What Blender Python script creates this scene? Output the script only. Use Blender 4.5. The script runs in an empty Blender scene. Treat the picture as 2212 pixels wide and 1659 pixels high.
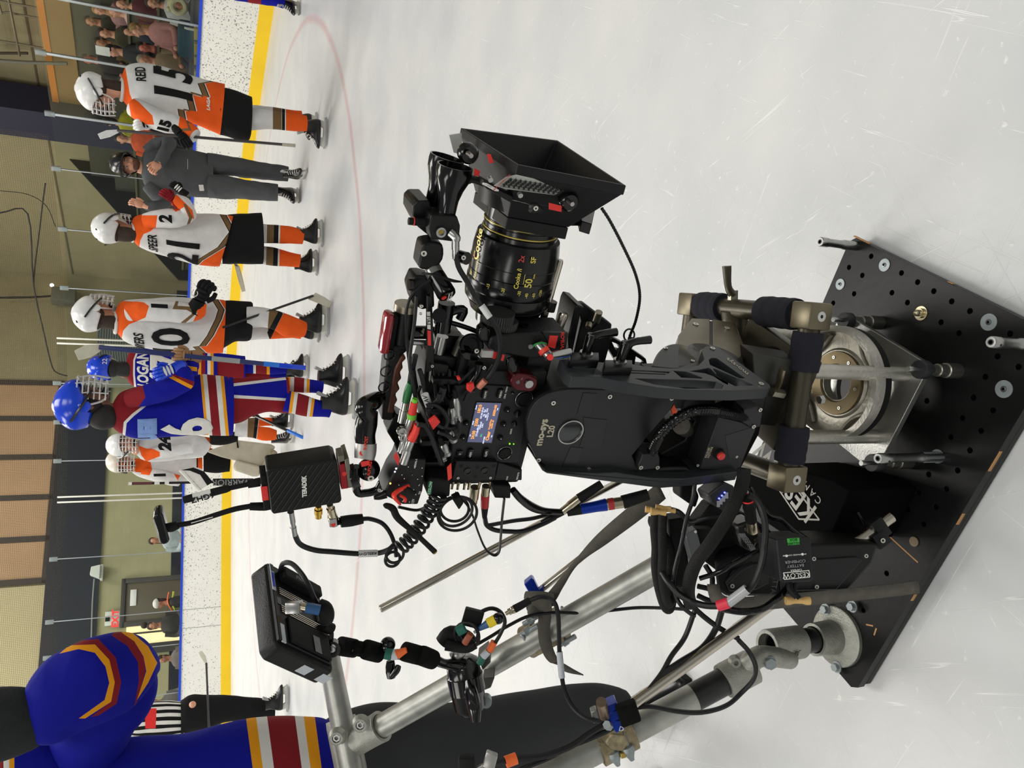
import bpy, bmesh, math, random
from math import sin, cos, pi, radians, atan2, sqrt, hypot
from mathutils import Vector as V, Matrix, noise, geometry
random.seed(7)
sc = bpy.context.scene
COL = sc.collection
# ---------------------------------------------------------------- camera (portrait shot kept on its side, as the photograph is)
CH, PITCH, ROLL, FPX = 1.27, radians(23.8), radians(1.3), 1660.0
FW = V((0, cos(PITCH), -sin(PITCH))); U0 = V((0, sin(PITCH), cos(PITCH))); R0 = V((1, 0, 0))
RT = R0*cos(ROLL) + U0*sin(ROLL); UP = -R0*sin(ROLL) + U0*cos(ROLL)
CP = V((0, 0, CH))
cd = bpy.data.cameras.new('camera'); cam = bpy.data.objects.new('camera', cd); COL.objects.link(cam)
cd.sensor_fit = 'HORIZONTAL'; cd.sensor_width = 36.0; cd.lens = 36.0*FPX/2212.0; cd.clip_start = .05; cd.clip_end = 200
mx, my, mz = -UP, RT, -FW
cam.matrix_world = Matrix(((mx.x, my.x, mz.x, CP.x), (mx.y, my.y, mz.y, CP.y), (mx.z, my.z, mz.z, CP.z), (0, 0, 0, 1)))
sc.camera = cam
# ---------------------------------------------------------------- world, lamps, exposure
w = bpy.data.worlds.new('world'); sc.world = w; w.use_nodes = True
w.node_tree.nodes['Background'].inputs[0].default_value = (.80, .84, .80, 1)
w.node_tree.nodes['Background'].inputs[1].default_value = .30
sc.view_settings.view_transform = 'Standard'; sc.view_settings.look = 'None'; sc.view_settings.gamma = 1
sc.view_settings.use_curve_mapping = False; sc.view_settings.exposure = 0.06
def area(name, loc, size, power, col=(1, .97, .92), rot=(0, 0, 0), sy=None):
    l = bpy.data.lights.new(name, 'AREA'); l.shape = 'RECTANGLE'; l.size = size; l.size_y = sy or size; l.energy = power; l.color = col
    o = bpy.data.objects.new(name, l); COL.objects.link(o); o.location = loc; o.rotation_euler = rot; return o
for i, (lx, ly) in enumerate([(-6, 0), (1, 0), (-7, 7), (.5, 7), (-9, 12.5), (-1.5, 12.5), (-8, -7), (2, -7), (-7.5, 17.8), (-1.5, 18.5), (-12, 17)]):  # far row by the end wall is unseen fill added to brighten that end
    area('ceiling_and_fill_lamp', (lx, ly, 8.5), 2.2, 370 if ly > 10 else (290 if ly > 5 else 205), sy=4)
area('stand_lamp', (8.0, 12.5, 7.5), 2, 60, col=(1, .85, .6)); area('corner_lamp', (3.5, 20.5, 8.5), 1.2, 90, col=(1, .9, .7))
# ---------------------------------------------------------------- pixel helpers: a pixel of the photo -> a point on a plane of the place
def ray(x, y): return FW + RT*((1659-y-829.5)/FPX) - UP*((x-1106)/FPX)
def P(x, y, d): return CP + ray(x, y)*d
def L(x, y, o, n):
    d = ray(x, y); return CP + d*((V(o)-CP).dot(V(n))/d.dot(V(n)))
def G(x, y, z=0): return L(x, y, (0, 0, z), (0, 0, 1))
def H(x, y, Y): return L(x, y, (0, Y, 0), (0, 1, 0))
def proj(p):
    r = V(p)-CP; d = r.dot(FW); return (r.dot(-UP)/d*FPX+1106, 1659-(r.dot(RT)/d*FPX+829.5))
AV = V((.875, -.484, 0)).normalized(); SV = V((-.484, -.875, 0)).normalized(); ZV = V((0, 0, 1))   # the rig's own axes: lens way, near side, up
def RG(a, s, z): return AV*a + SV*s + ZV*z
def LS(x, y, s): return L(x, y, SV*s, SV)
def LA(x, y, a): return L(x, y, AV*a, AV)
def rl(p): return (p.dot(AV), p.dot(SV), p.z)
# ---------------------------------------------------------------- materials
def lin(c):
    return tuple((v/12.92 if v <= .04045 else ((v+.055)/1.055)**2.4) for v in [k/255 for k in c[:3]]) + (1,)
MC = {}
def M(name, c=(128, 128, 128), rough=.5, metal=0, var=.06, vs=30, bump=0, bs=200, spec=.5, coat=0, emit=None, es=1, alpha=1, sheen=0):
    if name in MC: return MC[name]
    m = bpy.data.materials.new(name); m.use_nodes = True; nt = m.node_tree; b = nt.nodes['Principled BSDF']
    b.inputs['Roughness'].default_value = rough; b.inputs['Metallic'].default_value = metal
    b.inputs['Specular IOR Level'].default_value = spec; b.inputs['Coat Weight'].default_value = coat; b.inputs['Sheen Weight'].default_value = sheen
    tc = nt.nodes.new('ShaderNodeTexCoord'); nz = nt.nodes.new('ShaderNodeTexNoise'); nz.inputs['Scale'].default_value = vs; nz.inputs['Detail'].default_value = 4
    nt.links.new(tc.outputs['Object'], nz.inputs['Vector'])
    mp = nt.nodes.new('ShaderNodeMapRange'); mp.inputs[3].default_value = 1-var; mp.inputs[4].default_value = 1+var
    mp.inputs[1].default_value = .3; mp.inputs[2].default_value = .7
    nt.links.new(nz.outputs['Fac'], mp.inputs[0])
    mu = nt.nodes.new('ShaderNodeVectorMath'); mu.operation = 'SCALE'; mu.inputs[0].default_value = lin(c)[:3]
    nt.links.new(mp.outputs[0], mu.inputs['Scale']); nt.links.new(mu.outputs[0], b.inputs['Base Color'])
    if bump:
        n2 = nt.nodes.new('ShaderNodeTexNoise'); n2.inputs['Scale'].default_value = bs; n2.inputs['Detail'].default_value = 3
        nt.links.new(tc.outputs['Object'], n2.inputs['Vector'])
        bp = nt.nodes.new('ShaderNodeBump'); bp.inputs['Strength'].default_value = bump; bp.inputs['Distance'].default_value = .002 if bs > 50 else .02
        nt.links.new(n2.outputs['Fac'], bp.inputs['Height']); nt.links.new(bp.outputs[0], b.inputs['Normal'])
    if emit: b.inputs['Emission Color'].default_value = lin(emit); b.inputs['Emission Strength'].default_value = es
    if alpha < 1: b.inputs['Alpha'].default_value = alpha
    MC[name] = m; return m
BLK = lambda: M('black_anodised', (17, 17, 18), .36, 0, .1, 40, .1, 900, .3)
BLG = lambda: M('black_gloss', (9, 9, 10), .14, 0, .08, 30, spec=.42)
BLM = lambda: M('black_matt', (15, 15, 16), .65, 0, .1, 60, .2, 600, .25)
GRY = lambda: M('charcoal_anodised', (44, 46, 49), .4, 0, .05, 40, .06, 900, .35)
CHR = lambda: M('bright_steel', (172, 172, 170), .3, 1, .06, 60)
SSR = lambda: M('brushed_steel_rod', (196, 188, 176), .24, 1, .06, 20)
GLV = lambda: M('galvanised_pipe', (168, 168, 162), .42, .85, .22, 18, .25, 60)
CST = lambda: M('cast_fitting', (158, 158, 150), .5, .7, .12, 60, .5, 300)
BRZ = lambda: M('bronze_grey_anodised', (114, 106, 86), .36, .7, .06, 30, .05, 600)
BRD = lambda: M('dark_bronze_anodised', (74, 69, 58), .35, .6, .06, 30, .05, 600)
ALU = lambda: M('worn_aluminium', (196, 193, 184), .4, .8, .12, 25, .3, 150)
CBL = lambda: M('cable_rubber', (20, 20, 22), .42, 0, .1, 80, spec=.35)
RED = lambda: M('red_tape', (222, 48, 42), .55)
REDA = lambda: M('red_anodised', (150, 14, 26), .3, .4)
GRN = lambda: M('green_tape', (30, 140, 60), .5)
WHT = lambda: M('white_print', (225, 225, 220), .6)
# ---------------------------------------------------------------- mesh builder
def basis(n):
    n = n.normalized(); t = V((0, 0, 1)) if abs(n.z) < .9 else V((1, 0, 0)); a = n.cross(t).normalized(); return a, n.cross(a).normalized()
def cat(pts, k):
    if len(pts) < 3 or k <= 1: return list(pts)
    q = [pts[0]*2-pts[1]] + list(pts) + [pts[-1]*2-pts[-2]]; out = []
    for i in range(1, len(q)-2):
        for j in range(k):
            t = j/k; a, b, c, d = q[i-1], q[i], q[i+1], q[i+2]
            out.append((b*2 + (c-a)*t + (a*2-b*5+c*4-d)*t*t + (b*3-a-c*3+d)*t*t*t)*.5)
    out.append(pts[-1]); return out
class MB:
    rs = 1.0      # scale of the round sections built next
    def __init__(s): s.bm = bmesh.new(); s.mi = 0
    def face(s, vs):
        try: f = s.bm.faces.new(vs); f.material_index = s.mi; return f
        except ValueError: return None
    def ringtube(s, rings, cap=True, closed=False):
        R = [[s.bm.verts.new(p) for p in r] for r in rings]; n = len(R[0])
        for i in range(len(R)-1 + (1 if closed else 0)):
            A, B = R[i], R[(i+1) % len(R)]
            for j in range(n): s.face([A[j], A[(j+1) % n], B[(j+1) % n], B[j]])
        if cap and not closed: s.face(R[0][::-1]); s.face(R[-1])
        return s
    def tube(s, pts, r, seg=10, k=6, cap=True, closed=False, rib=None, flat=None):
        pts = [V(p) for p in pts]; rr = [q*MB.rs for q in (r if isinstance(r, (list, tuple)) else [r]*len(pts))]
        P3 = cat(pts, k); RR = [v.x for v in cat([V((x, 0, 0)) for x in rr], k)]
        if rib:
            L2 = []; acc = 0; P4 = []; R4 = []
            for i in range(len(P3)-1):
                d = (P3[i+1]-P3[i]).length; nn = max(1, int(d/(rib/4)))
                for j in range(nn): P4.append(P3[i].lerp(P3[i+1], j/nn)); R4.append(RR[i])
            P3 = P4; RR = [R4[i]*(1.0 if (i % 4) < 2 else .86) for i in range(len(P3))]
        rings = []; pn = None
        for i, p in enumerate(P3):
            t = (P3[min(i+1, len(P3)-1)] - P3[max(i-1, 0)])
            if closed: t = P3[(i+1) % len(P3)] - P3[i-1]
            if t.length < 1e-9: t = V((0, 0, 1))
            t.normalize()
            if pn is None: a, b = basis(t)
            else:
                a = (pn - t*pn.dot(t))
                if a.length < 1e-6: a, _ = basis(t)
                a.normalize()
            b = t.cross(a); pn = a
            if flat: rings.append([p + a*cos(h)*RR[i] + b*sin(h)*RR[i]*flat for h in [2*pi*j/seg for j in range(seg)]])
            else: rings.append([p + (a*cos(h)+b*sin(h))*RR[i] for h in [2*pi*j/seg for j in range(seg)]])
        return s.ringtube(rings, cap, closed)
    def cyl(s, p0, p1, r0, r1=None, seg=24, cap=True):
        p0, p1 = V(p0), V(p1); r1 = r0 if r1 is None else r1; r0, r1 = r0*MB.rs, r1*MB.rs; a, b = basis(p1-p0)
        return s.ringtube([[p + (a*cos(h)+b*sin(h))*r for h in [2*pi*j/seg for j in range(seg)]] for p, r in ((p0, r0), (p1, r1))], cap)
    def lathe(s, o, d, prof, seg=48, cap=True):
        o = V(o); d = V(d).normalized(); a, b = basis(d)
        return s.ringtube([[o + d*h + (a*cos(t)+b*sin(t))*max(r*MB.rs, 1e-5) for t in [2*pi*j/seg for j in range(seg)]] for h, r in prof], cap)
    def box(s, c, ax, ay, az, bev=0):
        c, ax, ay, az = V(c), V(ax), V(ay), V(az)
        vs = [s.bm.verts.new(c + ax*i + ay*j + az*k) for i in (-1, 1) for j in (-1, 1) for k in (-1, 1)]
        fs = [s.face([vs[i] for i in f]) for f in ((0, 1, 3, 2), (4, 6, 7, 5), (0, 4, 5, 1), (2, 3, 7, 6), (0, 2, 6, 4), (1, 5, 7, 3))]
        if bev:
            es = {e for f in fs for e in f.edges}
            r = bmesh.ops.bevel(s.bm, geom=list(es), offset=bev, segments=2, affect='EDGES', profile=.5)
            for f in r['faces']: f.material_index = s.mi
        return s
    def prism(s, pts, th, holes=()):
        th = V(th); lo = [[V(p) for p in pts]] + [[V(p) for p in h] for h in holes]
        tri = geometry.tessellate_polygon(lo); fl = [p for l in lo for p in l]
        A = [s.bm.verts.new(p) for p in fl]; B = [s.bm.verts.new(p+th) for p in fl]
        if len(lo) == 1 and len(fl) <= 60: s.face(A); s.face(B[::-1])
        else:
            for t in tri: s.face([A[i] for i in t]); s.face([B[i] for i in t][::-1])
        k = 0
        for l in lo:
            n = len(l)
            for i in range(n): s.face([A[k+i], B[k+i], B[k+(i+1) % n], A[k+(i+1) % n]])
            k += n
        return s
    def ell(s, c, ax, ay=None, az=None, seg=24, rings=14):
        c = V(c)
        if ay is None: r = ax*MB.rs; ax, ay, az = V((r, 0, 0)), V((0, r, 0)), V((0, 0, r))
        ax, ay, az = V(ax), V(ay), V(az)
        s.ringtube([[c + az*cos(ph) + (ax*cos(t)+ay*sin(t))*max(sin(ph), .002) for t in [2*pi*j/seg for j in range(seg)]] for ph in [pi*i/rings for i in range(rings+1)]]); return s
    def cap(s, p0, p1, r0, r1=None):
        p0, p1 = V(p0), V(p1); r1 = r1 or r0; s.cyl(p0, p1, r0, r1, 16); s.ell(p0, r0, seg=16, rings=8); s.ell(p1, r1, seg=16, rings=8); return s
    def torus(s, c, n, R, r, seg=36, ts=8):
        a, b = basis(V(n)); c = V(c); s.tube([c+(a*cos(h)+b*sin(h))*R for h in [2*pi*j/seg for j in range(seg)]], r, ts, 1, closed=True); return s
    def sheet(s, rows):
        R = [[s.bm.verts.new(p) for p in r] for r in rows]
        for i in range(len(R)-1):
            for j in range(len(R[0])-1): s.face([R[i][j], R[i][j+1], R[i+1][j+1], R[i+1][j]])
        return s
    def quad(s, *p): s.face([s.bm.verts.new(V(q)) for q in p]); return s
    def build(s, name, mat, par=None, smooth=True, bev=0, solid=0, ang=40):
        bmesh.ops.recalc_face_normals(s.bm, faces=s.bm.faces)
        me = bpy.data.meshes.new(name); s.bm.to_mesh(me); s.bm.free()
        for m in (mat if isinstance(mat, (list, tuple)) else [mat]): me.materials.append(m)
        if smooth:
            me.shade_smooth(); me.set_sharp_from_angle(angle=radians(ang))
        o = bpy.data.objects.new(name, me); COL.objects.link(o)
        if par is not None: o.parent = par; o.matrix_parent_inverse = par.matrix_world.inverted() if par.type != 'EMPTY' else Matrix.Translation(-par.location)
        if solid: md = o.modifiers.new('solid', 'SOLIDIFY'); md.thickness = solid; md.offset = 0
        if bev: md = o.modifiers.new('bevel', 'BEVEL'); md.width = bev; md.segments = 2; md.limit_method = 'ANGLE'; md.angle_limit = radians(35)
        return o
def child(o, par):
    o.parent = par; o.matrix_parent_inverse = Matrix.Translation(-par.location); return o
def thing(name, label, cat_, loc=(0, 0, 0), group=None):
    o = bpy.data.objects.new(name, None); COL.objects.link(o); o.location = loc; o.empty_display_size = .05
    return tag(o, label, cat_, group)
def tag(o, label, cat_=None, group=None, kind=None):
    o['label'] = label
    if cat_: o['category'] = cat_
    if group: o['group'] = group
    if kind: o['kind'] = kind
    return o
def struct(o): o['kind'] = 'structure'; return o
def sub(o, par):     # a part of a part
    o.parent = par; o.matrix_parent_inverse = Matrix.Translation(-par.matrix_world.translation) if par.type == 'EMPTY' else Matrix.Identity(4); return o
# flat lettering, real mesh
def tmesh(s, size, ext=0, bold=0, sp=1.0):
    c = bpy.data.curves.new('t', 'FONT'); c.body = s; c.size = size; c.align_x = 'CENTER'; c.align_y = 'CENTER'; c.extrude = ext; c.offset = bold; c.space_character = sp
    c.resolution_u = 3
    o = bpy.data.objects.new('t', c); COL.objects.link(o); dg = bpy.context.evaluated_depsgraph_get(); me = bpy.data.meshes.new_from_object(o.evaluated_get(dg))
    bpy.data.objects.remove(o); return me
def text(name, s, size, o, xd, yd, mat, par=None, ext=.0004, bold=0, sx=1.0, sp=1.0):
    me = tmesh(s, size, ext, bold, sp); xd = V(xd).normalized(); yd = V(yd).normalized(); n = xd.cross(yd)
    for v in me.vertices: v.co = V(o) + xd*v.co.x*sx + yd*v.co.y + n*v.co.z
    me.materials.clear(); me.materials.append(mat); ob = bpy.data.objects.new(name, me); COL.objects.link(ob)
    if par is not None: ob.parent = par; ob.matrix_parent_inverse = Matrix.Translation(-par.location) if par.type == 'EMPTY' else Matrix.Identity(4)
    return ob
# ---------------------------------------------------------------- lofts for clothes
class Loft:
    def __init__(s, rings, m=60, k=None):
        k = k or max(2, int(m/(len(rings)-1))); c = cat([r[0] for r in rings], k); a = cat([r[1] for r in rings], k); b = cat([r[2] for r in rings], k)
        s.c, s.a, s.b = c, a, b; s.n = len(c); s.len = [0]
        for i in range(1, s.n): s.len.append(s.len[-1] + (c[i]-c[i-1]).length)
        s.L = s.len[-1]
    def S(s, h, th, off=0):
        h = min(max(h, 0), s.L-1e-6); i = 0
        while i < s.n-2 and s.len[i+1] < h: i += 1
        t = (h-s.len[i])/max(s.len[i+1]-s.len[i], 1e-9); c = s.c[i].lerp(s.c[i+1], t); a = s.a[i].lerp(s.a[i+1], t); b = s.b[i].lerp(s.b[i+1], t)
        d = a*cos(th) + b*sin(th); return c + d + d.normalized()*off
    def build(s, name, mats, par, cf=None, seg=72, amp=.006, fr=7, cap=True, grow=0, seed=0, solid=0):
        mb = MB(); R = []
        for i in range(s.n):
            r = []
            for j in range(seg):
                th = 2*pi*j/seg; d = s.a[i]*cos(th)+s.b[i]*sin(th); p = s.c[i]+d; q = p*fr + V((seed, seed*2, 0)); q.z *= .6
                e = noise.noise(q) + .5*noise.noise(q*2.3); fade = min(1, i/4, (s.n-1-i)/3+.3)
                r.append(mb.bm.verts.new(p + d.normalized()*(grow + amp*e*fade)))
            R.append(r)
        for i in range(s.n-1):
            for j in range(seg):
                mb.face([R[i][j], R[i][(j+1) % seg], R[i+1][(j+1) % seg], R[i+1][j]])
        if cf:
            if getattr(cf, 'stripe', 0):
                for n_, f in enumerate(mb.bm.faces): f.material_index = int((n_ % seg)/cf.stripe) % 2
            for q0, q1 in getattr(cf, 'edges', ()):       # cut the cloth along every seam line so colours meet in clean edges
                r0, r1 = ray(*q0), ray(*q1); lx, hx = sorted((q0[0], q1[0])); ly, hy = sorted((q0[1], q1[1])); fs = []
                for f in mb.bm.faces:
                    x, y = proj(f.calc_center_median())
                    if lx-cf.m < x < hx+cf.m and ly-cf.m < y < hy+cf.m: fs.append(f)
                if fs: bmesh.ops.bisect_plane(mb.bm, geom=list({v for f in fs for v in f.verts})+list({e for f in fs for e in f.edges})+fs, plane_co=CP, plane_no=r0.cross(r1).normalized(), dist=1e-5)
            for f in mb.bm.faces:
                p = f.calc_center_median(); f.material_index = cf(p, f.material_index)
        if cap: mb.face(R[0][::-1]); mb.face(R[-1])
        return mb.build(name, mats, par, ang=80, solid=solid)
    def wrap(s, name, txt, size, h0, th0, mat, par, sx=1.0, bold=.004, off=.006, grid=.03, R=None, sp=1.0, rot=0):
        me0 = tmesh(txt, size, 0, bold*.5, sp); bm = bmesh.new(); bm.from_mesh(me0)
        for v in bm.verts: v.co.x *= sx
        if rot: bmesh.ops.rotate(bm, verts=bm.verts, cent=(0, 0, 0), matrix=Matrix.Rotation(rot, 3, 'Z'))
        lo = [min(v.co[i] for v in bm.verts) for i in (0, 1)]; hi = [max(v.co[i] for v in bm.verts) for i in (0, 1)]
        for ax in (0, 1):
            t = lo[ax]+grid
            while t < hi[ax]:
                co = [0, 0, 0]; no = [0, 0, 0]; co[ax] = t; no[ax] = 1
                bmesh.ops.bisect_plane(bm, geom=bm.verts[:]+bm.edges[:]+bm.faces[:], plane_co=co, plane_no=no); t += grid
        for v in bm.verts:
            h = h0 - v.co.y; 
            ar = R or self_r(s, h0); v.co = s.S(h, th0 + v.co.x/ar, off)
        me = bpy.data.meshes.new(name); bm.to_mesh(me); bm.free(); me.materials.append(mat); o = bpy.data.objects.new(name, me); COL.objects.link(o)
        md = o.modifiers.new('s', 'SOLIDIFY'); md.thickness = .002; md.offset = 1
        if par is not None: o.parent = par; o.matrix_parent_inverse = Matrix.Translation(-par.location) if par.type == 'EMPTY' else Matrix.Identity(4)
        return o
def self_r(s, h):
    p = s.S(h, 0); q = s.S(h, pi); u = s.S(h, pi/2); v = s.S(h, -pi/2); return ((p-q).length + (u-v).length)/4
def rows(tr, Y, rs, df=.62):      # each ring by the two ends of its outline in the photo: x1, y1, x2, y2
    out = []
    for r in rs:
        dy = r[4] if len(r) > 4 else 0; d = r[5] if len(r) > 5 else df
        A = H(*tr(r[0], r[1]), Y+dy); B = H(*tr(r[2], r[3]), Y+dy); a = (A-B)*.5; out.append(((A+B)*.5, a, V((0, a.length*d, 0))))
    return out
def trail(tr, Y, ps):      # limb: (x, y, dY, radius in crop px)
    out = []; C = [H(*tr(p[0], p[1]), Y+p[2]) for p in ps]
    for i, p in enumerate(ps):
        t = (C[min(i+1, len(C)-1)]-C[max(i-1, 0)]).normalized(); q = H(*tr(p[0]+p[3], p[1]), Y+p[2]); r = (q-C[i]).length
        n = V((0, 1, 0)); a = (t.cross(n)).normalized(); b = t.cross(a).normalized(); out.append((C[i], a*r, b*r))
    return out
def crop(x0, y0, k): return lambda x, y: (x0 + x/k, y0 + y/k)
# ================================================================ THE RINK
def ice_mat():
    m = bpy.data.materials.new('rink_ice'); m.use_nodes = True; nt = m.node_tree; N = nt.nodes; K = nt.links; b = N['Principled BSDF']
    g = N.new('ShaderNodeNewGeometry'); sp = N.new('ShaderNodeSeparateXYZ'); K.new(g.outputs['Position'], sp.inputs[0])
    def mth(op, a, b_=None, c=None):
        n = N.new('ShaderNodeMath'); n.operation = op
        for i, v in enumerate((a, b_, c)):
            if v is None: continue
            if isinstance(v, (int, float)): n.inputs[i].default_value = v
            else: K.new(v, n.inputs[i])
        return n.outputs[0]
    def band(d, w, soft):       # 1 inside |d|<w
        return mth('SUBTRACT', 1, mth('SMOOTH_MIN', 1, mth('DIVIDE', mth('MAXIMUM', mth('SUBTRACT', mth('ABSOLUTE', d), w), 0), soft), .01))
    X, Y = sp.outputs[0], sp.outputs[1]
    wob = N.new('ShaderNodeTexNoise'); wob.inputs['Scale'].default_value = 1.3; K.new(g.outputs['Position'], wob.inputs['Vector'])
    wb = mth('MULTIPLY', mth('SUBTRACT', wob.outputs['Fac'], .5), .06)
    dx, dy = mth('ADD', X, .42), mth('ADD', Y, -10.12)
    rad = mth('SQRT', mth('ADD', mth('MULTIPLY', dx, dx), mth('MULTIPLY', dy, dy)))
    ring = band(mth('ADD', mth('ADD', rad, -4.6), wb), .012, .05)
    def line(x1, y1, x2, y2, w_, so):
        l = hypot(x2-x1, y2-y1); nx, ny = -(y2-y1)/l, (x2-x1)/l
        return band(mth('ADD', mth('ADD', mth('MULTIPLY', X, nx), mth('MULTIPLY', Y, ny)), -(x1*nx+y1*ny)), w_, so)
    l1 = line(-1.84, 15.83, -4.93, 14.77, .008, .03); l2 = line(-1.89, 14.3, -4.7, 13.3, .012, .06)  # grey line paints the reflection of the boards into the ice colour
    l3 = line(1.59, 14.12, 3.52, 11.77, .0, .04)
    red = mth('MAXIMUM', ring, mth('MULTIPLY', l3, .0))
    nz = N.new('ShaderNodeTexNoise'); nz.inputs['Scale'].default_value = 2.2; nz.inputs['Detail'].default_value = 6; K.new(g.outputs['Position'], nz.inputs['Vector'])
    base = N.new('ShaderNodeValToRGB'); K.new(nz.outputs['Fac'], base.inputs[0]); e = base.color_ramp.elements
    e[0].position = .3; e[0].color = lin((196, 198, 200)); e[1].position = .7; e[1].color = lin((211, 211, 210))
    # skate scratches: stretched, sharply thresholded noise in three directions
    sct = None
    for rz, sc_, seed in ((.5, 2.2, 0), (1.25, 1.4, 9), (-.5, 2.8, 21), (2.1, 2, 33)):
        mp = N.new('ShaderNodeMapping'); mp.inputs['Scale'].default_value = (.7, 26, 1); mp.inputs['Location'].default_value = (seed, seed, 0)
        m0 = N.new('ShaderNodeMapping'); m0.inputs['Rotation'].default_value = (0, 0, rz); K.new(g.outputs['Position'], m0.inputs['Vector']); K.new(m0.outputs[0], mp.inputs['Vector']); n2 = N.new('ShaderNodeTexNoise'); n2.inputs['Scale'].default_value = sc_; n2.inputs['Detail'].default_value = 2; K.new(mp.outputs[0], n2.inputs['Vector'])
        s1 = mth('SUBTRACT', 1, mth('MINIMUM', mth('DIVIDE', mth('ABSOLUTE', mth('SUBTRACT', n2.outputs['Fac'], .66)), .009), 1))
        sct = s1 if sct is None else mth('MAXIMUM', sct, s1)
    v = N.new('ShaderNodeTexNoise'); v.inputs['Scale'].default_value = 45; v.inputs['Detail'].default_value = 5; K.new(g.outputs['Position'], v.inputs['Vector'])
    fl = mth('MULTIPLY', mth('MAXIMUM', mth('SUBTRACT', v.outputs['Fac'], .655), 0), 7)
    sct = mth('MINIMUM', mth('ADD', mth('MULTIPLY', sct, .6), fl), 1)
    def mix(f, a, c):
        n = N.new('ShaderNodeMixRGB'); K.new(f, n.inputs[0])
        K.new(a, n.inputs[1]); n.inputs[2].default_value = lin(c); return n.outputs[0]
    c = mix(mth('MULTIPLY', red, .42), base.outputs[0], (190, 120, 128))
    c = mix(mth('MULTIPLY', mth('MAXIMUM', l1, 0), .35), c, (130, 130, 140)); c = mix(mth('MULTIPLY', l2, .22), c, (190, 130, 135))
    c = mix(mth('MULTIPLY', sct, .6), c, (248, 248, 246)); K.new(c, b.inputs['Base Color'])
    b.inputs['Roughness'].default_value = .34; b.inputs['Specular IOR Level'].default_value = .42
    r2 = mth('ADD', mth('MULTIPLY', nz.outputs['Fac'], .08), .3); K.new(r2, b.inputs['Roughness'])
    bp = N.new('ShaderNodeBump'); bp.inputs['Strength'].default_value = .35; bp.inputs['Distance'].default_value = .003
    K.new(mth('ADD', sct, mth('MULTIPLY', v.outputs['Fac'], .5)), bp.inputs['Height']); K.new(bp.outputs[0], b.inputs['Normal'])
    return m
mb = MB(); mb.quad((-30, -12, 0), (14, -12, 0), (14, 26, 0), (-30, 26, 0)); fl = mb.build('floor', ice_mat()); struct(fl)
# --- dasher boards: one run with a rounded corner
BP = [V(p).to_3d() for p in [(-20, 12.3), (-15.5, 14.2), (-11, 15.95), (-7.05, 17.35), (-4.1, 18.33), (-2.7, 18.62), (-1.2, 18.6), (.77, 17.95), (2.19, 16.99), (3.24, 15.91), (4.33, 14.55), (5.03, 13.3), (5.62, 12.0), (6.5, 10.1), (8.4, 6.1), (11, .6)]]
BC = cat(BP, 8)
def offs(c, d):
    out = []
    for i, p in enumerate(c):
        t = c[min(i+1, len(c)-1)]-c[max(i-1, 0)]; n = V((-t.y, t.x, 0)).normalized(); out.append(p+n*d)
    return out
def strip(name, mat, z0, z1, d0, d1, par=None, cv=BC):
    mb = MB(); a, b = offs(cv, d0), offs(cv, d1)
    mb.ringtube([[V((a[i].x, a[i].y, z0)), V((a[i].x, a[i].y, z1)), V((b[i].x, b[i].y, z1)), V((b[i].x, b[i].y, z0))] for i in range(len(cv))]); return mb.build(name, mat, par, ang=30)
def speck_mat():
    m = M('puck_marked_white', (222, 221, 214), .35, var=.02, vs=3); nt = m.node_tree; b = nt.nodes['Principled BSDF']; N = nt.nodes
    g = N.new('ShaderNodeNewGeometry'); mp = N.new('ShaderNodeMapping'); mp.inputs['Scale'].default_value = (34, 34, 40); nt.links.new(g.outputs['Position'], mp.inputs[0])
    n = N.new('ShaderNodeTexNoise'); n.inputs['Scale'].default_value = 1; n.inputs['Detail'].default_value = 2; nt.links.new(mp.outputs[0], n.inputs['Vector'])
    n3 = N.new('ShaderNodeTexNoise'); n3.inputs['Scale'].default_value = .8; nt.links.new(g.outputs['Position'], n3.inputs['Vector'])
    ad = N.new('ShaderNodeMath'); ad.operation = 'MULTIPLY_ADD'; ad.inputs[1].default_value = .22; nt.links.new(n3.outputs['Fac'], ad.inputs[0]); nt.links.new(n.outputs['Fac'], ad.inputs[2])
    r = N.new('ShaderNodeValToRGB'); r.color_ramp.elements[0].position = .735; r.color_ramp.elements[0].color = (0, 0, 0, 1); r.color_ramp.elements[1].position = .765; nt.links.new(ad.outputs[0], r.inputs[0])
    mx_ = N.new('ShaderNodeMixRGB'); old = b.inputs['Base Color'].links[0].from_socket; nt.links.new(old, mx_.inputs[1]); mx_.inputs[2].default_value = lin((128, 128, 120)); nt.links.new(r.outputs[0], mx_.inputs[0]); nt.links.new(mx_.outputs[0], b.inputs['Base Color'])
    return m
bd = thing('dasher_boards', 'white puck-marked rink boards with a yellow kick plate and blue cap rail', 'rink boards')
strip('board_panel', speck_mat(), .2, .985, 0, .08, bd)
strip('kick_plate', M('yellow_kick', (236, 196, 18), .4, var=.04, vs=2), .0, .2, -.012, .08, bd)
strip('cap_rail', M('blue_cap', (20, 62, 190), .35), .985, 1.03, -.02, .14, bd)
# seams in the boards
for k, (x, y) in enumerate([(440, 1310), (440, 1363), (440, 735), (440, 262)]):
    g = G(500, y); i = min(range(len(BC)), key=lambda q: (BC[q]-g).length); p = BC[i]; t = (BC[min(i+1, len(BC)-1)]-BC[i-1]).normalized(); n = V((-t.y, t.x, 0))
    MB().box(p+V((0, 0, .55))-n*.001, t*.004, n*.003, V((0, 0, .43))).build('panel_seam', M('seam_grey', (120, 120, 116), .6), bd)
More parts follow.
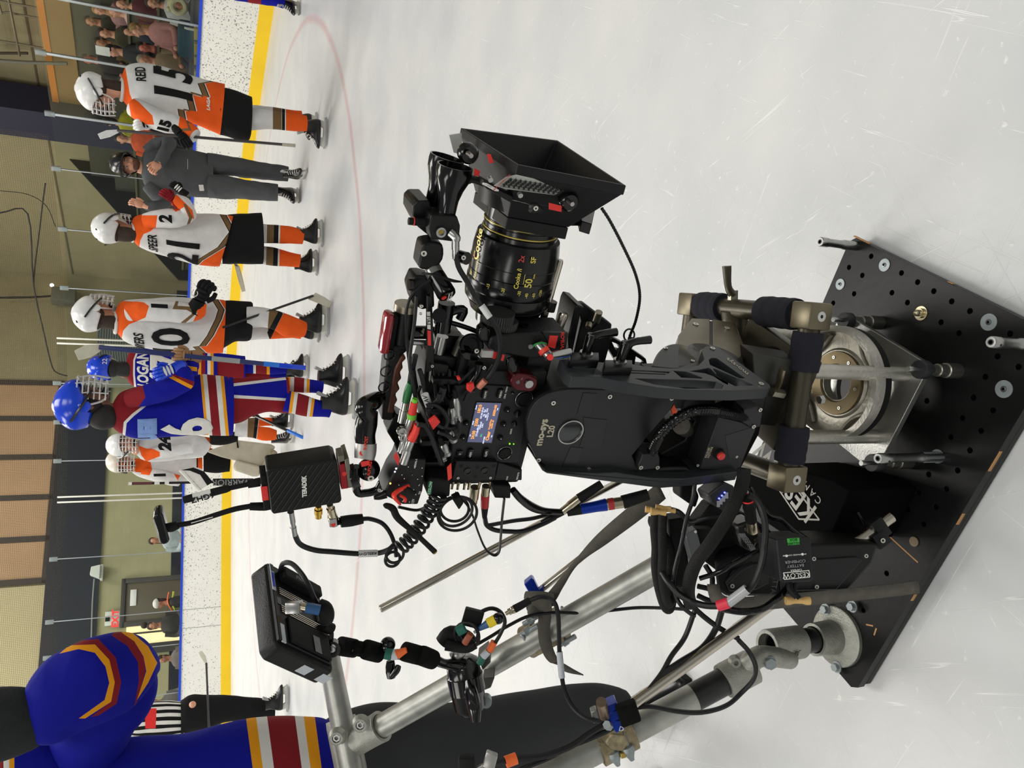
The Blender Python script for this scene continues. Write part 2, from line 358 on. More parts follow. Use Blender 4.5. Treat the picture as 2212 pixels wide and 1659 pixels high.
# advert at far left of the boards
adn = (BP[2]-BP[1]).normalized()
ao = G(499, 1588); i0 = min(range(len(BC)), key=lambda q: (BC[q]-ao).length); tt = (BC[i0+1]-BC[i0]).normalized(); nn = V((tt.y, -tt.x, 0))
ad = thing('board_advert', 'navy and white advert panel with green bars on the boards beside the referee', 'sign', ao)
MB().box(BC[i0]+nn*.02+V((0, 0, .55)), tt*.55, nn*.006, V((0, 0, .35)), .003).build('panel', M('navy_ad', (38, 58, 112), .4), ad)
for k in range(3): MB().box(BC[i0]+nn*.03+tt*(.05+.0*k)+V((0, 0, .36+.05*k)), tt*.16, nn*.003, V((0, 0, .014))).build('green_bar', M('ad_green', (60, 190, 90), .5), ad)
text('lettering', 'OCD', .3, BC[i0]+nn*.03+tt*.05+V((0, 0, .68)), tt, ZV, WHT(), ad, bold=.006)
# --- glass above the boards
def glass_mat():
    m = bpy.data.materials.new('rink_glass'); m.use_nodes = True; nt = m.node_tree; N = nt.nodes; N.remove(N['Principled BSDF'])
    t = N.new('ShaderNodeBsdfTransparent'); t.inputs[0].default_value = (.93, .95, .94, 1); g = N.new('ShaderNodeBsdfGlossy'); g.inputs['Roughness'].default_value = .08
    f = N.new('ShaderNodeFresnel'); f.inputs[0].default_value = 1.35; mxs = N.new('ShaderNodeMixShader'); nt.links.new(f.outputs[0], mxs.inputs[0]); nt.links.new(t.outputs[0], mxs.inputs[1]); nt.links.new(g.outputs[0], mxs.inputs[2])
    nt.links.new(mxs.outputs[0], N['Material Output'].inputs[0]); return m
GM = glass_mat(); BG = offs(BC, .05)
def near(y):      # point on the glass line seen at image height y on the cap
    best = None
    for i in range(len(BG)-1):
        for t in (0, .25, .5, .75):
            p = BG[i].lerp(BG[i+1], t); r = p+V((0, 0, 1.03))-CP; dpt = r.dot(FW); u = r.dot(RT)/dpt*FPX; vv = -r.dot(UP)/dpt*FPX; yy = 1659-(u+829.5)
            if dpt > 0 and (best is None or abs(yy-y) < best[0]): best = (abs(yy-y), p.copy())
    return best[1]
STN = [(-60, 3.25, 0), (56, 3.2, 0), (169, 3.2, 1), (288, 3.2, 1), (400, 3.2, 1), (520, 3.2, 1), (640, 3.25, 1), (743, 3.45, 2), (830, 3.45, 1), (914, 3.45, 1), (992, 3.45, 1), (1069, 3.45, 2), (1190, 3.45, 1), (1320, 3.45, 1), (1392, 3.45, 1), (1500, 3.45, 1), (1620, 3.45, 1), (1740, 3.45, 1)]
pm = M('stanchion_aluminium', (150, 156, 158), .4, .5); pt = [near(s[0]) for s in STN]
clr = M('clear_clip', (150, 160, 160), .3, 0, alpha=.55)
for i, (y, zt, kd) in enumerate(STN):
    p = pt[i]; q = pt[min(i+1, len(pt)-1)]; t = (q-p) if i < len(pt)-1 else (p-pt[i-1]); t.normalize(); n = V((-t.y, t.x, 0))
    if not -20 < y < 1640: continue
    od = ['first', 'second', 'third', 'fourth', 'fifth', 'sixth', 'seventh', 'eighth', 'ninth', 'tenth', 'eleventh', 'twelfth', 'thirteenth', 'fourteenth', 'fifteenth', 'sixteenth'][i-1]
    o = thing('glass_post', ('bright double post' if kd == 2 else 'thin grey post')+' in the rink glass, %s from the crowd side' % od, 'post', p+V((0, 0, 1.03)), 'glass posts along the boards')
    if kd == 2:
        for sgn in (-1, 1): MB().box(p+t*.055*sgn+V((0, 0, (1.03+zt)/2)), t*.018, n*.03, V((0, 0, (zt-1.03)/2)), .004).build('upright', M('bright_post', (205, 203, 192), .35, .4), o)
    else:
        wd = .022 if y < 330 else .009
        MB().box(p+V((0, 0, (1.03+zt)/2)), t*wd, n*.012, V((0, 0, (zt-1.03)/2)), .002).build('upright', pm, o)
        if y > 100: MB().box(p+V((0, 0, zt+.02)), t*.045, n*.02, V((0, 0, .075)), .006).build('clip', clr, o)
gt = thing('rink_glass', 'clear protective glass standing on the boards', 'glass')
for i in range(len(pt)-1):
    a, b = pt[i], pt[i+1]; zt = min(STN[i][1], STN[i+1][1]); c = (a+b)/2+V((0, 0, (1.03+zt)/2)); t = (b-a)/2; n = V((-t.y, t.x, 0)).normalized()
    MB().box(c, t*.99, n*.004, V((0, 0, (zt-1.03)/2))).build('pane', GM, gt)
# --- end wall, its own plane
WN = V((-.436, .9, 0)).normalized(); WO = V((-6.9, 21.0, 0)); WT = V((.9, .436, 0)).normalized()
def LW(x, y, off=0): return L(x, y, WO-WN*off, WN)
def wpt(u, z, off=0): return WO + WT*u - WN*off + ZV*z
def blocks(name, c, sc=2.6, mort=.9):
    m = M(name, c, .75, var=.05, vs=2.5); nt = m.node_tree; N = nt.nodes; b = N['Principled BSDF']; g = N.new('ShaderNodeNewGeometry'); sx = N.new('ShaderNodeSeparateXYZ'); nt.links.new(g.outputs['Position'], sx.inputs[0])
    cm = N.new('ShaderNodeCombineXYZ'); nt.links.new(sx.outputs[2], cm.inputs[1])
    ad = N.new('ShaderNodeMath'); ad.operation = 'ADD'; nt.links.new(sx.outputs[0], ad.inputs[0]); nt.links.new(sx.outputs[1], ad.inputs[1]); nt.links.new(ad.outputs[0], cm.inputs[0])
    br = N.new('ShaderNodeTexBrick'); br.inputs['Scale'].default_value = 1; br.inputs['Brick Width'].default_value = .4; br.inputs['Row Height'].default_value = .2; br.inputs['Mortar Size'].default_value = .006
    br.inputs[1].default_value = (1, 1, 1, 1); br.inputs[2].default_value = (.97, .97, .97, 1); br.inputs[3].default_value = (mort, mort, mort, 1); nt.links.new(cm.outputs[0], br.inputs[0])
    mu = N.new('ShaderNodeMixRGB'); mu.blend_type = 'MULTIPLY'; mu.inputs[0].default_value = 1; old = b.inputs['Base Color'].links[0].from_socket
    nt.links.new(old, mu.inputs[1]); nt.links.new(br.outputs[0], mu.inputs[2]); nt.links.new(mu.outputs[0], b.inputs['Base Color']); return m
def wall_rect(name, x0, x1, z0, z1, mat, off=0, th=.03, kind=True):
    o = MB().box(wpt((x0+x1)/2, (z0+z1)/2, off), WT*((x1-x0)/2), WN*th, V((0, 0, (z1-z0)/2))).build(name, mat, smooth=False)
    return struct(o) if kind else o
du = lambda p: (p-WO).dot(WT)
KH = blocks('khaki_block', (160, 156, 118)); KD = blocks('olive_block', (146, 137, 103), mort=.93); NV = M('navy_wall', (23, 27, 37), .5, var=.12, vs=1.5, bump=.1, bs=8)
U_L, U_C, U_J = -14, du(LW(100, 612)), du(LW(100, 836))
wall_rect('wall_back', U_L, U_C+.6, -.1, 9.5, KD)
wall_rect('trim_1', U_L, U_J, 1.2, 2.86, KH, .04, .02)
wall_rect('trim_2', U_L, U_C, 0, 1.22, NV, .05, .02)
wall_rect('trim_3', U_L, U_J, 2.86, 4.02, NV, .07, .05)
# upper panels in dark frames
TN = M('tan_panel', (168, 136, 100), .6, var=.07, vs=1); FRM = M('dark_frame', (46, 40, 34), .6)
xs = [du(LW(60, y)) for y in (830, 907, 990, 1077, 1167, 1258)]
xs.append(U_L)
for i in range(5):
    o = MB().box(wpt((xs[i]+xs[i+1])/2, 5.2, .06), WT*(abs(xs[i]-xs[i+1])/2-.05), WN*.02, V((0, 0, 1.12))).build('wall_panel', TN, smooth=False)
    tag(o, 'tan infill panel in dark frame high on the end wall, '+['rightmost of the row', 'second from the right of the row', 'middle of the row', 'second from the left of the row', 'leftmost of the row'][i], 'wall panel', 'tan panels above the navy band')
struct(MB().box(wpt((xs[5]+xs[0])/2, 6.38, .08), WT*((xs[0]-xs[5])/2+.06), WN*.03, V((0, 0, .07))).build('trim_6', FRM)); struct(MB().box(wpt((xs[5]+xs[0])/2, 4.05, .08), WT*((xs[0]-xs[5])/2+.06), WN*.03, V((0, 0, .06))).build('trim_5', FRM))
for i in range(6): struct(MB().box(wpt(xs[i], 5.2, .08), WT*.07, WN*.03, V((0, 0, 1.2))).build('trim_%d' % (7+i), FRM))
wall_rect('trim_4', U_L, xs[5]-.1, 4.0, 8, M('cream_block', (178, 168, 128), .7), .03, .02)
# door, exit sign, horn lamp, opening with lit room behind
dl, dr_ = du(LW(340, 1345)), du(LW(340, 1253))
struct(MB().box(wpt((dl+dr_)/2, 1.12, .1), WT*((dr_-dl)/2), WN*.04, V((0, 0, 1.12)), .01).build('door_1', M('olive_door', (88, 80, 62), .55)))
dk = M('door_frame', (58, 56, 50), .6)
for u_ in (dl, dr_): struct(MB().box(wpt(u_, 1.15, .13), WT*.06, WN*.05, V((0, 0, 1.15)), .005).build('door_frame_1' if u_ == dl else 'door_frame_2', dk))
struct(MB().box(wpt((dl+dr_)/2, 2.3, .13), WT*((dr_-dl)/2+.06), WN*.05, V((0, 0, .05)), .005).build('door_frame_3', dk))
ph = LW(288, 1291, .15); o = MB().box(ph, WT*.2, WN*.01, V((0, 0, .07)), .003).build('door_plate', WHT()); tag(o, 'small white plate fixed to the upper part of the brown door', 'plate')
ol, or_ = du(LW(320, 1392)), du(LW(320, 1340))
lr = M('lit_room', (222, 206, 158), .7, emit=(235, 215, 160), es=.9)
struct(MB().box(wpt((ol+or_)/2, 1.1, .1), WT*((or_-ol)/2), WN*.02, V((0, 0, 1.1))).build('door_2', lr)); struct(MB().box(wpt((ol+or_)/2-.02, 1.1, .13), WT*.02, WN*.02, V((0, 0, 1.1))).build('door_frame_4', dk))
struct(MB().box(wpt(ol-.12, 1.1, .13), WT*.12, WN*.04, V((0, 0, 1.1))).build('door_frame_5', dk))
es = thing('exit_sign', 'white exit sign with red lettering and a small black lamp above the door', 'sign', LW(243, 1336, .12))
c = LW(243, 1336, .12); a1 = (LW(243, 1322, .12)-LW(243, 1352, .12)).length/2; hz = (LW(226, 1336, .12)-LW(258, 1336, .12)).length/2
MB().box(c, WT*a1, WN*.04, ZV*hz, .01).build('housing', M('sign_white', (200, 205, 192), .5), es)
text('lettering', 'EXIT', hz*1.25, LW(249.5, 1336, .17), WT, ZV, M('sign_red', (225, 60, 60), .5, emit=(225, 40, 40), es=.8), es, bold=.008)
MB().box(LW(232, 1337, .17), WT*.06, WN*.01, ZV*.05, .005).build('lamp_head', BLK(), es)
hs = thing('wall_lamp', 'white wedge-shaped lamp on the edge of the navy band', 'lamp', LW(209, 1238, .15))
c = LW(209, 1238, .2); MB().prism([c+WT*-.17+ZV*-.08, c+WT*.17+ZV*-.08, c+WT*.13+ZV*.12, c+WT*-.06+ZV*.14], -WN*.18).build('housing', M('lamp_white', (205, 208, 200), .4), hs, bev=.01)
MB().box(c-ZV*.11, WT*.19, WN*.1, ZV*.03, .01).build('base', M('lamp_white'), hs)
o = MB().tube([LW(204, 1250, .12), LW(200, 1300, .12), LW(197, 1400, .12)], .02, 8, 2).build('conduit', M('conduit_grey', (120, 122, 120), .5)); tag(o, 'thin grey conduit running left from the wedge-shaped wall lamp', 'conduit')
# side wall behind the stands
SN = V((.9, .43, 0)).normalized(); SO = V((2.9, 25.7, 0)); ST = V((.43, -.9, 0)).normalized()
def LD(x, y, off=0): return L(x, y, SO-SN*off, SN)
ds = lambda p: (p-SO).dot(ST)
def dpt(u, z, off=0): return SO + ST*u - SN*off + ZV*z
def side(name, u0, u1, z0, z1, mat, off=0, th=.03, bev=0): return MB().box(dpt((u0+u1)/2, (z0+z1)/2, off), ST*((u1-u0)/2), SN*th, V((0, 0, (z1-z0)/2)), bev).build(name, mat, smooth=False)
struct(side('wall_right', -.8, 26, -.1, 9.5, KD))
# back walkway fascia + rail + column
ue = ds(LD(148, 343)); uq = ds(LD(160, 205)); bs_ = thing('walkway_beam', 'tan walkway beam with an orange top strip above the crowd', 'beam', dpt(uq, 3.2, .3))
MB().box(dpt((uq+24)/2, 3.38, .25), ST*((24-uq)/2), SN*.25, ZV*.22).build('fascia', M('tan_fascia', (140, 108, 58), .6), bs_)
MB().box(dpt((uq+24)/2, 3.64, .25), ST*((24-uq)/2), SN*.27, ZV*.06).build('orange_strip', M('orange_strip', (204, 120, 22), .6), bs_)
rl_ = thing('guard_rail', 'dark tube guard rail standing on the walkway beam', 'railing', dpt(uq, 3.7, .45)); tm = M('rail_tube', (120, 112, 92), .4, .5)
u1_, u2_ = ds(LD(90, 25, .45)), ds(LD(90, 120, .45))
for zz in (4.15, 4.5, 4.85): MB().tube([dpt(u2_-.1, zz, .45), dpt(20, zz, .45)], .022, 8, 1).build('rail', tm, rl_)
for k in range(5): MB().tube([dpt(u2_+.2+k*.95, 3.7, .45), dpt(u2_+.2+k*.95, 4.9, .45)], .022, 8, 1).build('rail_post', tm, rl_)
o = MB().tube([dpt(u1_-.3, 3.7, .3), dpt(u1_-.3, 4.25, .3), dpt(u1_-.2, 4.35, .3), dpt(u1_+1.6, 4.35, .3)], .02, 8, 3).build('hoop_rail', tm); tag(o, 'low bent tube hoop in front of the guard rail', 'railing')
o = MB().tube([LD(145, 137, .62), LD(60, 135, .62), LD(0, 131, .62), LD(-60, 128, .62)], .035, 10, 2).build('drain_pipe', M('pipe_grey', (110, 108, 92), .5)); tag(o, 'grey vertical pipe on the wall beside the navy column', 'pipe')
cu = ds(LD(100, 200)); struct(MB().box(dpt(cu-.1, 3.5, .5), ST*.42, SN*.35, ZV*5.2).build('column', M('navy_column', (30, 33, 58), .5)))
o = MB().tube([LD(0, 115, .2), LD(60, 115, .2)], .03, 8, 1).build('wall_bar', M('bar_dark', (66, 58, 42), .6)); tag(o, 'dark bar on the tan wall above the guard rail', 'bar')
struct(side('trim_13', .1, 22, 3.98, 4.02, M('dark_line', (92, 84, 62), .8), .035, .01))
# stands
sv = thing('bleachers', 'dark stepped bleachers rising to the side wall behind the glass', 'bleachers', dpt(ue, 0, 3)); bm_ = M('bleacher_black', (22, 22, 22), .6); gm_ = M('olive_riser', (58, 58, 44), .7)
prof = [(3.2, 0), (3.2, .62), (2.9, .62), (2.9, 1.12), (2.2, 1.12), (2.2, 1.62), (1.5, 1.62), (1.5, 2.12), (.8, 2.12), (.8, 2.62), (.45, 2.62), (.45, 3.15), (.06, 3.15), (.06, 0)]
MB().prism([dpt(ue+.02, z, o_) for o_, z in prof], ST*14).build('steps', gm_, sv, smooth=False)
pe = [L(148, 343, dpt(ue, 0), ST), L(385, 606, dpt(ue, 0), ST), L(420, 612, dpt(ue, 0), ST)]
pe = [pe[0], pe[1], V((pe[1].x, pe[1].y, 0)), dpt(ue, 0, .07)]
MB().prism(pe, ST*.04).build('end_panel', bm_, sv, smooth=False)
yl = M('yellow_nosing', (190, 176, 60), .6)
for k, (o_, z) in enumerate([(3.22, .62), (2.92, 1.12), (2.22, 1.62), (1.52, 2.12)]):
    MB().box(dpt(ue+7, z, o_), ST*6.9, SN*.03, ZV*.02).build('step_edge', M('riser_edge', (84, 80, 52), .6), sv)
# things at the back corner: siding box, slot light, wall unit
c0, c1 = LW(200, 752, .6), LW(285, 693, .6); cc = (c0+c1)/2; hh = abs(du(c1)-du(c0))/2
sm = M('corrugated_grey', (96, 104, 100), .6); nt = sm.node_tree; wv = nt.nodes.new('ShaderNodeTexWave'); wv.bands_direction = 'Z'; wv.inputs['Scale'].default_value = 5; gg = nt.nodes.new('ShaderNodeNewGeometry'); nt.links.new(gg.outputs['Position'], wv.inputs[0])
bp = nt.nodes.new('ShaderNodeBump'); bp.inputs['Distance'].default_value = .03; nt.links.new(wv.outputs['Fac'], bp.inputs['Height']); nt.links.new(bp.outputs[0], nt.nodes['Principled BSDF'].inputs['Normal'])
o = MB().box(V((cc.x, cc.y, 1.6)), WT*(hh+.25), WN*.3, V((0, 0, 1.6))).build('roller_shutter', sm); tag(o, 'grey ribbed shutter unit on the end wall behind number 10', 'shutter')
o = MB().box(V((*LW(250, 810, .3).xy, 1.6)), WT*.38, WN*.05, ZV*1.65, .02).build('wall_hatch', M('hatch_grey', (120, 124, 104), .6)); tag(o, 'pale olive hatch on the end wall behind the two blue players', 'hatch')
c = LW(138, 640, .3); cu_ = thing('wall_unit', 'grey boxed unit high on the end wall beside the corner', 'box', c); MB().box(c, WT*.22, WN*.15, ZV*.3, .02).build('box', M('unit_grey', (96, 98, 84), .5), cu_)
c = LW(112, 616, .3); o = MB().ell(c, .05).build('spot_lamp', M('spot_glow', (255, 250, 230), .4, emit=(255, 250, 225), es=6)); tag(o, 'tiny bright lamp at the wall corner', 'lamp')
o = MB().tube([LW(0, 643, .3), LW(70, 642, .3), LW(128, 638, .3)], .03, 8, 3).build('hanging_rope', M('rope_black', (22, 20, 18), .8)); tag(o, 'black rope hanging down the end wall at the corner', 'rope')
# safety net above the glass with its border ropes
def net_mat():
    m = M('net_cord', (66, 58, 42), .8); nt = m.node_tree; N = nt.nodes; b = N['Principled BSDF']; tc = N.new('ShaderNodeUVMap')
    sp = N.new('ShaderNodeSeparateXYZ'); nt.links.new(tc.outputs[0], sp.inputs[0]); last = None
    for i in (0, 1):
        f = N.new('ShaderNodeMath'); f.operation = 'FRACT'; nt.links.new(sp.outputs[i], f.inputs[0]); l = N.new('ShaderNodeMath'); l.operation = 'LESS_THAN'; l.inputs[1].default_value = .2; nt.links.new(f.outputs[0], l.inputs[0])
        if last is None: last = l
        else: mxx = N.new('ShaderNodeMath'); mxx.operation = 'MAXIMUM'; nt.links.new(last.outputs[0], mxx.inputs[0]); nt.links.new(l.outputs[0], mxx.inputs[1]); ml = N.new('ShaderNodeMath'); ml.operation = 'MULTIPLY'; ml.inputs[1].default_value = .6; nt.links.new(mxx.outputs[0], ml.inputs[0]); nt.links.new(ml.outputs[0], b.inputs['Alpha'])
    return m
c_ = [near(y)*1.006 for y in (330, 400, 480, 560, 640, 743, 830, 914, 992, 1069, 1190, 1320, 1450, 1600, 1740)]
mb = MB(); uv = mb.bm.loops.layers.uv.new('UVMap'); acc = 0; pit = .034
for i in range(len(c_)-1):
    a, b = c_[i], c_[i+1]; d = (b-a).length; z0, z1 = 3.3, 8.2
    f = mb.face([mb.bm.verts.new(p) for p in (V((a.x, a.y, z0)), V((b.x, b.y, z0)), V((b.x, b.y, z1)), V((a.x, a.y, z1)))])
    for lp, q in zip(f.loops, ((acc, 0), (acc+d, 0), (acc+d, z1-z0), (acc, z1-z0))): lp[uv].uv = (q[0]/pit, q[1]/pit)
    acc += d
o = mb.build('safety_net', net_mat(), smooth=False); tag(o, 'fine dark safety netting hanging above the end glass', 'net', kind='stuff')
def rope(pts, label, r=.014):
    ps = []
    for x, y in pts: q = near(y)*1.01; ps.append(L(x, y, q, V((q.x, q.y, 0)).normalized()))
    o = MB().tube(ps, r, 6, 4).build('net_rope', M('rope_dark', (34, 30, 24), .8)); tag(o, label, 'rope')
rope([(0, 460), (60, 462), (72, 612), (95, 720), (112, 790), (125, 806), (146, 812)], 'dark border rope sagging along the net edge in the corner')
rope([(98, 396), (92, 440), (85, 500), (76, 570), (72, 618)], 'dark rope running from the crowd side to the net corner')
rope([(0, 412), (60, 420), (100, 445), (120, 490)], 'thin rope curving through the upper net', .007)
# ================================================================ THE CAMERA RIG
def cr(x0, y0, k):
    return lambda x, y, s=-.82: LS(x0+x/k, y0+y/k, s)
C1, C2, C3 = cr(780, 250, 3.568), cr(800, 640, 4.424), cr(1100, 640, 3.687)
C4, C5, C6, C7, C8 = cr(1400, 480, 2.719), cr(1380, 1000, 2.765), cr(300, 940, 4.254), cr(700, 900, 4.366), cr(500, 1180, 3.463)
C9, CA, CB = cr(1000, 1180, 3.463), cr(1380, 1020, 4.878), cr(1440, 580, 5.53)
def full(x, y, s=-.82): return LS(x, y, s)
def PS(mb, T, pts, s, th): return mb.prism([T(x, y, s) for x, y in pts], -SV*th)
def zfor(p, x):
    lo, hi = p.z, p.z+1
    for _ in range(40):
        m_ = (lo+hi)/2
        if proj(V((p.x, p.y, m_)))[0] > x: lo = m_
        else: hi = m_
    return lo
def screw(mb, p, n, r=.004): mb.cyl(p, V(p)+V(n)*.002, r, r*.9, 12)
def ringscrew(par, p, n, r=.0045, name='screw'):
    r *= .72; n = V(n).normalized(); mb = MB(); mb.lathe(p, n, [(0, r), (.0015, r), (.0015, r*.5), (-.001, r*.45)], 14, False); return mb.build(name, M('screw_steel', (215, 212, 205), .3, .8), par)
def cable(pts, r, label, mat=None, name='cable', T=full, seg=8, k=7, tape=(), rib=None, par=None):
    P_ = [T(*p) for p in pts]; o = MB().tube(P_, r, seg, k, rib=rib).build(name, mat or CBL())
    if par is None: tag(o, label, 'cable')
    else: child(o, par)
    for i, (a, b, m_, rr) in enumerate(tape):
        MB().tube([T(*a), T(*b)], rr, 10, 1).build('tape_band', m_, par or o)
    return o
def plug(mb, pts, rs, T=full, seg=14):
    P_ = [T(*p) for p in pts]
    for i in range(len(P_)-1): mb.cyl(P_[i], P_[i+1], rs[i], rs[i] if i >= len(rs)-1 or True else rs[i+1], seg)
    return mb
# ---- platform with its hole pattern
PZ = .034; pq = [G(1843, 504, PZ), G(2312, 739, PZ), G(1823, 1474, PZ), G(1562, 1157, PZ)]
def inq(p, m_=.006):
    a_, s_, _ = rl(p); return -1.048+m_ < a_ < -.277-m_ and -1.145+m_ < s_ < -.679-m_
pf = thing('camera_platform', 'black plywood platform drilled with holes lying on the ice under the rig', 'platform', RG(-.66, -.91, 0))
hp = [(1400+x/2.719, 480+y/2.719) for x, y in [(1310, 200), (1180, 265), (1258, 312), (1488, 298), (1583, 352), (1210, 420), (1432, 414), (1523, 472), (1087, 475), (1783, 465), (1678, 405), (1890, 522), (1720, 588), (1825, 652), (2125, 655), (2052, 788), (2175, 850), (1980, 908), (1910, 1030), (2025, 1105), (1845, 1150), (1955, 1225), (1777, 1262), (1890, 1340), (1648, 1482), (1818, 1458), (1752, 1567), (1588, 1588), (1492, 945), (1637, 1050)]]
hp += [(1380+x/2.765, 1000+y/2.765) for x, y in [(1607, 280), (1520, 200), (1773, 262), (1480, 660), (1340, 880), (1700, 365)]]
def ell_pts(c, r, n=12): return [c + AV*cos(t)*r + SV*sin(t)*r for t in [2*pi*i/n for i in range(n)]]
ply = M('black_stage_paint', (12, 12, 13), .38, var=.25, vs=9, bump=.12, bs=60, spec=.28); wood = M('bare_ply', (176, 132, 84), .7)
cs = [RG(-.277, -1.145, PZ), RG(-.277, -.679, PZ), RG(-1.048, -.679, PZ), RG(-1.048, -1.145, PZ)]
holes = []
for h in hp:
    p = G(h[0], h[1], PZ)
    if inq(p) and all((p-q).length > .018 for q in holes): holes.append(p)
def chamf(c, r):
    out = []
    for i in range(4): p = c[i]; a_ = (c[i-1]-p).normalized(); b_ = (c[(i+1) % 4]-p).normalized(); out += [p+a_*r, p+b_*r]
    return out
MB().prism(chamf(cs, .012), V((0, 0, -.017)), [ell_pts(p, .0052) for p in holes]).build('top_board', ply, pf, smooth=False, bev=.0012)
MB().prism([p+V((0, 0, -.018)) for p in chamf([cs[0]-AV*.004, cs[1]-AV*.004, cs[2]+AV*.004, cs[3]+AV*.004], .014)], V((0, 0, -.014))).build('lower_board', M('black_ply_edge', (30, 29, 28), .6, var=.2, vs=30), pf, smooth=False, bev=.002)
for a_, s_, la, ls_ in [(-.276, -1.12, .0014, .022), (-.276, -.9, .001, .006), (-.5, -.6785, .02, .0012), (-.62, -.6785, .012, .0012), (-.8, -.6785, .008, .0012)]:
    MB().box(RG(a_, s_, PZ-.005), AV*la, SV*ls_, ZV*.0035, .001).build('chipped_edge', wood, pf)
for (x0, y0), (x1, y1) in [((1831, 1070), (1873, 1110)), ((1912, 1150), (1983, 1215)), ((1779, 1020), (1791, 1033)), ((1871, 1349), (1886, 1352)), ((1888, 1372), (1893, 1357))]:
    MB().tube([G(x0, y0, PZ+.0003), G(x1, y1, PZ+.0003)], .0016, 5, 1, flat=.4).build('bare_scratch', wood, pf)
p = G(1975, 1170, PZ); MB().cyl(p, p+ZV*.002, .009).build('wood_plug', M('dull_plug', (128, 112, 88), .6), pf)
zinc = M('zinc_washer', (150, 158, 160), .5, .6, .12, 60)
for x, y, r in [(1390, 252, .0122), (1130, 365, .0112), (2003, 587, .0142), (2092, 980, .0145), (1700, 1375, .0125)]:
    c = G(1400+x/2.719, 480+y/2.719, PZ); w_ = MB().cyl(c, c+ZV*.0016, r, seg=36).build('washer', zinc, pf)
    b_ = MB(); b_.lathe(c+ZV*.0016, ZV, [(0, r*.36), (.001, r*.34), (.0015, r*.16), (-.0, r*.14)], 18); o = b_.build('screw', M('screw_grey', (120, 122, 124), .3, .9), w_)
c = G(1400+1605/2.719, 480+535/2.719, PZ); MB().lathe(c, ZV, [(0, .013), (.002, .013), (.002, .009), (.008, .009), (.008, .006), (.013, .006), (.016, .0045), (.0185, .001)], 20).build('dome_nut', M('brass_steel', (200, 190, 160), .3, .9), pf)
# ---- spigot pins
def pin(x, y, xt, label, bolt=False):
    c = G(x, y, PZ); zt = zfor(c, xt); h = zt-PZ; o = thing('spigot_pin', label, 'pin', c, 'steel spigot pins on the platform')
    MB().lathe(c, ZV, [(0, .0095), (h*.34, .0095), (h*.36, .0085), (h*.45, .008), (h*.78, .008), (h*.8, .0092), (h*.985, .0092), (h, .008)], 24).build('shaft', CHR(), o)
    MB().lathe(c+ZV*h, ZV, [(0, .0046), (.0004, .0046), (.0004, .003), (-.002, .003)], 16).build('socket', M('socket_dark', (60, 60, 60), .4, .6), o)
    MB().cyl(c+ZV*h*.88+AV*-.0001, c+ZV*h*.88+SV*.0096, .002, seg=10).build('cross_hole', BLK(), o)
    if bolt: MB().cyl(c, c+ZV*h*.3, .0105, seg=6).build('hex_base', M('zinc_washer'), o)
pin(1848, 532, 1771, 'silver steel pin at the upper left corner of the black platform'); pin(2232, 745, 2140, 'silver steel pin cut by the right edge of the photo'); pin(2030, 987, 1896, 'long silver steel pin with hexagonal foot beside the nearest black disc', True)
# ---- bridge plate (square pad plate with ring)
bp = thing('head_mount', 'worn aluminium square plate and round spoked ring carrying the camera head', 'head mount', RG(-.5, -.915, PZ))
A0, A1, S0, S1 = -.392, -.612, -1.022, -.806
pz = .112
MB().prism([RG(A0-.012, S0, pz), RG(A0, S0+.012, pz), RG(A0, S1-.012, pz), RG(A0-.012, S1, pz), RG(A1+.012, S1, pz), RG(A1, S1-.012, pz), RG(A1, S0+.012, pz), RG(A1+.012, S0, pz)], -ZV*.012,
    [[RG(-.5, -.915, pz)+AV*.05*cos(t)+SV*.05*sin(t) for t in [2*pi*i/28 for i in range(28)]]]).build('base_plate', M('satin_aluminium', (168, 168, 164), .28, .85, .08, 6, .15, 300), bp, bev=.001)
pads = {}
for nm, x, y, r in (('a', 1822, 692, .0148), ('b', 1985, 798, .0158), ('c', 1883, 1000, .0158)):
    c = G(x, y, pz+.016); pads[nm] = c; dk_ = M('rubber_disc', (30, 31, 34), .45, 0, .1, 50)
    k_ = MB().lathe(c-ZV*.016, ZV, [(0, r), (.016, r), (.018, r*.95), (.018, r*.5)], 40).build('clamp_disc', dk_, bp)
    tb = MB(); tb.lathe(c+ZV*.002, ZV, [(0, .0036), (.014, .0036), (.014, .0052), (.022, .0052), (.024, .0045)], 20); tb.build('thumb_screw', CHR(), k_)
    f_ = V((c.x, c.y, PZ)); MB().lathe(f_, ZV, [(0, .013), (.03, .013), (.031, .011), (.05, .011), (.051, .009), (pz-.013-PZ, .009)], 28).build('standoff', M('steel_foot', (150, 148, 140), .35, .9, .1), bp)
f_ = RG(A1+.02, S0+.02, PZ); MB().cyl(f_, V((f_.x, f_.y, pz-.012)), .012).build('standoff', M('steel_foot'), bp)
RC = RG(-.487, -.912, .175); R_ = .103
MB().lathe(RC, ZV, [(.004, R_*.9), (.018, R_*.9), (.018, R_), (-.004, R_), (-.004, R_*.9), (.004, R_*.9)], 80, False).build('ring_rim', ALU(), bp)
MB().lathe(RC, ZV, [(-.004, R_*.985), (-.02, R_*.985), (-.02, R_*.9), (-.004, R_*.9)], 80, False).build('ring_band', BLM(), bp)
MB().lathe(RC, ZV, [(.002, R_*.92), (-.004, R_*.86), (-.006, R_*.62), (-.002, R_*.58), (-.002, R_*.3), (-.02, R_*.3), (-.02, R_*.9)], 64, False).build('ring_floor', M('cast_aluminium', (160, 156, 144), .42, .8, .15, 14, .4, 120), bp)
MB().lathe(RC, ZV, [(-.001, R_*.56), (.002, R_*.55), (.002, R_*.34), (-.001, R_*.32)], 64, False).build('bowl_flange', M('brown_flange', (122, 108, 78), .45, .6, .15, 30), bp)
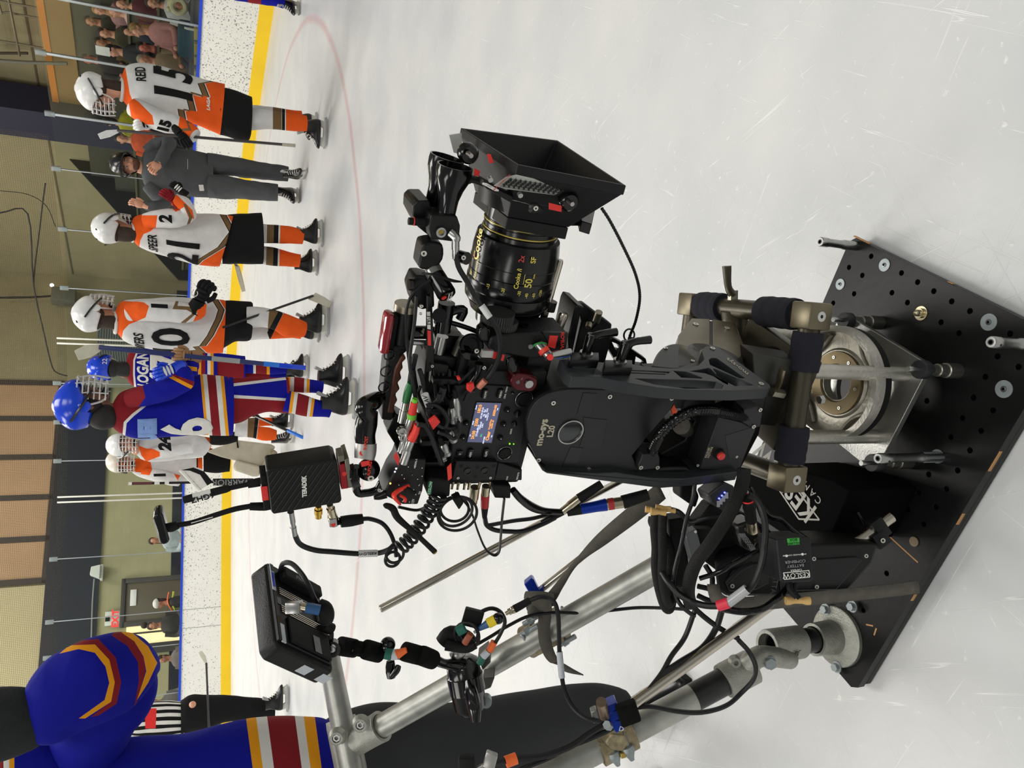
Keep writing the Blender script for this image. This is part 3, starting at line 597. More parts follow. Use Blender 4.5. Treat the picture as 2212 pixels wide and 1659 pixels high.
for t in (.2, 1.3, 2.4, 3.5, 4.6, 5.7):
    ringscrew(bp, RC+AV*cos(t)*R_*.45+SV*sin(t)*R_*.45+ZV*.002, ZV, .004, 'flange_screw')
for t0 in (.1, 1.67, 3.24, 4.81):       # curved webs cast in the ring floor
    MB().tube([RC+(AV*cos(t0+q*.28)+SV*sin(t0+q*.28))*R_*(.66+.2*abs(q-1.5)/1.5)+ZV*.0 for q in range(4)], .0035, 8, 6).build('cast_web', M('cast_aluminium'), bp)
for a_, s_ in ((-.428, -.84), (-.556, -.84), (-.428, -.985), (-.556, -.985)):
    MB().cyl(RG(a_, s_, pz), RG(a_, s_, .33), .0125, seg=28).build('riser_post', ALU(), bp)
MB().box(RG(-.49, -.912, .335), AV*.085, SV*.085, ZV*.012, .004).build('top_plate', BRD(), bp)
# ---- bronze tube frame of the head, yawed on its plate
ZF = .345; E1 = (G(1750, 680, ZF)-G(1700, 1028, ZF)); E1.z = 0; len1 = E1.length; E1.normalize(); E2 = V((-E1.y, E1.x, 0))
B1, B2 = G(1700, 1030, ZF), G(1752, 682, ZF); B3 = G(1498, 658, ZF)
E2 = (B3-B2).normalized(); E1 = V((E2.y, -E2.x, 0)); E1 = E1 if E1.dot(B2-B1) > 0 else -E1
fr = thing('tube_cradle', 'bronze-grey tube frame with square corner blocks and navy foam sleeves around the head', 'frame', V((RC.x, RC.y, ZF)))
B4 = B1+(B3-B2)
for A_, B_ in ((B1, B2), (B2, B3), (B3, B4), (B4, B1)): MB().cyl(A_, B_, .0172, seg=36).build('frame_tube', BRD(), fr)
for i, b_ in enumerate((B1, B2, B3, B4)):
    bl = MB().box(b_, E1*.0215, E2*.0215, ZV*.0225, .003).build('corner_block', BRZ(), fr)
    n_ = -E2; MB().lathe(b_+n_*.0215, n_, [(0, .008), (.0012, .008), (.0012, .003), (-.001, .0035)], 24, False).build('cap_screw', M('white_screw_cap', (206, 206, 202), .4, .4), bl)
    MB().cyl(b_+n_*.0216, b_+n_*.0222, .0032, seg=6).build('hex_socket', BLK(), bl)
foam = M('navy_foam_sleeve', (24, 25, 36), .95, 0, .1, 80, .6, 700)
def sleeve(A_, B_, t0, t1, r=.0245):
    d = B_-A_; n = 8; MB().tube([A_+d*(t0+(t1-t0)*i/n) for i in range(n+1)], [r*(.97 if i in (0, n) else 1+.02*sin(i*2.3)) for i in range(n+1)], 32, 3).build('foam_sleeve', foam, fr)
sleeve(B1, B2, .1, .32); sleeve(B1, B2, .665, .9); sleeve(B2, B3, .1, .36, .026); sleeve(B2, B3, .7, .92, .026)
pc = B2.lerp(B3, .62)
MB().tube([pc-E1*.0+ZV*.0, pc-E1*.03-ZV*.01, pc-E1*.07+ZV*.0], [.022, .024, .028], 20, 3).build('tee_casting', BRD(), fr)
lv = MB(); pl_ = pc+E1*.024+ZV*.004; lv.cyl(pc, pl_+E1*.008, .009, seg=6); lv.build('lever_nut', M('lever_nut', (150, 146, 132), .35, .9), fr)
lv = MB(); lv.tube([pl_+ZV*.0, pl_+ZV*.012+E1*.015, pl_+ZV*.02+E1*.05], [.0095, .0075, .0095], 12, 4, flat=.8); lv.build('clamp_lever', BRD(), fr)
# octagonal clamp block and yoke around the pan barrel
oc = thing('clamp_block', 'split octagonal bronze clamp block gripping the black head', 'clamp', RG(-.45, -.9, .45))
op = [(300, 590), (515, 598), (515, 795), (490, 795), (250, 900), (215, 985), (120, 1010), (135, 890), (145, 790)]
OA = -.425
def PA(x, y, a=OA): return LA(1440+x/5.53, 580+y/5.53, a)
MB().prism([PA(*q) for q in [(300, 592), (520, 600), (520, 1000), (300, 1200), (130, 1200), (133, 890), (143, 790)]], -AV*.045).build('left_half', BRZ(), oc, bev=.0015)
MB().prism([PA(*q) for q in [(552, 604), (820, 648), (925, 905), (905, 1240), (700, 1300), (552, 1000)]], -AV*.045).build('right_half', BRZ(), oc, bev=.0015)
MB().box(PA(536, 760)-AV*.02, AV*.018, (PA(552, 700)-PA(520, 700))*.5, (PA(536, 600)-PA(536, 900))*.5).build('split_gap', BLK(), oc)
for x, y in ((347, 672), (720, 718)): ringscrew(oc, PA(x, y)+AV*.0005, AV, .0068, 'clamp_screw')
MB().cyl(RG(-.47, -.9, .347), RG(-.47, -.9, .43), .05, .04, 40).build('column', BLK(), oc)
wb_ = MB(); PS(wb_, C4, [(612, 770), (870, 810), (870, 1210), (650, 1190)], -.845, .035); wb_.build('housing', M('dark_olive_housing', (44, 43, 39), .5), oc, bev=.002)
lv2 = MB(); lv2.tube([CB(1290, 1480, -.835), CB(1340, 1380, -.83), CB(1365, 1280, -.83), CB(1390, 1200, -.83)], [.006, .006, .0075, .007], 10, 4, flat=.5); lv2.build('clamp_lever', BRZ(), oc)
MB().cyl(CB(1250, 1475, -.835), CB(1385, 1500, -.835), .008, seg=6).build('lever_nut', M('lever_nut'), oc)
MB().cyl(CB(1820, 1570, -.8), CB(1865, 1560, -.8), .007, seg=6).build('hex_bolt', CHR(), oc)
# ---- remote head
rh = thing('remote_head', 'black two-arm remote camera head with a rounded side cover and slotted front plate', 'camera head', RG(-.5, -.88, .45))
AP = -.41
def F3(x, y, a=AP): return LA(1100+x/3.687, 640+y/3.687, a)
outl = [(400, 505), (500, 497), (900, 545), (1290, 575), (1420, 575), (1510, 548), (1555, 500), (1535, 430), (1560, 402), (1610, 393), (1660, 405), (1850, 540), (2070, 700), (2082, 722), (2060, 738), (1800, 752), (1450, 746), (1200, 730), (900, 682), (700, 642), (500, 642), (455, 610)]
hl = [[(495, 568), (690, 578), (765, 626), (560, 618)], [(930, 585), (1275, 600), (1275, 606), (930, 592)], [(930, 604), (1245, 618), (1245, 624), (930, 611)],
      [(1305, 592), (1410, 600), (1540, 648), (1530, 655), (1370, 646)], [(1440, 597), (1590, 570), (1605, 580), (1680, 655), (1560, 612)],
      [(1592, 505), (1612, 490), (1650, 492), (1880, 652), (1835, 652), (1600, 545)], [(1620, 575), (1640, 578), (1740, 620), (1950, 708), (1800, 714), (1690, 662)],
      [(1005, 655), (1500, 668), (1650, 680), (1705, 708), (1695, 736), (1400, 734), (1150, 700)]]
MB().prism([F3(*q) for q in outl], -AV*.016, [[F3(*q) for q in h] for h in hl]).build('front_plate', GRY(), rh, bev=.0014)
MB().prism([F3(x, y, AP-.013) for x, y in [(480, 560), (1300, 590), (1600, 480), (1990, 700), (1750, 740), (1400, 738), (900, 670)]], -AV*.006).build('plate_web', BLK(), rh, smooth=False)
for x, y in ((1618, 420), (2005, 702)): ringscrew(rh, F3(x, y)+AV*.0006, AV, .0055)
text('plate_lettering', 'mo-sys', .0175, F3(1815, 560)+AV*.0006, (F3(1725, 495)-F3(1900, 625)), (F3(1790, 600)-F3(1850, 510)), M('silver_print', (178, 172, 150), .4), rh)
# far arm seen past the front plate and the cross arm with open ribs
fa = MB(); fa.prism([LS(1100+x/3.687, 640+y/3.687, -.97) for x, y in [(760, 370), (830, 330), (900, 370), (1090, 500), (1105, 560), (1000, 590), (850, 520)]], -SV*.014, [[LS(1100+x/3.687, 640+y/3.687, -.97) for x, y in h] for h in ([(820, 365), (870, 385), (900, 440), (850, 430)], [(1010, 480), (1085, 530), (1080, 555), (1000, 545)])]); fa.build('far_bracket', BLK(), rh, bev=.001)
# side cover with rounded end and the thick body behind it
cov = [(142, 1000), (175, 900), (240, 820), (340, 765), (480, 740), (700, 742), (960, 770), (1330, 815), (1290, 900), (1100, 1120), (980, 1270), (1030, 1385), (850, 1400), (550, 1405), (330, 1388), (215, 1290), (150, 1140)]
def rnd(p_, k=4, T=None): 
    v = [V((x, y, 0)) for x, y in p_]; return [(q.x, q.y) for q in cat(v+[v[0]], k)[:-1]]
cv_ = MB(); PS(cv_, C3, rnd(cov[:7], 3)[:18]+cov[7:], -.795, .008); cv_.build('side_cover', M('cover_black', (33, 34, 36), .42, 0, .05, 30, .1, 800, .35), rh, bev=.0012)
bd_ = MB(); PS(bd_, C3, cov, -.804, .105); bd_.build('gear_housing', M('housing_black', (20, 21, 22), .4, 0, .06, 30, spec=.35), rh, bev=.004)
for q in ((350, 848), (800, 798), (1292, 812), (232, 1303), (632, 1376)): ringscrew(rh, C3(*q, -.7945), SV)
for q in ((1047, 1362), (1180, 1362)): ringscrew(rh, C3(*q, -.786), SV)
for q in ((1998, 903), (1945, 1036)): ringscrew(rh, C3(*q, -.786), SV)
for q in ((1500, 1345), (1810, 1276)): ringscrew(rh, C3(*q, -.7925), SV, .003)
cc_ = C3(485, 1078, -.7945); MB().lathe(cc_, SV, [(0, .0195), (.0025, .0195), (.0025, .0178), (-.002, .017)], 48, False).build('axis_ring', CHR(), rh); MB().cyl(cc_-SV*.002, cc_-SV*.0005, .0172, seg=40).build('axis_glass', M('axis_glass', (70, 72, 74), .08, .6), rh)
rp = M('relief_black', (30, 31, 33), .3, spec=.35)
for q in ([(590, 770), (700, 775), (640, 960), (540, 940)], [(590, 965), (780, 985), (730, 1200), (560, 1200), (600, 1080)], [(490, 1200), (590, 1210), (520, 1395), (410, 1385)]):
    m_ = MB(); PS(m_, C3, q, -.7942, .0012); m_.build('cover_relief', rp, rh, smooth=False)
xd = (C3(250, 1080)-C3(280, 1180)).normalized(); xd = C3(290, 985)-C3(240, 1190); xd.normalize(); yd = SV.cross(xd); sp_ = M('silver_print')
yd = yd if yd.z > 0 else -yd
text('cover_lettering', 'mo-sys', .0152, C3(258, 1085, -.7944), xd, yd, sp_, rh, bold=.0005); text('cover_lettering', 'L20', .0128, C3(334, 1076, -.7944), xd, yd, sp_, rh, bold=.0003)
# lower part: recess, release box, hose clamps, rear plate
lo = MB(); PS(lo, C3, [(1340, 830), (2050, 800), (1990, 1100), (1830, 1400), (1480, 1400), (1200, 1260), (1400, 1150), (1480, 1000)], -.83, .12); lo.build('lower_housing', BLK(), rh, bev=.002)
rb = MB(); PS(rb, C3, [(1672, 962), (1850, 1000), (1960, 1060), (1835, 1385), (1520, 1380)], -.793, .04); rbo = rb.build('release_box', M('cover_black'), rh, bev=.0015)
bp_ = C3(1665, 1250, -.793); MB().lathe(bp_, SV, [(0, .0092), (.005, .0085), (.006, .007), (.006, .006)], 32).build('button_collar', BLM(), rh); MB().lathe(bp_, SV, [(.005, .0063), (.01, .0063), (.0112, .0052)], 32).build('release_button', M('button_red', (226, 62, 58), .45), rh)
text('button_lettering', 'RELEASE\nMOTORS', .005, C3(1590, 1245, -.7925), xd, yd, sp_, rh)
sp2 = MB(); PS(sp2, C3, [(1720, 1110), (1950, 1040), (1960, 1060), (1860, 1290), (1750, 1290)], -.7925, .001); sp2.build('box_relief', rp, rh, smooth=False)
for q in ([(1030, 1345), (1065, 1260), (1185, 1250), (1200, 1290), (1200, 1370), (1030, 1390)], [(1870, 900), (1990, 880), (2020, 930), (2000, 1040), (1940, 1055), (1860, 1010)]):
    m_ = MB(); PS(m_, C3, q, -.787, .03); m_.build('hose_clamp', M('cover_black'), rh, bev=.0015)
hs_ = [C3(*q) for q in [(1140, 1260, -.80), (1150, 1200, -.785), (1210, 1090, -.77), (1320, 985, -.765), (1450, 915, -.765), (1600, 905, -.77), (1740, 930, -.78), (1880, 960, -.795)]]
MB().tube(hs_, .0082, 16, 8, rib=.0045).build('corrugated_hose', BLG(), rh)
gs = MB(); gs.cyl(C3(1370, 1030, -.83), C3(1430, 1070, -.85), .014, seg=24); gs.build('bearing_end', M('worn_steel', (150, 146, 136), .4, .9, .2, 80), rh)
m_ = MB(); PS(m_, C3, [(1290, 900), (1312, 862), (1345, 930), (1310, 960)], -.80, .004); m_.build('orange_tab', M('orange_tab', (236, 80, 28), .5), rh)
rp_ = MB(); PS(rp_, C3, [(245, 1350), (300, 1395), (700, 1412), (850, 1405), (1130, 1450), (1400, 1455), (1825, 1395), (1800, 1465), (1500, 1505), (1200, 1530), (800, 1478), (300, 1412), (265, 1390)], -.782, .19); rp_.build('rear_plate', GRY(), rh, bev=.0014)
rs_ = MB(); PS(rs_, C3, [(1190, 1370), (1420, 1365), (1470, 1400), (1460, 1440), (1150, 1440)], -.80, .1); rs_.build('rear_rib', BLK(), rh, bev=.004)
# pan barrel behind the front plate (right of it as the photo lies)
m_ = MB(); m_.prism([F3(x, y, -.425) for x, y in rnd([(1130, 560), (1180, 450), (1250, 390), (1350, 375), (1460, 420), (1540, 500), (1560, 560), (1350, 580)], 4)], -AV*.07); m_.build('drum_housing', BLK(), rh, bev=.003)
for q in ((1248, 415), (1460, 518)): ringscrew(rh, F3(*q, -.4245), AV, .0042)
m_ = MB(); m_.lathe(F3(1600, 590, -.45), AV, [(0, .05), (.02, .05), (.025, .045), (.025, .025), (.015, .025)], 48); m_.build('bearing_collar', M('collar_black', (48, 50, 52), .35), rh)
# ratchet levers on the front plate
for x, y, dx, dy in ((590, 500, 190, -165), (858, 560, 180, -160)):
    k_ = MB(); b0 = F3(x-5, y+40, AP); k_.box(b0+AV*.006, AV*.006, (F3(x+80, y+40)-b0).normalized()*.022, (F3(x-5, y+75)-b0).normalized()*.013, .001); ko = k_.build('slider_block', BLK(), rh)
    k2 = MB(); q0 = F3(x+5, y+20, AP+.0); q1 = q0+AV*.038; k2.tube([q0+AV*.01, q1], [.0062, .0072], 16, 1); k2.tube([q1-AV*.003, q1+AV*.004-ZV*.014, q1+AV*.008-ZV*.036], [.0062, .005, .0058], 12, 4); k2.lathe(q1, AV, [(0, .0072), (.003, .006), (.003, .003), (.001, .003)], 18); k2.build('ratchet_lever', BLG(), rh)
    MB().cyl(q0+AV*.008, q0+AV*.014, .0092, seg=20).build('lever_stud', CHR(), rh)
MB.rs = .65
# ---- cinema camera body
cb = thing('cinema_camera', 'black digital cinema camera with a lit side display and rows of buttons', 'camera', RG(-.52, -.87, .8))
SB = -.82; bodm = M('camera_black', (23, 24, 25), .48, 0, .06, 40, .15, 900, .3)
MB().box(RG(-.528, -.873, .862), AV*.092, SV*.05, ZV*.056, .004).build('body', bodm, cb)
fp = MB(); PS(fp, C2, [(815, 860), (960, 840), (1440, 868), (1560, 900), (1500, 1100), (1420, 1593), (770, 1600), (790, 1200)], SB, .006); fp.build('side_panel', M('panel_black', (28, 29, 31), .48, 0, .05, 40, .12, 900, .3), cb, bev=.0012)
def quad_on(T, pts, s, nm, mat, par, th=.001, bev=0):
    m_ = MB(); PS(m_, T, pts, s, th); return m_.build(nm, mat, par, smooth=False, bev=bev)
lcd = quad_on(C2, [(1012, 1010), (1262, 1018), (1165, 1412), (918, 1400)], SB+.0012, 'display_bezel', BLG(), cb, .002)
quad_on(C2, [(1020, 1016), (1250, 1024), (1158, 1400), (928, 1392)], SB+.0018, 'display', M('lcd_glow', (52, 56, 80), .3, emit=(88, 92, 124), es=.75), lcd)
lx = (C2(1085, 1020)-C2(1000, 1395)).normalized(); ly = SV.cross(lx); ly = ly if ly.z > 0 else -ly
def lt(s_, x, y, sz, m_, sx=1): text('display_text', s_, sz*.78, C2(x, y, SB+.0022), lx, ly, m_, lcd, ext=.0001, sx=sx, bold=sz*.02)
LO, LW_ = M('lcd_orange', (250, 160, 70), .4, emit=(250, 160, 70), es=1), M('lcd_white', (210, 214, 240), .4, emit=(205, 210, 240), es=1)
lt('180.0', 1045, 1078, .0078, LO); lt('3200', 1015, 1205, .0078, LO); lt('24.00', 984, 1325, .0078, LO); lt('6000+00', 1190, 1092, .0062, LO); lt('Clear', 1125, 1335, .0085, LO)
lt('17:15:49:14', 1025, 1285, .0052, LW_); lt('Shutter', 1012, 1060, .003, LW_); lt('ISO/EI', 982, 1210, .003, LW_); lt('FPS', 956, 1330, .003, LW_)
lt('DC-IN 27.2V\nInt   Ext\nMIC   CH1', 1090, 1115, .0042, LW_); lt('S-Gamut3\n2.39:1', 1062, 1235, .0038, LW_); lt('X-OCN XT', 1122, 1150, .0032, LW_); lt('S-Log3/Cine\nInt.NR off', 1155, 1225, .0042, LO); lt('WB', 1217, 1080, .003, LW_); lt('ND', 1160, 1338, .003, LW_); lt('REC', 1060, 1330, .0036, M('lcd_green', (70, 190, 150), .4, emit=(60, 180, 140), es=.8)); lt('A001C003', 1085, 1375, .0034, LW_)
for (x, y) in ((885, 1345), (915, 1210), (1240, 1350), (1272, 1220), (1306, 1085)):
    c = C2(x, y, SB+.0005); k_ = MB().lathe(c, SV, [(0, .0068), (.001, .0068), (.001, .0056), (.0035, .005), (.0035, 0)], 24).build('button', BLM(), cb); MB().cyl(c+SV*.0034, c+SV*.0039, .0011, seg=10).build('button_dot', WHT(), k_)
def pill(x, y, s_, w_=.007, par=cb):
    c = C2(x, y, SB+.001); b_ = MB().box(c+SV*.001, lx*w_, ly*.0042, SV*.002, .0018).build('button', BLG(), par)
    if s_: text('button_print', s_, .0038, c+SV*.0033, lx, ly, WHT(), b_)
pill(1092, 928, 'HOME'); pill(1238, 925, 'MENU'); pill(850, 1495, '4', .0045); pill(950, 1500, 'USER', .008); pill(1100, 1495, 'CLIPS', .008)
text('panel_print', 'CINE  MENU', .0034, C2(1295, 920, SB+.0008), lx, ly, WHT(), cb); text('panel_print', 'LOCK', .0034, C2(1345, 1290, SB+.0008), lx, ly, WHT(), cb)
for x, y in ((1332, 1410), (1370, 1412)): MB().ell(C2(x, y, SB+.001), .0016 if x < 1350 else .0013, seg=12, rings=8).build('led', M('led_green', (130, 255, 40), .4, emit=(120, 255, 30), es=3), cb)
for x, y, r, nm in ((1285, 1500, .0135, 'record_button'), (1470, 985, .016, 'jog_dial')):
    k_ = MB().lathe(C2(x, y, SB+.0005), SV, [(0, r*1.1), (.003, r*1.1), (.0035, r*.95), (.002, r*.9), (.002, 0)], 36).build(nm, BLM(), cb); MB().torus(C2(x, y, SB+.0035), SV, r*.78, .0005).build('dial_ring', CHR(), k_)
for x, y, r in ((1375, 1215, .006), (1405, 1120, .0075), (1360, 925, .0035)): MB().lathe(C2(x, y, SB+.0005), SV, [(0, r), (.002, r), (.003, r*.6), (.003, 0)], 24).build('button', BLG(), cb)
# connector block under the display
xb = MB(); PS(xb, C7, [(1250, 420), (1640, 430), (1605, 600), (1205, 602)], SB+.009, .02); xbo = xb.build('audio_block', bodm, cb, bev=.001)
for x, y in ((1355, 515), (1515, 512)):
    MB().lathe(C7(x, y, SB+.0092), SV, [(0, .0085), (.001, .0085), (.001, .0068), (-.004, .0062), (-.004, 0)], 28).build('audio_socket', BLG(), xbo)
for x, y in ((1262, 575), (1567, 573)): ringscrew(xbo, C7(x, y, SB+.0095), SV, .004)
for x, y in ((1292, 462), (1600, 460), (1445, 475), (1425, 562)): MB().cyl(C7(x, y, SB+.009), C7(x, y, SB+.0096), .0042, seg=16).build('dark_hole', M('hole_black', (6, 6, 6), .8), xbo)
w1 = MB(); PS(w1, C7, [(1640, 432), (1870, 500), (1868, 605), (1605, 605)], SB+.003, .05); w1.build('side_extension', bodm, cb, bev=.002)
text('panel_print', 'REMOTE', .0034, C7(1828, 560, SB+.0035), lx, ly, WHT(), cb); text('panel_print', 'LAN', .0034, C7(1727, 580, SB+.0035), lx, ly, WHT(), cb)
bnc = M('nickel_bnc', (196, 184, 160), .25, 1, .12, 60)
for x, y in ((1215, 640), (1268, 645), (1330, 645), (1372, 645), (1470, 640), (1570, 640)):
    k_ = MB(); p = C7(x, y-30, SB-.005); k_.lathe(p, -AV+SV*.1, [(0, .0042), (.005, .0042), (.005, .0034), (.012, .0034), (.012, .0026)], 18); k_.build('bnc_socket', bnc, cb)
# plug-in cables on the rear edge
def conn(nm, T, pts, rs, ms, label, par=None):
    o = thing(nm, label, 'connector', T(*pts[0])) if par is None else None
    for i in range(len(pts)-1):
        MB().cyl(T(*pts[i]), T(*pts[i+1]), rs[i], seg=16).build('segment' if i else 'shell', ms[i], o or par)
    return o
# upper accessories: cage plates, distribution box
cg = thing('camera_cage', 'black cage rails and cheese plates wrapped round the top of the camera', 'camera cage', RG(-.5, -.87, .93))
k_ = MB(); k_.box(RG(-.51, -.875, .926), AV*.1, SV*.045, ZV*.006, .001); k_.build('top_plate', BLK(), cg)
k_ = MB(); PS(k_, C2, [(610, 560), (880, 570), (885, 625), (612, 632)], -.845, .02); k_.build('rod_bracket', BLG(), cg, bev=.001)
for a_ in (-.585, -.55, -.5, -.455): k2_ = MB(); k2_.box(RG(a_, -.83, .945), AV*.004, SV*.006, ZV*.02, .001); k2_.build('rib', BLK(), cg)
k_ = MB(); PS(k_, C2, [(545, 0), (590, 0), (610, 500), (615, 690), (560, 730), (520, 735), (545, 500)], -.835, .008); ro = k_.build('cheese_strip', BLK(), cg, bev=.001)
quad_on(C2, [(540, 150), (572, 148), (576, 318), (545, 312)], -.834, 'label_strip', WHT(), ro, .0004); quad_on(C2, [(546, 325), (578, 332), (580, 472), (550, 468)], -.834, 'red_label', RED(), ro, .0004)
text('label_print', 'TV-1', .007, C2(558, 232, -.8335), C2(558, 200, -.83)-C2(558, 260, -.83), ZV, BLK(), ro)
for x, y in ((490, 92), (590, 665), (480, 165)): ringscrew(cg, C2(x, y, -.832), SV, .004)
# side cover plates of the body behind the cables
for i, pl in enumerate(([(560, 610), (850, 640), (870, 800), (800, 1200), (770, 1590), (660, 1580), (570, 1400), (520, 1150), (500, 800)], [(470, 1240), (600, 1300), (700, 1560), (640, 1600), (420, 1560)], [(240, 1120), (330, 1180), (420, 1400), (330, 1560), (160, 1300)])):
    k_ = MB(); PS(k_, C2, pl, -.85-.004*i, .06-.015*i); k_.build('body_mass', BLK(), cg, bev=.002)
for i, (x0, y0, x1, y1) in enumerate([(600, 640, 760, 860), (700, 700, 850, 1000), (560, 560, 840, 700), (760, 660, 990, 860)]):
    k_ = MB(); PS(k_, C2, [(x0, y0), (x1, y0+20), (x1-40, y1), (x0-30, y1-20)], -.835-.004*i, .03); k_.build('side_bracket', BLK(), cg, bev=.002)
for x, y in ((825, 865), (885, 865)): ringscrew(cg, C2(x, y, -.829), SV, .0048)
pb = thing('distribution_box', 'black slab of power sockets with a red clip and white screw marks', 'power box', C7(780, 600, -.80))
k_ = MB(); PS(k_, C7, [(700, 470), (725, 400), (965, 405), (930, 700), (885, 830), (740, 830), (560, 740), (640, 560)], -.80, .04); k_.build('box', M('box_black', (17, 17, 18), .45, spec=.3), pb, bev=.002)
for x, y in ((795, 475), (855, 483), (925, 485), (735, 550), (830, 550), (757, 585), (883, 590), (925, 562), (706, 645), (895, 650), (900, 640), (865, 735), (740, 800), (805, 805), (845, 690)):
    MB().cyl(C7(x, y, -.7999), C7(x, y, -.7994), .0011, seg=8).build('white_mark', WHT(), pb)
for x, y in ((735, 545), (830, 550), (925, 555), (883, 585), (895, 640), (865, 715), (705, 640)): MB().cyl(C7(x-4, y-8, -.7999), C7(x-4, y-8, -.7995), .0022, seg=12).build('socket_hole', M('hole_black'), pb)
text('print', 'SERIAL-2', .0035, C7(865, 438, -.7995), lx, ly, WHT(), pb); text('print', '2V', .005, C7(905, 718, -.7995), lx, ly, WHT(), pb); text('print', '12V', .005, C7(840, 798, -.7995), lx, ly, WHT(), pb)
quad_on(C7, [(655, 380), (685, 335), (712, 400), (700, 465)], -.797, 'red_tag', RED(), pb, .001)
clip = MB(); clip.tube([C7(800, 650, -.795), C7(700, 700, -.79), C7(660, 750, -.785), C7(715, 825, -.79)], [.005, .0065, .0065, .004], 8, 5, flat=.7); clip.tube([C7(715, 740, -.79), C7(765, 770, -.788), C7(760, 800, -.788)], .0045, 8, 4, flat=.7); clip.build('red_clip', M('clip_red', (228, 52, 38), .35), pb)
MB().tube([C7(770, 680, -.79), C7(850, 730, -.785)], .006, 10, 1).build('clip_knob', BLM(), pb)
for x, y, c_, e in ((625, 630, (255, 190, 60), 8), (680, 490, (230, 235, 255), 4), (668, 520, (180, 190, 255), 3)): MB().ell(C7(x, y, -.80), .0018, seg=10, rings=6).build('led', M('led_%d' % x, c_, .4, emit=c_, es=e), pb)
gk = quad_on(C7, [(985, 615), (1025, 612), (1012, 735), (975, 735)], -.796, 'green_badge', M('badge_green', (36, 70, 56), .5), pb, .001)
k_ = MB(); PS(k_, C7, [(1000, 590), (1200, 600), (1190, 770), (1150, 760), (980, 765), (970, 640)], -.80, .04); k_.build('box_end', BLM(), pb, bev=.004)
text('badge_print', 'KESLOW', .0055, C7(1000, 672, -.7948), lx, ly, M('badge_mint', (150, 220, 180), .5), pb)
# top handle with wooden finger grip
th_ = thing('top_handle', 'black bar handle with a wavy dark wood finger grip on top of the camera', 'handle', C2(200, 800, -.87))
k_ = MB(); PS(k_, C2, [(165, 520), (240, 480), (345, 480), (350, 540), (300, 560), (225, 1120), (235, 1150), (200, 1195), (105, 1185), (125, 900)], -.855, .03); k_.build('bar', BLK(), th_, bev=.003)
wv = [(300, 570), (335, 575), (345, 600), (305, 640), (315, 690), (285, 730), (300, 790), (262, 830), (285, 890), (240, 940), (262, 1000), (225, 1060), (230, 1120), (165, 1120), (230, 700)]
k_ = MB(); PS(k_, C2, wv, -.853, .034); k_.build('wood_grip', M('dark_walnut', (84, 42, 26), .5, var=.35, vs=60), th_, bev=.004)
for x, y in ((185, 565), (150, 720), (130, 870)): MB().torus(C2(x, y, -.853), SV, .007, .0014).build('slot_ring', BLG(), th_)
k_ = MB(); PS(k_, C2, [(225, 470), (250, 250), (230, 100), (440, 110), (420, 240), (390, 470)], -.865, .0); k_.bm.free()
k_ = MB(); k_.cyl(C2(290, 480, -.87), C2(335, 130, -.87), .0215, seg=32); k_.build('rosette_arm', BLK(), th_); k_ = MB(); k_.cyl(C2(335, 130, -.87), C2(343, 70, -.87), .0228, seg=32); k_.build('steel_cap', M('cap_steel', (150, 142, 126), .35, .9, .1), th_)
k_ = MB(); k_.box(C2(185, 345, -.862), AV*.026, SV*.008, ZV*.007, .003); k_.build('clamp_back', BLM(), th_)
k_ = MB(); k_.box(C2(150, 340, -.858), AV*.028, SV*.011, ZV*.006, .005); k_.build('red_wing', M('translucent_red', (140, 20, 34), .15, 0, coat=.5), th_); k_ = MB(); k_.cyl(C2(120, 480, -.858), C2(130, 540, -.858), .006, seg=14); k_.build('wing_pin', CHR(), th_)
k_ = MB(); k_.cyl(C2(395, 345, -.86), C2(545, 345, -.86), .0135, seg=28); ko = k_.build('cross_tube', BLG(), th_)
k_ = MB(); k_.cyl(C2(370, 440, -.85), C2(550, 445, -.85), .0055, seg=18); k_.build('thin_rod', CHR(), th_)
text('tube_print', 'Kalu', .006, C2(500, 345, -.8505), lx, ly, M('silver_print'), th_)
# monitor arm with jointed knuckles (glossy) and wireless mount
am = thing('jointed_bracket', 'glossy black jointed arm with a silver knuckle carrying the transmitter box', 'arm', C7(400, 300, -.83))
k_ = MB(); k_.tube([C2(-20, 1140, -.83), C2(-60, 1060, -.83), C2(20, 1010, -.84), C2(70, 975, -.85), C2(110, 1000, -.85)], [.018, .018, .018, .014, .012], 20, 6); k_.build('upper_arm', BLG(), am)
k_ = MB(); k_.tube([C7(425, -60, -.845), C7(400, 60, -.84), C7(385, 170, -.835), C7(395, 260, -.83)], [.018, .022, .021, .02], 20, 4); k_.build('arm_tube', BLG(), am)
k_ = MB(); k_.cyl(C7(395, 370, -.835), C7(395, 370, -.8), .0, .0, 3); k_.bm.free()
k_ = MB(); k_.tube([C7(395, 250, -.83), C7(390, 330, -.825), C7(380, 400, -.82)], [.0215, .022, .02], 24, 4); k_.build('silver_knuckle', M('silver_paint', (170, 168, 164), .35, .6), am)
k_ = MB(); k_.ell(C7(420, 500, -.83), .0235); k_.build('ball_housing', BLG(), am)
for (s_, x, y, sz) in (('LAUPORST', 430, 490, .006), ('SUPOST', 395, 250, .006)): text('arm_print', s_, sz, C7(x, y, -.8143), lx, ly, M('print_red', (230, 60, 40), .5), am)
MB().cyl(C7(358, 345, -.816), C7(358, 345, -.814), .005, seg=16).build('red_dot', RED(), am); ringscrew(am, C7(408, 355, -.8145), SV, .007); quad_on(C7, [(345, 430), (420, 415), (432, 455), (355, 475)], -.8145, 'red_label', RED(), am)
k_ = MB(); k_.tube([C7(300, 470, -.83), C7(310, 700, -.83), C7(400, 720, -.83), C7(500, 690, -.83), C7(545, 620, -.83)], .0085, 12, 6); k_.build('yoke', BLG(), am); ringscrew(am, C7(440, 578, -.8145), SV, .009); ringscrew(am, C7(520, 690, -.82), SV, .005)
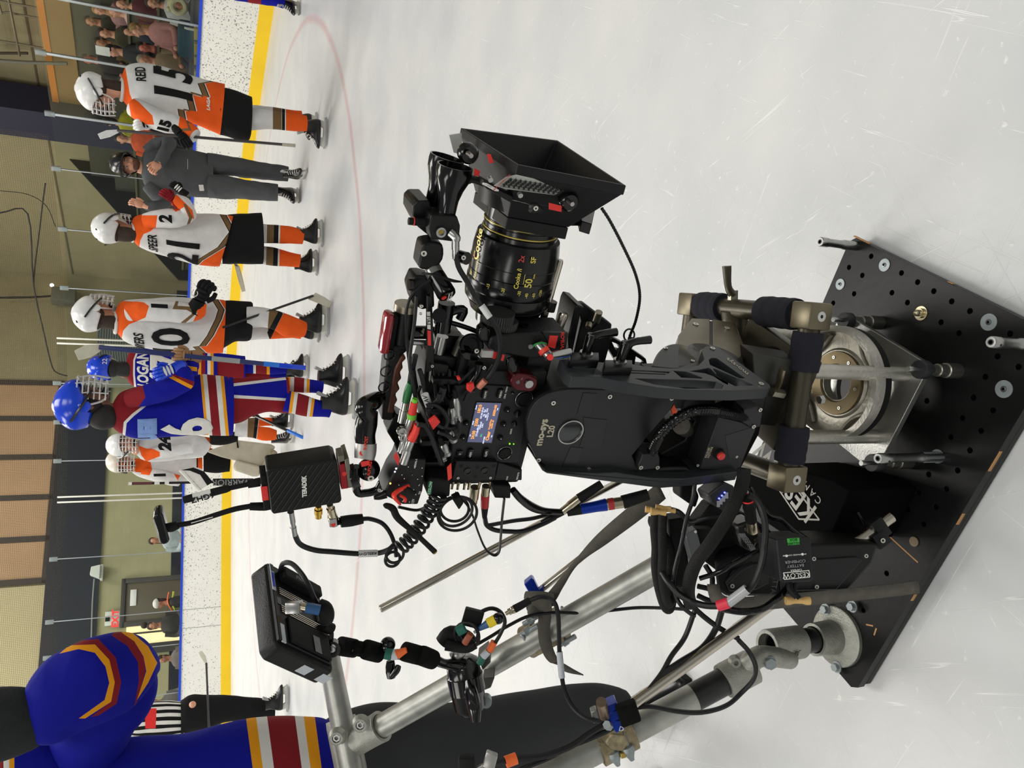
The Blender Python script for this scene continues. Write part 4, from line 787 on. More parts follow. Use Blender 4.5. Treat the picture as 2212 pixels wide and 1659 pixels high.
k_ = MB(); k_.lathe(C7(285, 560, -.83), (C7(285, 560, -.83)-C7(400, 520, -.83)), [(-.004, .026), (.006, .026), (.006, .02)], 28); k_.build('mount_disc', BLG(), am)
# wireless transmitter with quick release and two antennas
tx = thing('video_transmitter', 'black ribbed wireless video transmitter box standing on a red quick release', 'transmitter', C6(1850, 400, -.82))
tq = [(1170, 325), (1790, 222), (1865, 612), (1220, 728)]
k_ = MB(); PS(k_, C6, rnd([(1185, 322), (1780, 222), (1820, 240), (1865, 600), (1845, 625), (1235, 730), (1215, 700), (1170, 345)], 1), -.815, .034); k_.build('housing', M('ribbed_black', (13, 13, 14), .45, spec=.3), tx, bev=.002)
rbm = M('rib_black', (20, 21, 21), .4, spec=.35); ex = (V((1790, 222))-V((1170, 325)))
def inside(x, y, m_=14):
    v = [V(q) for q in tq]; 
    for i in range(4):
        a_, b_ = v[i], v[(i+1) % 4]; e_ = (b_-a_).normalized(); n_ = V((-e_.y, e_.x))
        if (V((x, y))-a_).dot(n_) < m_: return False
    return True
for k in range(-8, 22):
    pts_ = []; 
    for j in range(0, 90):
        x, y = 1180+k*54+j*6.2, 720-j*9 ; 
        y += 0
        if inside(x, y) and not (1490 < x < 1560 and 360 < y < 590): pts_.append((x, y))
        elif pts_ and len(pts_) > 2:
            MB().tube([C6(*pts_[0], -.8146), C6(*pts_[-1], -.8146)], .0011, 6, 1).build('rib', rbm, tx); pts_ = []
        else: pts_ = []
    if len(pts_) > 2: MB().tube([C6(*pts_[0], -.8146), C6(*pts_[-1], -.8146)], .0011, 6, 1).build('rib', rbm, tx)
tdx = (C6(1520, 380)-C6(1525, 570)).normalized(); tdy = SV.cross(tdx); tdy = tdy if tdy.z > 0 else -tdy
text('lettering', 'TERADEK', .0078, C6(1522, 472, -.8143), tdx, tdy, WHT(), tx, sx=1.0, bold=.0003)
k_ = MB(); PS(k_, C6, [(1115, 380), (1175, 372), (1215, 690), (1150, 690)], -.82, .024); k_.build('antenna_plate', BLM(), tx, bev=.001); quad_on(C6, [(1120, 478), (1180, 470), (1195, 595), (1135, 605)], -.8185, 'red_label', RED(), tx)
for (x, y) in ((1130, 445), (1155, 615)): MB().cyl(C6(x, y, -.822), C6(x+8, y+28, -.822), .0028, seg=10).build('steel_post', CHR(), tx)
qr = M('grey_anodised', (120, 116, 106), .4, .7)
k_ = MB(); PS(k_, C6, [(1840, 270), (1895, 262), (1928, 490), (1860, 500)], -.817, .03); k_.build('red_shoe', REDA(), tx, bev=.001); k_ = MB(); PS(k_, C6, [(1890, 230), (1930, 210), (1968, 480), (1925, 490)], -.815, .034); k_.build('release_plate', qr, tx, bev=.001)
k_ = MB(); PS(k_, C6, [(1828, 200), (1885, 185), (1895, 238), (1850, 250), (1848, 285), (1835, 280)], -.815, .02); k_.build('release_tab', qr, tx, bev=.001); MB().cyl(C6(1888, 355, -.8165), C6(1888, 355, -.8155), .0045, seg=16).build('red_dot', RED(), tx)
text('plate_print', 'BV0588', .004, C6(1948, 360, -.8146), tdx, tdy, BLK(), tx)
a1_ = thing('antenna', 'short black antenna with a white 6GHZ label', 'antenna', C6(1100, 430, -.83)); pts_ = [(1165, 425, -.832), (1100, 432, -.832), (985, 455, -.832), (820, 490, -.832), (430, 590, -.832)]
k_ = MB(); k_.tube([C6(*q) for q in [(1165, 418, -.832), (1100, 432, -.832), (1000, 452, -.832)]], [.0075, .0088, .0078], 16, 3); k_.build('collar', BLM(), a1_); MB().cyl(C6(1000, 452, -.832), C6(820, 490, -.832), .0048, seg=14).build('neck', BLM(), a1_)
MB().tube([C6(822, 488, -.832), C6(800, 494, -.832), C6(440, 588, -.832), C6(422, 592, -.832)], [.005, .0074, .0074, .006], 18, 2).build('whip', BLM(), a1_)
l0, l1_ = C6(500, 572, -.832), C6(665, 529, -.832); MB().tube([l0, l1_], .0077, 20, 1, cap=False).build('label_sleeve', WHT(), a1_)
text('label_print', '6GHZ', .0108, (l0+l1_)/2+SV*.0055, (l0-l1_), (l0-l1_).cross(SV)*-1 if (l0-l1_).cross(SV).z > 0 else (l0-l1_).cross(SV), BLK(), a1_, bold=.0002)
a2_ = thing('antenna', 'long bent black antenna ending in a flat paddle', 'antenna', C6(1150, 655, -.83))
k_ = MB(); k_.tube([C6(*q) for q in [(1200, 650, -.832), (1150, 655, -.832), (1020, 655, -.832)]], [.008, .0088, .0078], 16, 3); k_.build('collar', BLM(), a2_)
MB().tube([C6(*q) for q in [(1030, 652, -.832), (880, 680, -.832), (700, 735, -.832), (500, 800, -.832), (350, 828, -.832)]], [.0054, .0054, .0052, .005, .0052], 14, 5).build('stem', BLM(), a2_)
MB().tube([C6(*q) for q in [(360, 825, -.832), (300, 845, -.832), (250, 850, -.832), (235, 850, -.832)]], [.0075, .0095, .008, .006], 16, 3).build('joint', BLM(), a2_)
k_ = MB(); k_.prism([C6(x, y, -.822) for x, y in [(130, 765), (150, 738), (205, 720), (222, 742), (282, 965), (272, 998), (215, 1012), (195, 990)]], -SV*.02); k_.build('paddle', BLG(), a2_, bev=.005)
MB().tube([C6(*q) for q in [(135, 770, -.8215), (165, 880, -.8215), (195, 985, -.8215)]], .0012, 6, 4).build('paddle_edge', M('silver_paint'), a2_)
MB().tube([C6(*q) for q in [(480, 808, -.8265), (680, 752, -.8265)]], .0009, 6, 1).build('white_label', WHT(), a2_)
# gold sockets and cables below the transmitter
k_ = MB(); k_.lathe(C6(1650, 655, -.825), (C6(1650, 740, -.825)-C6(1650, 655, -.825)), [(0, .006), (.004, .006), (.005, .0085), (.012, .0085), (.013, .0065), (.019, .0065), (.019, .0045)], 20); k_.build('gold_socket', M('gold_bnc', (220, 180, 80), .25, 1), tx)
c1_ = thing('bnc_plug', 'right-angle metal plug with a red dot hanging under the transmitter', 'plug', C6(1760, 640, -.825))
k_ = MB(); k_.lathe(C6(1755, 640, -.825), (C6(1790, 790, -.825)-C6(1755, 640, -.825)), [(0, .0065), (.006, .0065), (.006, .009), (.018, .0092), (.02, .0105), (.028, .0105), (.03, .008), (.036, .008)], 20); k_.build('barrel', bnc, c1_)
k_ = MB(); PS(k_, C6, [(1748, 780), (1818, 770), (1828, 842), (1755, 850)], -.817, .016); k_.build('elbow', CHR(), c1_, bev=.001); MB().cyl(C6(1785, 820, -.8168), C6(1785, 820, -.8162), .005, seg=16).build('red_dot', RED(), c1_)
k_ = MB(); k_.tube([C6(*q) for q in [(1825, 805, -.825), (1850, 800, -.825), (1860, 795, -.825)]], [.0055, .0055, .011], 14, 2); k_.tube([C6(*q) for q in [(1855, 797, -.825), (1950, 785, -.825), (2058, 768, -.825)]], [.0118, .0125, .0105], 18, 2); k_.build('rubber_boot', BLM(), c1_)
CT = full
cable([(783, 1121, -.825), (800, 1121, -.825), (825, 1130, -.825), (842, 1150, -.82), (853, 1178, -.815), (856, 1202, -.81)], .0048, 'cable curving from the rubber boot down to the coiled cord', name='coax_cable')
k_ = MB(); k_.lathe(C6(1395, 705, -.825), (C6(1425, 890, -.825)-C6(1395, 705, -.825)), [(0, .0068), (.018, .0068), (.018, .0055), (.026, .0055), (.026, .0065), (.04, .0065)], 20); ko = k_.build('lemo_plug', CHR()); tag(ko, 'slim silver plug on the transmitter edge leading to the coiled cord', 'plug')
o = cable([(635, 1150, -.825), (648, 1175, -.825), (680, 1188, -.825), (720, 1192, -.825), (775, 1196, -.822), (815, 1195, -.82), (838, 1188, -.815), (850, 1178, -.815)], .0058, 'black cable with a white sleeve sagging between transmitter and coiled cord', name='power_cable', tape=[((774, 1196, -.822), (815, 1195, -.82), M('sleeve_white', (205, 205, 205), .5), .0078)])
text('sleeve_print', 'KESLOW', .0065, full(794, 1196, -.8145), ZV, -AV, BLK(), o)
# coiled cord
ax_ = [full(*q) for q in [(862, 1186, -.80), (885, 1165, -.80), (905, 1140, -.80), (925, 1110, -.80), (940, 1085, -.80), (950, 1065, -.80)]]; axc = cat(ax_, 40); Lc = len(axc); cp = []
for i, p in enumerate(axc):
    t = (axc[min(i+1, Lc-1)]-axc[max(i-1, 0)]).normalized(); n1 = t.cross(SV).normalized(); n2 = t.cross(n1); h = i/Lc*2*pi*12.5; cp.append(p+(n1*cos(h)+n2*sin(h))*.0095)
o = MB().tube(cp, .0036, 8, 1).build('coiled_cord', CBL()); tag(o, 'tightly coiled black cord hanging beside the camera', 'cable')
for c, r in (((853, 1197), .0125), ((848, 1208), .0105)): MB().torus(full(*c, -.80), SV+AV*.4, r, .0033).build('end_loop', CBL(), o)
for i, (cx_, cy_, r) in enumerate([(985, 1105, .024), (988, 1110, .028), (982, 1100, .020)]):
    o = MB().torus(full(cx_, cy_, -.80-.008*i), SV+ZV*.15*i+AV*.1, r, .0032, 40).build('cable_loop', CBL()); tag(o, ['outer', 'middle', 'inner'][(1, 0, 2)[i]]+' ring of the looped cable under the camera connectors', 'cable', 'looped cable beneath the camera')
k_ = MB(); PS(k_, C7, [(1215, 790), (1290, 755), (1320, 820), (1275, 885)], -.795, .014); tag(k_.build('velcro_tie', BLM(), bev=.002), 'black tie holding the looped cable under the camera', 'tie')
cable([(860, 1095, -.82), (900, 1102, -.82), (925, 1092, -.815), (940, 1080, -.81)], .0032, 'thin black cord arcing from the power box to the coiled cord')
an3 = thing('antenna', 'thin black stub antenna with gold rings at its tip crossing the coiled cord', 'antenna', full(832, 1092, -.79))
MB().tube([C7(*q) for q in [(570, 850, -.79), (590, 840, -.79), (650, 870, -.79), (700, 960, -.785), (870, 1110, -.78), (1045, 1275, -.78)]], [.005, .006, .0075, .0072, .0055, .006], 14, 5).build('whip', BLM(), an3)
for t in (.955, .975): p = C7(870, 1110, -.78).lerp(C7(1045, 1275, -.78), t); MB().cyl(p, p+(C7(1045, 1275, -.78)-C7(870, 1110, -.78))*.008, .0063, seg=16).build('gold_ring', M('gold_bnc'), an3)
k_ = MB(); k_.tube([C7(470, 765, -.80), C7(520, 755, -.80), C7(585, 730, -.80)], [.004, .007, .009], 12, 3); k_.build('hinge', BLG(), an3)
MB.rs = 1.0
# ---- lens
ls = thing('anamorphic_lens', 'large black cinema lens with twin gold rings and engraved yellow numbers', 'lens', RG(-.33, -.9, .86))
LA0, LB0 = full(1133, 446, -.9), full(1090, 668, -.9); lax = (LA0-LB0).normalized(); LL = (LA0-LB0).length
lb = M('lens_black', (12, 12, 13), .2, 0, .05, 30, spec=.4)
def at(t): return LB0+lax*LL*t
def seg_(nm, prof, mat, par=ls, sg=80): return MB().lathe(LB0, lax, [(h*LL, r) for h, r in prof], sg).build(nm, mat, par)
br = seg_('barrel', [(-.12, .038), (.0, .040), (.01, .049), (.1, .0535), (.13, .0585), (.2, .0595), (.22, .0585), (.40, .0585), (.405, .0577), (.41, .0585), (.62, .0577), (.7, .056), (.735, .055)], lb)
seg_('front_barrel', [(.72, .0505), (.78, .0505), (.785, .0485), (1.08, .0485)], lb)
for h, r in ((.1, .0552), (.245, .0588), (.50, .0584), (.84, .0488), (.88, .0488), (1.02, .0488)): seg_('groove', [(h, r), (h+.003, r+.0004), (h+.006, r)], M('groove_black', (8, 8, 8), .5))
gold = M('gold_line', (216, 196, 96), .35, .3)
for h in (.79, .86): seg_('gold_ring', [(h, .0489), (h+.003, .0497), (h+.009, .0497), (h+.012, .0489)], gold)
seg_('scale_window', [(.235, .0586), (.25, .0594), (.32, .0594), (.335, .0586)], lb)
e1l = (SV-lax*SV.dot(lax)).normalized(); e2l = lax.cross(e1l)
def ontube(nm, s_, sz, t, deg, mat, r=.0592, rot=0, sx=1):
    me0 = tmesh(s_, sz, 0, sz*.02); 
    for v in me0.vertices:
        x, y = v.co.x*sx, v.co.y
        if rot: x, y = -y, x
        th = radians(deg) + x/r; v.co = at(t)+lax*y*1 + (e1l*cos(th)-e2l*sin(th))*(r+.0003)
    me0.materials.clear(); me0.materials.append(mat); o_ = bpy.data.objects.new(nm, me0); COL.objects.link(o_); return child(o_, ls)
ye, rd_ = M('engraved_yellow', (222, 205, 90), .5), M('engraved_red', (190, 60, 60), .5)
# letters run along the lens axis (upright for the operator at the side)
SG = 1
def side_txt(s_, sz, x, y, mat, r=.0592): 
    # find angle on the barrel for a pixel of the photo
    best = None
    for t in [i/60 for i in range(0, 66)]:
        for dg in range(-85, 86, 5):
            th = radians(dg); p = at(t)+(e1l*cos(th)-e2l*sin(th))*r; q = proj(p); d_ = hypot(q[0]-x, q[1]-y)
            if best is None or d_ < best[0]: best = (d_, t, dg)
    me0 = tmesh(s_, sz, 0, sz*.02)
    for v in me0.vertices:
        th = radians(best[2]) + SG*v.co.y/r*.85; v.co = at(best[1])+lax*v.co.x*.8 + (e1l*cos(th)-e2l*sin(th))*(r+.0003)
    me0.materials.clear(); me0.materials.append(mat); o_ = bpy.data.objects.new('engraving', me0); COL.objects.link(o_); child(o_, ls)
def l1p(x, y): return 780+x/3.568, 250+y/3.568
for s_, sz, x, y, m_ in (('2x', .0115, 1252, 1112, rd_), ('SF', .0115, 1337, 1120, ye), ('Cooke /i', .0098, 1218, 1265, ye), ('50', .016, 1298, 1290, ye), ('mm', .005, 1325, 1240, ye), ('Cooke', .019, 905, 985, gold), ('Anamorphic', .0085, 885, 1160, ye), ('SF', .0085, 842, 1212, ye), ('2x', .0085, 868, 1080, rd_)): side_txt(s_, sz, *l1p(x, y), m_)
for s_, x, y in (('15', 978, 1310), ('20', 1085, 1350), ('30', 1205, 1372), ('40', 1268, 1385), ('60', 1330, 1385), ('120', 1388, 1372)): side_txt('-'+s_, .0068, *l1p(x, y), ye, .0598)
side_txt('____', .0085, *l1p(1250, 1270), ye)
gw = M('rubber_gear', (30, 30, 31), .6)
def gear(c, ax, r, w_, n, nm, par, mat=gw):
    a_, b_ = basis(ax); k_ = MB(); pr = []
    for i in range(n*2): pr += [c+(a_*cos(pi*i/n)+b_*sin(pi*i/n))*(r if i % 2 else r*.93)]
    k_.prism(pr, V(ax).normalized()*w_); return k_.build(nm, mat, par)
gear(full(1076, 686, -.828)-lax*.006, lax, .0205, .014, 40, 'focus_gear', ls)
MB.rs = .65
# ---- matte box
mbx = thing('matte_box', 'black rectangular matte box with a deep hood and a white tape chart on its side', 'matte box', RG(-.2, -.88, .82))
MA_ = -.165; ho = [LA(*q, MA_) for q in [(995, 276), (1118, 356), (1353, 401), (1205, 303)]]
hc = sum(ho, V((0, 0, 0)))/4; hb = [hc+(p-hc)*.60-AV*.072+V((0, 0, .004))+SV*-.01 for p in ho]
ins = [hc+(p-hc)*.95 for p in ho]; inb = [p+(hc-AV*.072-p)*.06 for p in hb]
k_ = MB(); k_.ringtube([hb, [p-AV*.012+ (p-hc)*0 for p in [hc+(q-hc)*.97 for q in ho]], [p-AV*.011 for p in ho], ho, ins, inb], cap=False); k_.build('hood', M('hood_black', (20, 21, 22), .48, 0, .06, 30, .15, 700, .3), mbx, smooth=False, bev=.001)
k_ = MB(); k_.ringtube([[p-AV*.001 for p in hb], [p-AV*.016 for p in hb]]); k_.build('filter_stage', BLK(), mbx, smooth=False, bev=.001)
MB.rs = 1.0; MB().lathe(at(1.02), lax, [(0, .051), (0, .062), (.02, .064), (.022, .05)], 64, False).build('clamp_ring', BLK(), mbx); MB.rs = .65
k_ = MB(); k_.prism([LA(780+x/3.568, 250+y/3.568, -.232) for x, y in [(830, 380), (980, 540), (1000, 600), (1180, 650), (1560, 770), (1690, 770), (1700, 810), (1780, 835), (1810, 700), (1640, 560), (1100, 400)]], -AV*.014); k_.build('stage_frame', BLK(), mbx, bev=.001)
cht = [LA(780+x/3.568, 250+y/3.568, -.2) for x, y in [(1020, 535), (1180, 460), (1590, 540), (1495, 612)]]
cht = [C1(1025, 540, -.80), C1(1120, 475, -.80), C1(1200, 455, -.80), C1(1590, 540, -.80), C1(1545, 585, -.80), C1(1490, 612, -.80), C1(1120, 565, -.80)]
k_ = MB(); k_.prism(cht, -SV*.0015); co = k_.build('tape_chart', M('chart_tape', (168, 172, 164), .5), mbx, smooth=False)
cx0, cx1 = V((1050, 550, 0)), V((1130, 478, 0)); cw = V((395, 60, 0))
for i in range(12):
    f0 = i/11; a_ = V((1075, 545, 0))+V((420, 62, 0))*f0; b_ = V((1160, 475, 0))+V((415, 68, 0))*f0; MB().tube([C1(a_.x, a_.y, -.799), C1(b_.x, b_.y, -.799)], .0003, 4, 1).build('grid_line', BLK(), co)
    for j in range(4): q = a_.lerp(b_, .12+.2*j)+V((18, 0, 0)); MB().box(C1(q.x, q.y, -.799), AV*.0016, SV*.0003, ZV*.0012).build('chart_mark', BLK(), co)
for j in range(4):
    f0 = j/4+.1; a_ = V((1060, 555, 0)).lerp(V((1150, 475, 0)), f0); MB().tube([C1(a_.x, a_.y, -.799), C1(a_.x+430, a_.y+62, -.799)], .0003, 4, 1).build('grid_line', BLK(), co)
text('chart_title', 'NOT CAMERA USE', .003, C1(1085, 515, -.7985), (C1(1125, 478)-C1(1050, 550)), ZV, rd_, co)
for pts_ in ([(972, 295), (1000, 298), (1022, 360), (990, 368)],): quad_on(C1, pts_, -.835, 'red_label', RED(), mbx)
quad_on(C1, [(1450, 672), (1545, 695), (1545, 742), (1450, 722)], -.795, 'red_label', RED(), mbx); quad_on(C1, [(875, 405), (920, 430), (905, 468), (872, 462)], -.85, 'red_label', RED(), mbx)
for x, y, r in ((1597, 658, .0175), (825, 290, .018)): ko = MB().lathe(C1(x, y, -.80 if x > 1000 else -.86), SV, [(-.006, r), (.004, r), (.007, r*.8)], 32).build('side_knob', BLG(), mbx); MB().lathe(C1(x, y, -.793 if x > 1000 else -.85), SV, [(0, .005), (.012, .004)], 14).build('knob_stem', CHR(), ko)
k_ = MB(); k_.tube([C1(1300, 705, -.80), C1(1340, 715, -.796), C1(1400, 735, -.80)], [.008, .01, .004], 12, 3, flat=.5); k_.build('lock_lever', BLK(), mbx); ringscrew(mbx, C1(1345, 712, -.79), SV, .006)
text('module_print', 'K2.0013389', .0052, C1(1240, 668, -.803), -(C1(1290, 680)-C1(1190, 655)), -ZV, WHT(), mbx); text('module_print', 'LMB Module', .0058, C1(1410, 690, -.803), -(C1(1560, 715)-C1(1400, 690)), -ZV, WHT(), mbx)
for x, y in ((1220, 600), (990, 480)): MB().cyl(C1(x, y, -.80), C1(x+10, y+18, -.795), .0045, seg=12).build('latch', CHR(), mbx)
k_ = MB(); PS(k_, C1, [(940, 490), (1060, 560), (1180, 620), (1170, 680), (960, 560)], -.82, .02); k_.build('ring_shade', BLK(), mbx, bev=.002)
for i in range(9): p = C1(955+i*11, 525+i*6, -.818); MB().box(p, AV*.001, SV*.001, ZV*.0025).build('scale_mark', WHT(), mbx)
fl_ = MB(); fl_.prism([C1(x, y, -.93) for x, y in [(680, 150), (775, 135), (785, 300), (715, 285)]], -SV*.002); fl_.build('clear_flap', M('frosted_flap', (180, 180, 176), .3, 0, alpha=.75), mbx)
k_ = MB(); k_.tube([C1(820, 500, -.86), C1(860, 490, -.86), C1(945, 520, -.86)], .007, 10, 3); k_.build('swing_arm', BLK(), mbx)
cable([(1300, 450, -.83), (1318, 478, -.83), (1345, 530, -.83), (1372, 590, -.83), (1382, 640, -.84), (1374, 690, -.85), (1362, 722, -.86), (1356, 742, -.86)], .0034, 'braided black safety line hanging from the matte box in a wide curve', name='safety_line', rib=.004)
# ---- rangefinder horns
rf = thing('rangefinder', 'black twin-horn ultrasonic rangefinder above the lens', 'rangefinder', C1(650, 850, -.86))
for s_, (mx_, my_), (bx_, by_), r in ((-.865, (725, 385), (648, 775), .0195), (-.905, (665, 318), (560, 690), .0195)):
    p0 = C1(bx_, by_, s_); p1 = C1(mx_, my_, s_); d = (p1-p0).length; dr = (p1-p0)
    MB.rs = 1.0; MB().lathe(p0, dr, [(-.004, .0115), (.0, .0125), (d*.1, .0118), (d*.35, .0125), (d*.55, .0155), (d*.75, .0205), (d*.9, .0215), (d, .0212), (d, .0192), (d*.85, .0185), (d*.5, .012), (d*.2, .009)], 40, False).build('horn', BLG(), rf); MB.rs = .65
k_ = MB(); PS(k_, C1, [(540, 765), (740, 775), (765, 850), (755, 978), (540, 950), (520, 870)], -.848, .034); k_.build('housing', BLK(), rf, bev=.0015)
k_ = MB(); PS(k_, C1, [(400, 690), (435, 655), (530, 655), (560, 770), (540, 940), (440, 860), (395, 770)], -.87, .05); k_.build('wing', BLK(), rf, bev=.002)
MB().cyl(C1(560, 830, -.86), C1(365, 812, -.86), .0075, .0068, 18).build('knob', BLM(), rf); MB().torus(C1(405, 815, -.86), C1(560, 830, -.86)-C1(365, 812, -.86), .0046, .001).build('red_ring', RED(), rf)
MB().lathe(C1(612, 893, -.8478), SV, [(0, .0095), (.004, .0095), (.004, .006), (.001, .006)], 24).build('socket', CHR(), rf); MB().cyl(C1(612, 893, -.847), C1(612, 893, -.8445), .0045, seg=16).build('socket_core', M('gold_bnc'), rf)
lm = thing('lemo_plug', 'silver right-angle plug on the rangefinder housing', 'plug', C1(700, 900, -.84)); MB().tube([C1(690, 900, -.84), C1(730, 935, -.835), C1(732, 960, -.835)], [.0085, .0085, .0075], 18, 3).build('elbow', CHR(), lm); MB().lathe(C1(728, 955, -.835), C1(728, 1045, -.835)-C1(728, 955, -.835), [(0, .0072), (.012, .0072), (.012, .006), (.02, .0062), (.024, .0055)], 18).build('barrel', CHR(), lm)
o = cable([(985, 540, -.835), (990, 575, -.83), (1010, 610, -.82), (1035, 655, -.81), (1062, 690, -.80), (1078, 722, -.795), (1080, 760, -.795), (1068, 795, -.80), (1048, 822, -.805), (1025, 838, -.815), (990, 852, -.825), (968, 852, -.83)], .0052, 'thick grey-black cable looping from rangefinder over the lens motor', name='data_cable', tape=[((1040, 660, -.808), (1058, 686, -.80), M('sleeve_white'), .0066), ((1048, 822, -.80), (1034, 836, -.803), M('copper_sleeve', (196, 120, 98), .35, .2), .0068)])
# knuckle joints and stubby motor between handle and rangefinder
jn = thing('knuckle_joint', 'black hinge arms with bright screws linking handle and rangefinder', 'bracket', C1(530, 1100, -.86))
k_ = MB(); PS(k_, C1, rnd([(475, 990), (560, 975), (630, 1000), (632, 1110), (560, 1180), (450, 1180), (455, 1080)], 3), -.85, .03); k_.build('upper_link', BLK(), jn, bev=.003); ringscrew(jn, C1(483, 1060, -.845), SV, .0075)
k_ = MB(); PS(k_, C1, [(410, 1235), (470, 1235), (560, 1260), (570, 1480), (470, 1500), (400, 1450), (370, 1330)], -.85, .03); k_.build('lower_link', BLK(), jn, bev=.003); ko = MB().cyl(C1(395, 1300, -.845), C1(365, 1300, -.845), .0115, seg=20).build('end_cap', BLG(), jn); ringscrew(jn, C1(462, 1465, -.845), SV, .005)
k_ = MB(); k_.cyl(C1(745, 1080, -.85), C1(815, 1100, -.835), .012, seg=24); k_.build('round_knob', BLG(), jn); ringscrew(jn, C1(788, 1092, -.828), SV, .006)
k_ = MB(); k_.tube([C1(600, 1560, -.85), C1(720, 1500, -.85), C1(790, 1500, -.85), C1(760, 1570, -.85)], .009, 14, 4); k_.build('ring_clamp', BLG(), jn)
k_ = MB(); k_.cyl(C1(605, 1545, -.86), C1(605, 1540, -.83), .014, seg=24); k_.build('pivot', BLG(), jn); ringscrew(jn, C1(605, 1545, -.829), SV, .006)
mt = thing('antenna_receiver', 'small glossy cylinder with a red dot on its round end face', 'receiver', C1(600, 1250, -.84))
MB().cyl(C1(545, 1175, -.86), C1(580, 1240, -.85), .0175, seg=32).build('clear_half', M('grey_clear', (120, 120, 118), .15, .4), mt); p0, p1 = C1(580, 1235, -.85), C1(665, 1385, -.825); MB().lathe(p0, p1-p0, [(0, .0172), ((p1-p0).length-.003, .0185), ((p1-p0).length, .017), ((p1-p0).length, 0)], 36).build('barrel', BLG(), mt)
nrm = (p1-p0).normalized(); MB().cyl(p1+nrm*.0004+ZV*.004-AV*.003, p1+nrm*.0012+ZV*.004-AV*.003, .0052, seg=20).build('red_dot', RED(), mt)
text('end_print', 'Chrosziel\nCDM-100', .0034, p1+nrm*.001-ZV*.003, AV, ZV, WHT(), mt)
MB().tube([C1(470, 1215, -.835), C1(560, 1225, -.82), (C1(700, 1270, -.82)), C1(775, 1280, -.83)], [.002, .0024, .003, .0015], 8, 5).build('cable_tie', BLM(), mt)
cable([(930, 605, -.84), (900, 625, -.84), (880, 660, -.84), (878, 720, -.84), (885, 790, -.84), (897, 840, -.84), (900, 870, -.84)], .0032, 'thin cable running down past the red wing clamp')
# ---- lens motor box (below the lens as the photo lies)
lmx = thing('lens_motor', 'black lens control motor block with a knurled wheel and red label', 'lens motor', C2(1500, 450, -.82))
k_ = MB(); PS(k_, C2, [(1130, 480), (1150, 400), (1230, 372), (1640, 345), (1890, 350), (1875, 500), (1790, 560), (1560, 600), (1440, 580), (1270, 560), (1150, 540)], -.812, .05); k_.build('housing', M('motor_black', (18, 18, 19), .5, 0, .1, 60, .4, 500, .3), lmx, bev=.003)
k_ = MB(); PS(k_, C2, [(1650, 345), (1890, 350), (1868, 505), (1740, 520)], -.81, .004); k_.build('side_plate', BLK(), lmx); quad_on(C2, [(1715, 375), (1795, 378), (1765, 500), (1695, 480)], -.8095, 'red_label', RED(), lmx); text('side_print', 'LAUPOR', .0075, C2(1835, 430, -.8095), C2(1835, 400)-C2(1835, 460), -ZV*1, M('print_red'), lmx)
wc = C2(1320, 372, -.812)-SV*.02+AV*.005; gear(wc-AV*.004, AV, .0175, .012, 36, 'knurled_wheel', lmx, M('worn_black', (40, 40, 40), .5, .2, .5, 120)); MB().cyl(wc+AV*.008, wc+AV*.01, .006, seg=20).build('wheel_hub', BLG(), lmx)
MB().lathe(C2(1520, 350, -.812)-SV*.02+AV*.001, AV, [(0, .0085), (.002, .0085), (.001, .005)], 24).build('socket', BLG(), lmx); MB().lathe(C2(1530, 478, -.8118), SV, [(0, .0058), (.0015, .005)], 20).build('screw', M('screw_grey'), lmx)
pg = thing('lemo_plug', 'silver right-angle plug with green ring and red end on the lens motor', 'plug', C2(1650, 500, -.8))
MB().torus(C2(1620, 470, -.81), SV*.6-AV*.5, .0082, .002).build('green_ring', GRN(), pg); MB().tube([C2(1618, 468, -.81), C2(1660, 520, -.80), C2(1710, 575, -.79)], [.0115, .0105, .0105], 20, 2).build('barrel', CHR(), pg); MB().tube([C2(1650, 508, -.798), C2(1672, 540, -.794)], .0113, 20, 1).build('red_band', M('print_red'), pg)
MB().cyl(C2(1715, 580, -.785), C2(1720, 585, -.782), .0062, seg=20).build('red_end', RED(), pg); MB().lathe(C2(1730, 560, -.79), C2(1900, 530, -.795)-C2(1730, 560, -.79), [(0, .006), (.008, .0075), (.028, .0075), (.03, .0062)], 18).build('side_barrel', CHR(), pg)
k_ = MB(); k_.tube([C2(1880, 525, -.80), C2(1920, 545, -.80), C2(1880, 575, -.81), C2(1780, 590, -.82)], .0022, 8, 5); tag(k_.build('blue_wire', M('wire_blue', (40, 90, 170), .5)), 'thin blue wire beside the silver plug on the lens motor', 'wire')
rdb = thing('rod_clamp', 'dark red anodised oval clamp with a steel screw under the lens motor', 'clamp', C2(1470, 830, -.81)); k_ = MB(); PS(k_, C2, rnd([(1345, 790), (1400, 740), (1540, 760), (1600, 800), (1590, 870), (1540, 915), (1400, 900), (1345, 850)], 3), -.808, .022); k_.build('clamp', M('dark_red_anodised', (78, 10, 18), .25, .5), rdb, bev=.002)
MB().lathe(C2(1512, 833, -.8078), SV, [(0, .0095), (.003, .0088)], 24).build('steel_screw', CHR(), rdb); MB().cyl(C2(1420, 730, -.83), C2(1420, 770, -.81), .008, seg=18).build('stem', CHR(), rdb); MB().cyl(C2(1410, 820, -.8078), C2(1410, 820, -.807), .004, seg=14).build('small_screw', M('screw_grey'), rdb)
k_ = MB(); PS(k_, C2, rnd([(1310, 600), (1380, 600), (1420, 700), (1370, 740), (1310, 680)], 3), -.805, .008); k_.build('wing_knob', BLG(), rdb, bev=.003)
k_ = MB(); k_.cyl(C2(1430, 590, -.83), C2(1600, 600, -.83), .0, .0, 3); k_.bm.free()
